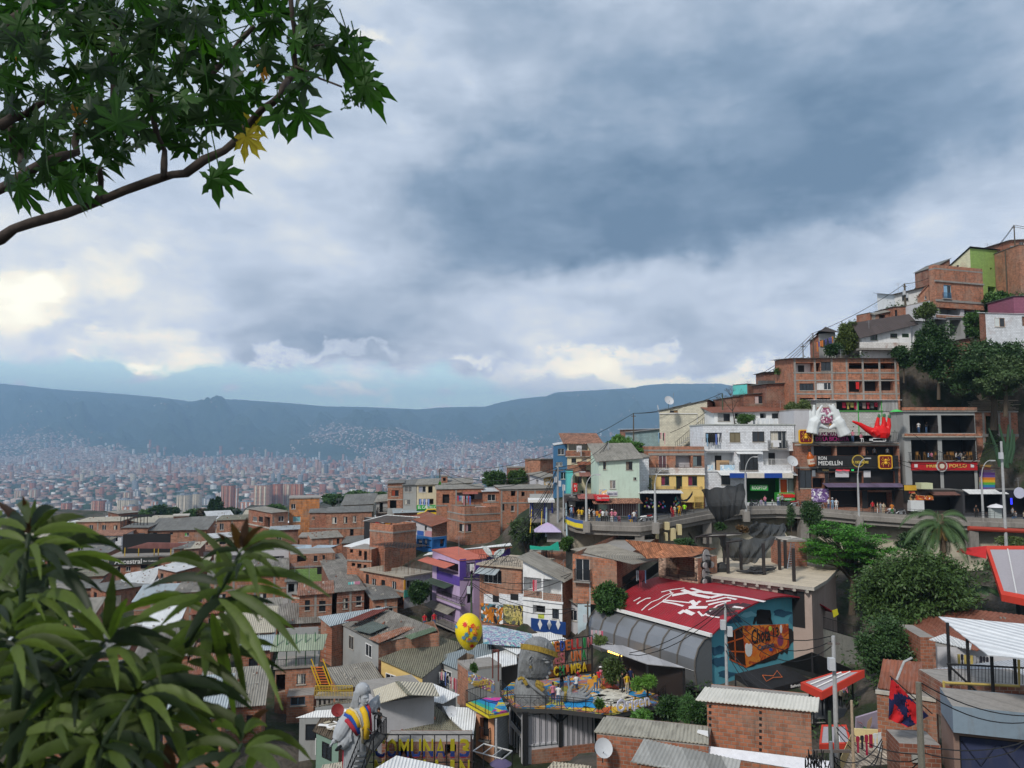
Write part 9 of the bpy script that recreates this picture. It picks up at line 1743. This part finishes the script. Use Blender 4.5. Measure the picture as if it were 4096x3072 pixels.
def lamp(X,yt,yb,D,lab,side=1,name='street_lamp'):
 b,t0=at(X,yb,D),at(X,yt,D);h_=t0.z-b.z;e=empty(name,lab,'street lamp',b,0,'curved street lamps along the parapet');mb=MB();mb.tube([(0,0,-.9),(0,0,h_*.55),(0,0,h_*.72)],[.16,.12,.08],PG_,8);mb.build('pole',e)
 a_=MB();P_=[(side*1.3*(1-cos(a))*.9,-.1,h_*.7+h_*.3*sin(a))for a in[pi/2*i/7 for i in range(8)]];a_.tube(P_,.055,PG_,6);a_.build('arm',e);l_=MB();x=P_[-1][0];l_.box(x-.05*side if side>0 else x-.55,x+.55 if side>0 else x+.05,-.22,.05,h_-.08,h_+.06,F(.45,.46,.48));l_.build('lamp_head',e)
 c_=MB();c_.box(-.4,.4,-.35,.25,-1.6,-.3,CON);c_.build('concrete_base',e)
V1();lamp(322,660,1050,93,'curved street lamp at the left by the yellow and blue band');lamp(932,612,1060,92.5,'curved street lamp in front of the yellow house');lamp(1735,502,965,101.2,'curved street lamp in front of the white house, right of the netting');lamp(195,635,830,100,'slim curved street lamp beside the red sign')
V3();lamp(752,515,1010,101,'curved street lamp in front of the black banner');lamp(1850,535,1020,97,'curved street lamp right of the red sign building')
def pole(X,yt,yb,D,lab,r_=.13,m=None,arm=0,box=0,name='utility_pole'):
 b,t0=at(X,yb,D),at(X,yt,D);h_=t0.z-b.z;e=empty(name,lab,'utility pole',b);mb=MB();mb.tube([(0,0,-2),(0,0,h_)],r_,m or PG_,8,r2=r_*.7);mb.build('pole',e)
 if arm:a_=MB();a_.box(-arm,arm,-.06,.06,h_-.5,h_-.38,F(.12,.1,.09));a_.build('crossarm',e)
 for k in range(box):b_=MB();b_.box(-.45+k*.5,-.1+k*.5,-.45,-.12,h_-1.9-.5*k,h_-1.2-.5*k,F(.5,.52,.55));b_.build('junction_box',e)
 return Vector((b.x,b.y,t0.z))
WD=mat('bark',(.10,.085,.065));WG=mat('bark',(.07,.10,.06))
V7();PA=pole(2062,150,820,97,'thick concrete utility pole with boxes left of the street deck',.17,None,.7,3);PB=pole(1015,165,300,146,'wooden utility pole with green tank on the skyline',.12,WD,.4);PC=pole(1295,1100,1460,82,'green painted pole with tangled cables before the purple house',.12,WG,.8,1)
V1();PD=pole(740,118,290,120,'dark wooden pole with cables against the blue mountain',.11,WD,.35);PE=pole(1530,-60,190,115,'tilted green wooden pole at the leafless tree',.11,WG);PF=pole(515,370,485,104,'short grey pole in front of the round green tree',.12)
V2();PG2=pole(1162,630,810,125,'thick pole with two transformers on the slope',.2,WD,.3,2);PH=pole(350,1068,1270,122,'wooden pole beside the shack with drying clothes',.12,WD);PI=pole(2140,112,440,124,'tall thin wooden pole at the top right',.12,WD,.15);pole(258,1160,1270,124,'grey lamp pole left of the shack with drying clothes',.09,WD,.4);pole(2063,335,690,126,'dark wooden post beside the green block house',.12,WD)
V3();PJ=pole(2055,365,1290,84,'tall grey concrete utility pole with meter box near the right stalls',.17,None,0,1)
V5();PK=pole(1565,200,960,60,'grey concrete pole with transformer in front of the blue mural gable',.13,None,1.2,2);pole(335,185,480,76,'dark pole with tangled wires beside the pale blue house',.1,WD,.3,1)
V4();PL=pole(555,490,1480,47,'grey concrete utility pole left of the flag',.16,None,.35,1);PM=pole(1310,900,1720,34,'rough grey wooden pole right of the flag',.17,mat('bark',(.17,.16,.13)));PN=pole(512,1425,1720,38,'steel post with two white meter boxes and a knot of cables at the bottom',.12,STEEL,.9,2);pole(700,1060,1500,43,'pale wooden plank post beside the cream terrace',.1,mat('bark',(.42,.33,.24)));pole(500,1155,1450,41,'short green wooden post left of the grey concrete utility pole',.12,WG)
V6();pole(1515,1225,1500,57,'short grey pipe post before the peach house',.1)
V1();pole(120,745,1210,95,'slim grey post beside the long stair, right of the boxed utility pole',.1)
def cable(a,b,n=3,lab='',sag=.8):
 mb=MB()
 for k in range(n):o_=Vector((ru(-.1,.1),ru(-.1,.1),-.25*k));mb.tube([a.lerp(b,i/10)+o_*(1 if i<10 else .4)-Vector((0,0,sag*(1+.4*k)*4*(i/10)*(1-i/10)))for i in range(11)],.0225+.00018*((a+b).y/2),F(.015,.015,.016),3,cap=False)
 e=mb.build('power_cable');e['kind']='thing';tag(e,lab,'cable','overhead power cables')
V7();A_=lambda X,Y,D:at(X,Y,D)
cable(PA,PB,2,'cables from the thick boxed utility pole to the skyline wooden pole',2);cable(PA-Vector((0,0,1)),A_(1690,700,98),4,'thick dark cables running down from the boxed utility pole to the roofs',.5);cable(PA,PF,3,'cables from the boxed utility pole to the short grey pole',.8);cable(PC,PA,3,'cables from the green painted pole to the boxed utility pole',1.5);cable(PC,A_(2180,1090,79),2,'cable sagging from the green painted pole across the graffiti house',1);cable(PC-Vector((0,0,.8)),A_(2212,1400,76),2,'lower cable from the green painted pole past the diamonds',1);cable(PC,A_(1190,1330,87),3,'short tangled cables between the green painted pole and the lilac balcony',.3)
V1();cable(PD,PB,1,'single thin cable from the dark wooden pole towards the skyline',3);cable(PD,A_(1250,20,119),1,'cable from the dark wooden pole to the cream block house',.4);cable(PE,PD,1,'cable between the tilted green pole and the dark wooden pole',.8);cable(A_(1060,290,117),A_(1400,90,117),1,'cable slanting across the cream block house',.3)
V2();cable(PG2,PH,1,'cable from the pole with transformers down to the shack pole',.6);cable(PG2,A_(1370,580,121),1,'cable from the pole with transformers to the tall brick house',.2);cable(PI,A_(1985,290,126),2,'pair of cables from the tall thin pole to the green block house',.1);cable(PI,A_(2400,150,126),2,'pair of cables leaving the view at the top right',.1);cable(PH,A_(-100,1420,121),4,'bundle of cables falling left from the shack pole',.5)
V3();cable(PJ,A_(1060,520,104),2,'cable from the tall concrete pole to the black banner',1.5);cable(PJ-Vector((0,0,3)),A_(1230,300,104),1,'cable from the tall concrete pole to the open concrete building',1);cable(A_(345,380,104),A_(560,420,104.5),1,'cable across the upper bar opening',.2)
V5();cable(PK,A_(700,640,60),2,'cables from the mural pole over the glazed gallery',.6);cable(PK-Vector((0,0,3)),A_(2212,1040,47),3,'cables from the mural pole to the near brick wall',.8)
V4();cable(PL,PK,3,'cables between the mural pole and the pole left of the flag',1.2);cable(PL-Vector((0,0,5)),PM-Vector((0,0,3)),3,'thick black cable bundle below the flag',.5);cable(PN,PL-Vector((0,0,7)),4,'black cables from the meter post to the concrete pole',.3);cable(PN-Vector((0,0,.6)),A_(950,1400,40),4,'drooping black cables from the meter post to the brick wall',.7);cable(PM,A_(2300,1200,36),2,'cables from the rough wooden pole over the blue grey parapet',.4);cable(PM-Vector((0,0,2.6)),A_(2212,1420,36),2,'cable from the rough wooden pole across the dark blue gate',.3)
for i in range(8):a=at(370,1560,37.5);cable(a+Vector((ru(-.5,.5),0,.3)),a+Vector((ru(-.6,1.3),0,ru(-.9,.4))),2,'knot of black wires under the two white meter boxes',.5)
def wash(X0,Y0,X1,Y1,D,n,lab,cols=None,s_=.6):
 a,b=at(X0,Y0,D),at(X1,Y1,D);e=empty('clothesline',lab,'clothesline',a);l_=MB();l_.tube([(0,0,0),(b-a)*.5-Vector((0,0,.04)),b-a],.012,WFR,3);l_.build('line',e)
 for i in range(n):
  p=(b-a)*((i+.5)/n);w=(b-a).length/n*.42;h_=s_*ru(.6,1.2);c_=rc(cols or[(.6,.6,.6),(.1,.15,.4),(.5,.05,.08),(.02,.02,.02),(.5,.45,.4),(.6,.25,.3),(.2,.35,.5)]);g_=MB();k=.3*w
  if random.random()<.5:P_=[(-w,-.02),(-w*.5,.02),(w*.5,.02),(w,-.02),(w*.95,-h_*.35),(w*.55,-h_*.3),(w*.6,-h_),(-w*.6,-h_),(-w*.55,-h_*.3),(-w*.95,-h_*.35)]
  else:P_=[(-w,0),(w,0),(w*.96,-h_),(-w*.98,-h_*.95)]
  g_.loft([[p+Vector((x,-.02,z))for x,z in P_],[p+Vector((x+.01,.02,z))for x,z in P_]],CL(*c_));g_.build('garment',e)
V1();wash(1785,160,2020,165,110.6,6,'towels and a yellow patterned sheet drying on the white roof terrace',[(.6,.62,.65),(.55,.38,.12),(.45,.47,.5)],1.5);wash(1380,300,1500,300,106.5,6,'white and dark shirts drying in the left window of the white house',s_=1.7);wash(1945,358,2055,358,106.2,1,'white sheet hung over the black balcony of the white house',[(.68,.68,.7)],1.4);wash(235,405,280,405,107,4,'white shirts on the upper balcony at the left end of the street',[(.65,.65,.68)],1.2);wash(760,1510,850,1505,76,7,'blue shirts on hangers in the lower centre brick house balcony',[(.15,.25,.4),(.3,.35,.4),(.25,.05,.06)],1.4);wash(955,290,1020,290,116,6,'clothes drying beside the cream block house',s_=1.5)
V2();wash(375,1150,525,1095,124.5,10,'red and orange clothes drying on the shack balcony',[(.5,.05,.03),(.6,.2,.05),(.05,.05,.06),(.1,.1,.3)],1.4);wash(720,1500,755,1500,112.5,1,'red towel hanging in the brick block gallery',[(.5,.02,.02)],1.2)
V3();wash(600,22,920,22,110.9,9,'yellow and red clothes in the green trimmed opening',[(.4,.33,.1),(.4,.02,.05),(.1,.1,.1),(.3,.22,.2),(.05,.05,.06)],.9)
V7();wash(1170,405,1290,408,122.5,9,'white and blue laundry on the brick balcony of the central back row',s_=1.3);wash(835,435,925,435,133.5,5,'pale laundry over the green shop',[(.6,.6,.62),(.2,.3,.6)],1.3);wash(205,1170,310,1160,95,9,'coloured towels on the left side of the steel bar house',[(.5,.6,.6),(.5,.2,.3),(.1,.45,.45),(.6,.6,.6)],1.2);wash(1255,1010,1320,1008,88.4,5,'white shirts in the purple house opening',[(.65,.65,.66),(.1,.1,.15)],1.1);wash(1835,1150,1875,1150,79.8,2,'white and blue shirt on the white balcony',s_=1.3);wash(1880,1450,1945,1450,78.5,1,'yellow green towel on the blue white lower wall',[(.5,.55,.08)],.6)
V8();wash(1100,900,1190,905,131,6,'white towels behind the big shrub, left middle',[(.6,.62,.65)],1.2);wash(1230,925,1300,930,125,4,'blue and white clothes behind the big shrub',s_=1)
V6();wash(1005,810,1075,815,73,4,'clothes on the gallery railing by the mural building',s_=1.);wash(1095,850,1165,870,72.5,5,'blue and red clothes beside the mural building',s_=1.3);wash(65,810,145,805,74,3,'purple and orange clothes left of the white graffiti',[(.2,.15,.45),(.5,.15,.05)],1.2)
V5();wash(362,440,470,445,73,6,'pink and grey laundry left of the glazed gallery',[(.55,.12,.2),(.4,.42,.45),(.02,.02,.02),(.6,.4,.45)],.9)
V4();wash(720,1385,950,1345,41,6,'white, dark red and black laundry over the cream terrace',[(.55,.58,.6),(.3,.02,.05),(.02,.02,.03)],.9);wash(1620,650,1900,680,57.5,10,'dark and grey clothes hanging under the rust brown roof',[(.02,.02,.03),(.3,.3,.32),(.45,.35,.1)],1.2);wash(1880,1060,2180,1110,43,7,'tangled white, black and green laundry on the dark red balcony',[(.55,.5,.55),(.02,.02,.02),(.05,.35,.12)],.7)
V4();e=empty('flag','large red and dark blue patterned flag hanging from a slanted pole','flag',at(1080,880,40));nx,ny=24,24;c0=[at(1035,860,40),at(1370,1200,40.4),at(1190,1300,40),at(1005,1225,39.8)];mb=MB();G_=[]
for j in range(ny+1):
 row=[]
 for i in range(nx+1):u,v=i/nx,j/ny;p=c0[0].lerp(c0[1],u).lerp(c0[3].lerp(c0[2],u),v);row.append(p-e.location+Vector((0,.08*sin(u*14+v*5)*v,0)))
 G_.append(row)
FRD,FNV=CL(.50,.015,.02),CL(.012,.014,.06)
for j in range(ny):
 for i in range(nx):u,v=i/nx,j/ny;w=sin(u*9+2*sin(v*6))+sin(v*8+1.5*sin(u*5));mb.quad([G_[j][i],G_[j][i+1],G_[j+1][i+1],G_[j+1][i]],FRD if w>.1 or v>.93 else FNV)
mb.build(S18,e);
for(x,y,c_)in((1090,940,'M'),(1130,1030,'O'),(1180,1100,'M'),(1110,1140,'O'),(1200,1190,'M')):p=at(x,y,39.7)-e.location;txt(c_,S23,FRD if c_=='M' else FNV,e,Matrix.Translation(p)@Matrix.Rotation(pi/2,4,'X'),.3,.01)
mb=MB();mb.tube([at(1025,845,40)-e.location,at(1400,1180,40.6)-e.location],.03,BLK,5);mb.tube([at(1085,880,40.2)-e.location,at(1150,720,40.4)-e.location,at(1220,685,40.6)-e.location],.06,PG_,6);mb.build('pole',e)
mb=MB();q_=[at(x,y,68)for x,y in((515,265),(560,250),(572,300),(528,330))];mb.loft([q_,[p+Vector((0,.03,0))for p in q_]],CL(.45,.42,.02));tag(mb.build('flag'),'small yellow flag beside the blue mural gable','flag')
def dish(X,Y,D,r_,lab,m=None):
 e=empty('satellite_dish',lab,'satellite dish',at(X,Y,D));mb=MB();M_=Matrix.Rotation(R(60),3,'X')@Matrix.Rotation(R(15),3,'Y');mb.loft([[M_@Vector((k*r_*cos(2*pi*i/20),k*r_*sin(2*pi*i/20),.25*r_*k*k))for i in range(20)]for k in(1,.8,.5,.2,.02)],m or F(.5,.52,.55),cap=False);mb.build('dish',e,True);a_=MB();a_.tube([(0,.05,0),(0,.15,-r_*1.6)],.03,BLK,5);a_.tube([(0,.1,-r_*.6),(0,-r_*.9,0)],.02,BLK,4);a_.build('arm',e)
V5();dish(468,1485,42,.5,'white satellite dish on the near low brick house');V6();dish(1118,1160,58,.4,'grey satellite dish on the white ribbed roofs');dish(110,1150,57,.45,'dark red satellite dish left of the robed statue',F(.2,.02,.02));V1();dish(1050,8,117,.75,'white satellite dish on the cream block house roof');dish(2140,545,105,.8,'grey satellite dish at the right end of the white house');V8();dish(2015,1398,95,.4,'small white dish on the brick block in the left middle')
def umb(X,Y,D,w,m,lab,hp=2.2):
 c=at(X,Y,D);e=empty('umbrella',lab,'umbrella',c-Vector((0,0,hp)));mb=MB();n=16
 for i in range(n):a,b=2*pi*i/n,2*pi*(i+1)/n;mb.quad([(0,0,hp),(w*.6*cos(a),w*.6*sin(a),hp-w*.16),(w*.6*cos(b),w*.6*sin(b),hp-w*.16)],m);mb.quad([(w*.6*cos(a),w*.6*sin(a),hp-w*.16),(w*cos(a),w*sin(a),hp-w*.42),(w*cos(b),w*sin(b),hp-w*.42),(w*.6*cos(b),w*.6*sin(b),hp-w*.16)],m)
 mb.build('canopy',e);p_=MB();p_.tube([(0,0,0),(0,0,hp+.1)],.03,F(.3,.3,.3),5);p_.build('pole',e)
V3();umb(1082,82,105,.85,F(.08,.5,.12),'bright green umbrella above the giant hands terrace',4);umb(1965,918,98.5,1.05,F(.66,.66,.7),'white umbrella with small flags by the right light pole');c_=at(1965,955,98.2);mb=MB();mb.box(c_.x-.7,c_.x+.7,c_.y,c_.y+.5,c_.z-1.5,c_.z,F(.45,.5,.5));mb.box(c_.x-.75,c_.x+.75,c_.y-.05,c_.y+.55,c_.z,c_.z+.05,WFR);tag(mb.build('display_cart'),'pale display cart under the white umbrella','cart')
V6();umb(1555,1580,54,.75,F(.10,.08,.16),'dark purple umbrella at the bottom beside the steel cube frame',1.5);mb=MB();P_=[at(1310,1510,55),at(1570,1580,54),at(1655,1510,56.5),at(1405,1445,57.5)]
for a,b in zip(P_,P_[1:]+P_[:1]):mb.tube([a,b],.05,F(.5,.5,.5),5);mb.tube([a,a-Vector((0,0,3))],.04,BLK,4)
for k in(.33,.66):mb.tube([P_[0].lerp(P_[1],k),P_[3].lerp(P_[2],k)],.04,F(.5,.5,.5),5)
tag(mb.build('cube_frame'),'empty light grey steel roof frame at the bottom beside the peach house','frame')
V7();c_=at(1968,640,94);e=empty('market_tent','pale lilac pointed market tent at the foot of the long stair','tent',c_-Vector((0,0,3)));mb=MB();W_=1.6;z1=3-(c_.z-at(0,715,94).z)
for(a,b)in(((-W_,-W_),(W_,-W_)),((W_,-W_),(W_,W_)),((W_,W_),(-W_,W_)),((-W_,W_),(-W_,-W_))):mb.quad([(0,0,3),(a[0]*.4,a[1]*.4,z1+.7),(b[0]*.4,b[1]*.4,z1+.7)],LILAC);mb.quad([(a[0]*.4,a[1]*.4,z1+.7),(a[0],a[1],z1),(b[0],b[1],z1),(b[0]*.4,b[1]*.4,z1+.7)],mat(S18,(.45,.38,.55)))
mb.build('canopy',e)
for a,b in((-1,-1),(1,-1),(1,1),(-1,1)):p_=MB();p_.tube([(a*W_,b*W_,0),(a*W_,b*W_,z1)],.03,BLK,4);p_.build('leg',e)
st=MB()
for i in range(26):p=at(2040,800-i*11.5,93+i*.28);st.box(p.x-1.,p.x+1.25,p.y,p.y+.4,p.z-.18,p.z,CON)
for dx_ in(-1.15,1.35):a,b=at(2040,800,93),at(2040,510,100);st.tube([a+Vector((dx_,0,.5)),b+Vector((dx_,0,.5))],.12,mat(S5,(.3,.38,.42)),5)
for dx_ in(-3,-1.7):a,b=at(2040,800,92.5),at(2040,590,98);st.tube([a+Vector((dx_,0,.9)),b+Vector((dx_,0,.9))],.05,F(.6,.42,.03),5)
tag(st.build('long_stair'),'long straight concrete stair climbing to the street beside the utility pole','stairs')
e=empty('kiosk','small open kiosk with blue posts and railing under a white curved canopy','kiosk',at(1900,610,99));g=lambda X,Y,dy=0:at(X,Y,99)-e.location+Vector((0,dy,0));mb=MB();a,b=g(1798,462),g(2030,462);mb.box(a.x,b.x,-.6,3,a.z,a.z+.35,WFR);mb.build(S8,e)
for x,dy in((1820,0),(1840,2.5),(1945,0),(2010,0)):p_=MB();a=g(x,610,dy);p_.box(a.x-.08,a.x+.08,a.y,a.y+.16,a.z-.5,g(x,465).z,F(.02,.03,.2));p_.build('post',e)
a,b=at(1818,608,99),at(2015,608,99);adopt(bar_rail(a,b,None,1.15,F(.02,.03,.2),.3),e);fl_=MB();a,b=g(1815,612),g(2030,612);fl_.box(a.x,b.x,-.2,3,a.z-.4,a.z,CON);fl_.build('floor',e)
fl_=MB();fl_.box(a.x,b.x,2.8,2.95,a.z,a.z+3,GREYP);fl_.build(S25,e)
mb=MB();q_=[at(x,y,90)for x,y in((1812,845),(1900,855),(1990,850),(2062,808),(2078,890),(1815,880))];mb.loft([q_,[p+Vector((0,.1,0))for p in q_]],CL(.02,.36,.26));tag(mb.build('green_tarp'),'bright green tarpaulin strung along the roof terrace edge','tarpaulin')
c_=at(1000,310,143);mb=MB();mb.tube([c_-Vector((0,0,.8)),c_+Vector((0,0,.6))],.55,F(.15,.55,.04),12);tag(mb.build('water_tank'),'bright lime green water tank on the skyline roofs','water tank')
p=at(925,605,128);e=empty('parked_car','yellow car parked in front of the green shop','car',p,R(8));YC=mat(S6,(.7,.5,.02),ro=.3,nm='yellow_car_paint');mb=MB();X_=[(-2,.35),(-2,.8),(-1.5,.95),(-.9,1.0),(-.4,1.5),(.9,1.55),(1.5,1.05),(2,.9),(2.05,.35)]
mb.loft([[(x,dy,z)for x,z in X_]for dy in(-.8,.8)],YC);mb.build('body',e);w_=MB();w_.loft([[(-.35,dy,1.42),(.82,dy,1.46),(1.3,dy,1.08),(-.75,dy,1.03)]for dy in(-.82,-.79)],GLS);w_.build('window',e)
for x in(-1.3,1.25):w_=MB();w_.tube([(x,-.86,.33),(x,-.6,.33)],.33,BLK,14);w_.build('wheel',e)
def bike(X,off,lab,m=None,rz=0):
 p=deck(VX[0]+X*VX[2]);k=(p.y+off)/p.y;e=empty('motorbike',lab,'motorbike',(p.x*k,p.y+off,p.z-.3),R(rz));b_=MB()
 for x in(-.62,.62):w_=MB();w_.tube([(x+.28*cos(a),0,.3+.28*sin(a))for a in[2*pi*i/14 for i in range(15)]],.05,BLK,6,cap=False);w_.build('wheel',e)
 b_.tube([(-.6,0,.35),(-.3,0,.6),(.25,0,.65),(.5,0,.8),(.62,0,.3)],.07,STEEL,6);b_.build('frame',e);t_=MB();t_.tube([(-.55,0,.8),(-.1,0,.82),(.3,0,.88)],[.09,.12,.13],m or F(.25,.02,.02),8);t_.build('fuel_tank',e);t_=MB();t_.tube([(.5,-.3,1.08),(.48,0,1.0),(.5,.3,1.08)],.02,BLK,5);t_.build('handlebar',e);t_=MB();t_.tube([(-.2,-.03,.35),(.15,-.03,.4)],.14,STEEL,8);t_.build('engine',e)
V1();bike(820,1.2,'motorbike parked left of the souvenir stall',WFR,10);bike(868,1.3,'second motorbike left of the souvenir stall');bike(2140,1.2,'motorbike parked under the green and red posters');bike(1800,2,'motorbike behind the long parapet by the green shop',BLK,40);bike(1760,2.4,'dark motorbike next to the lamp post by the green shop',BLK,60)
V3();bike(250,1.3,'dark motorbike in front of the purple wall',BLK,15);bike(300,1.5,'second dark motorbike in front of the purple wall',BLK,-10);bike(380,1.4,'third motorbike right of the purple wall',BLK,10);bike(1010,.9,'white motorbike parked by the menu board',WFR,8);bike(1090,1.,'dark motorbike right next to the menu board',BLK)
def stool(p,lab,rz=0):
 e=empty('wooden_chair',lab,'chair',p,R(rz),'wooden bar chairs');m=mat('bark',(.30,.15,.04));s_=MB();s_.box(-.2,.2,-.2,.2,.68,.73,m);s_.build('seat',e);s_=MB();s_.box(-.2,.2,.17,.2,.75,1.15,m);s_.build('backrest',e)
 for a,b in((-.17,-.17),(.17,-.17),(.17,.17),(-.17,.17)):s_=MB();s_.tube([(a*1.2,b*1.2,0),(a,b,.68)],.025,m,4);s_.build('leg',e)
V3()
for i,x in enumerate((1275,1345,1430,1525,1575,1600,1735,1700)):stool(at(x,532,107.6),'wooden bar chair %s, middle floor above the red sign'%('one at the far left','two next to the floral shirt','three beside the first pillar','four right of the pillar','five by the white shirt','six under the white shirt','seven at the far right','eight before the last chair')[i],90*i)
def ground_z(x,y):
 G=np.array(GP+EXTRA_GP);d2=(x-G[:,0])**2+(y-G[:,1])**2+1.5;w=d2**-2.;return float((w*G[:,2]).sum()/w.sum())
for h in HX:
 c_=h.B+h.b*h.WR/2+h.a*h.WL/2;FT.append((c_.x,c_.y,math.hypot(h.WR,h.WL)/2*.92))
def filler(n,xr,yr,tries=9000,ks=1.):
 k=0
 for _ in range(tries):
  if k>=n:break
  y=ru(*yr)**1.0;x=ru(*xr)*y
  w,d=ru(4.5,7.5)*ks,ru(4.5,7)*ks;r_=math.hypot(w,d)/2
  VX[:]=[0,0,1.];z=ground_z(x,y);cy=(z*cos(PIT)-y*sin(PIT))/(y*cos(PIT)+z*sin(PIT));sx=2048+x/(y*cos(PIT)+z*sin(PIT))*FPX
  if sx>1660 or(1536-cy*FPX>2600 and sx>1380)or(350<sx<820 and 2200<1536-cy*FPX<2420):continue
  if any((x-a)**2+(y-b)**2<(r_*.82+c)**2 for a,b,c in FT):continue
  z=ground_z(x,y);hh_=rc([2.6,2.7,2.9,4.6 if y>105 else 2.8]);VX[:]=[0,0,1.];dd=Vector((x,y,z));cy=(dd.z*cos(PIT)-dd.y*sin(PIT))/(dd.y*cos(PIT)+dd.z*sin(PIT));sy=1536-cy*FPX;sx=2048+x/(dd.y*cos(PIT)+dd.z*sin(PIT))*FPX
  dz_=Vector((x,y,z+hh_));cy2=(dz_.z*cos(PIT)-dz_.y*sin(PIT))/(dz_.y*cos(PIT)+dz_.z*sin(PIT));m_=rc([BR,BR2,BR3,BRO,BR,BR3,GREYP,WBLK,CREAM]);rm=rc([FIB,FIBG,PATCH,MOSS,ZINC,WROOF,RUST,BEIGE,LGREY,FIB])
  wd={BR:S12,BR2:'light brick',BR3:'dark brick',BRO:'orange brick',GREYP:'grey plastered',WBLK:'white block',CREAM:'cream'}[m_];rd={FIB:'grey sheet',FIBG:'dark grey sheet',PATCH:'patched sheet',MOSS:'mossy sheet',ZINC:'zinc',WROOF:S10,RUST:'rusty',BEIGE:S13,LGREY:'pale blue grey'}[rm]
  near=min(NAMED,key=lambda q:(q[0]-sx)**2+(q[1]-sy)**2)[2]
  h=H('small_house','small %s house, %s roof, %s'%(wd,rd,near),sx,1536-cy2*FPX,sy,y,rc([20,40,60,75,80]),wl=w,wr=d,m=m_,ml=m_,ext=2.5,group='small houses filling the gaps of the slope');h.grid('R',2,1 if hh_<4 else 2);h.grid('L',2,1 if hh_<4 else 2);q=ru(.2,.9);h.roof(rm,rc([(0,0,q,q),(0,q,q,0),(0,.1,.3,.2)]),.35,real=0);h.clutter(6);FT.append((x,y,r_*.9));k+=1
NAMED=[(570,2230,'near the painted bar sign'),(1100,2350,'near the green walled house'),(300,2500,'behind the big shrub'),(700,2700,'low behind the big shrub'),(1300,2500,'near the pale green rooftop bar'),(1500,2250,'below the canopy bar'),(1750,2350,'beside the purple house'),(1600,2550,'above the patchwork roof'),(1900,2200,'below the central brick houses'),(1500,2800,'around the robed statue'),(1700,2700,'around the beige gable roof'),(2100,2300,'beside the round street tree'),(900,2100,'in the left back row'),(300,2080,'at the far left back row'),(2000,2550,'near the diamonds wall'),(1300,2100,'near the orange brick house')]
filler(120,(-.72,.04),(62,195))
filler(60,(-.45,.05),(60,120),6000,.6)
def undergrowth(n,xr,yr,keep):
 C=[]
 for _ in range(n*6):
  x,y=ru(*xr),ru(*yr)
  if len(C)>=n:break
  if any((x-a)**2+(y-b)**2<(c*.9)**2 for a,b,c in FT):continue
  z=ground_z(x,y)
  if keep(x,y,z):C.append((x,y,z+.3))
 C=np.array(C);return leafcloud(C,np.array([[1.3,1.3,1.0]]*len(C))*rs.uniform(.5,1.3,(len(C),1)),len(C)*75,.36,.9,.2,.4,.3)
o=quads('undergrowth',np.concatenate([undergrowth(260,(24,90),(98,135),lambda x,y,z:z>-4),undergrowth(200,(14,70),(55,96),lambda x,y,z:z<-10)]),LG(.04,.08,.022,ns=.5));tag(o,'tangled green undergrowth spreading over the bare slope between the trees','undergrowth',kind='stuff')
VX[:]=[3096,2322,1000/2212]
pz_=[atz(x,y,-20.9)for x,y in((330,1230),(960,1200),(980,900),(360,930))];mb=MB();mb.quad([(p.x,p.y,-20.9)for p in pz_],mat(S15,(.10,.10,.10)));mb.quad([(p.x,p.y,-21.2)for p in pz_][::-1],CON);tag(mb.build('path'),kind='structure')
for i,(X,Yf,sh,pa,ps)in enumerate(((430,1080,S14,S4,0),(480,1060,'maroon',S4,1),(520,1100,S10,S9,2),(610,1050,'navy',S9,0),(650,1090,'pink',S4,3),(700,1040,S21,'navy',0),(740,1080,S4,S14,2),(770,1030,'orange',S9,1),(590,1120,S13,S4,0))):p=atz(X,Yf,-20.9);person((p.x,p.y,-20.9),60*i,ps,sh,pa,'person in %s shirt in the shaded crowd left of the flag'%sh)
q_=[at(x,y,d)for x,y,d in((730,1215,56),(930,1155,57),(940,1420,57),(725,1410,56))];mb=MB();mb.loft([q_,[p+Vector((0,.2,0))for p in q_]],mat(S5,(.36,.30,.38)));e=empty('mural_wall','pale lilac wall painted with a green hummingbird below the railing','wall',q_[3]);e.location=(0,0,0);mb.build('wall',e)
for P_,m_ in(([(790,1290),(830,1310),(880,1350),(860,1370),(810,1345)],F(.03,.2,.08)),([(800,1300),(775,1260),(735,1245),(780,1270)],F(.25,.05,.03)),([(820,1310),(830,1250),(868,1205),(865,1260),(845,1315)],F(.3,.2,.12))):q_=[at(x,y,55.9)for x,y in P_];mb=MB();mb.loft([q_,[p+Vector((0,.04,0))for p in q_]],m_);mb.build('painted_bird',e)
# hillside under the town
def ground():
 G=np.array([(p[0],p[1],p[2])for p in GP]+EXTRA_GP,float)
 xs=np.arange(-260,200,3.0);ys=np.concatenate([np.arange(-6,330,3.0),np.arange(330,1000,16)])
 X,Y=np.meshgrid(xs,ys);Z=np.zeros_like(X);
 for i in range(X.shape[0]):
  d2=(X[i][:,None]-G[:,0])**2+((Y[i][:,None]-G[:,1]))**2+1.5
  w=d2**-2.0;Z[i]=(w*G[:,2]).sum(1)/w.sum(1)
 Z+=(vnoise(X/7,Y/7,31,4)-.5)*1.2*np.clip((np.hypot(X,Y)-20)/20,0,1)
 v=np.stack([X,Y,Z],-1).reshape(-1,3);n=len(xs)
 f=[(i*n+j,i*n+j+1,(i+1)*n+j+1,(i+1)*n+j)for i in range(len(ys)-1)for j in range(n-1)]
 tag(newobj('hillside',v,f,GRND,smooth=True),kind='structure')
ground()
haze()
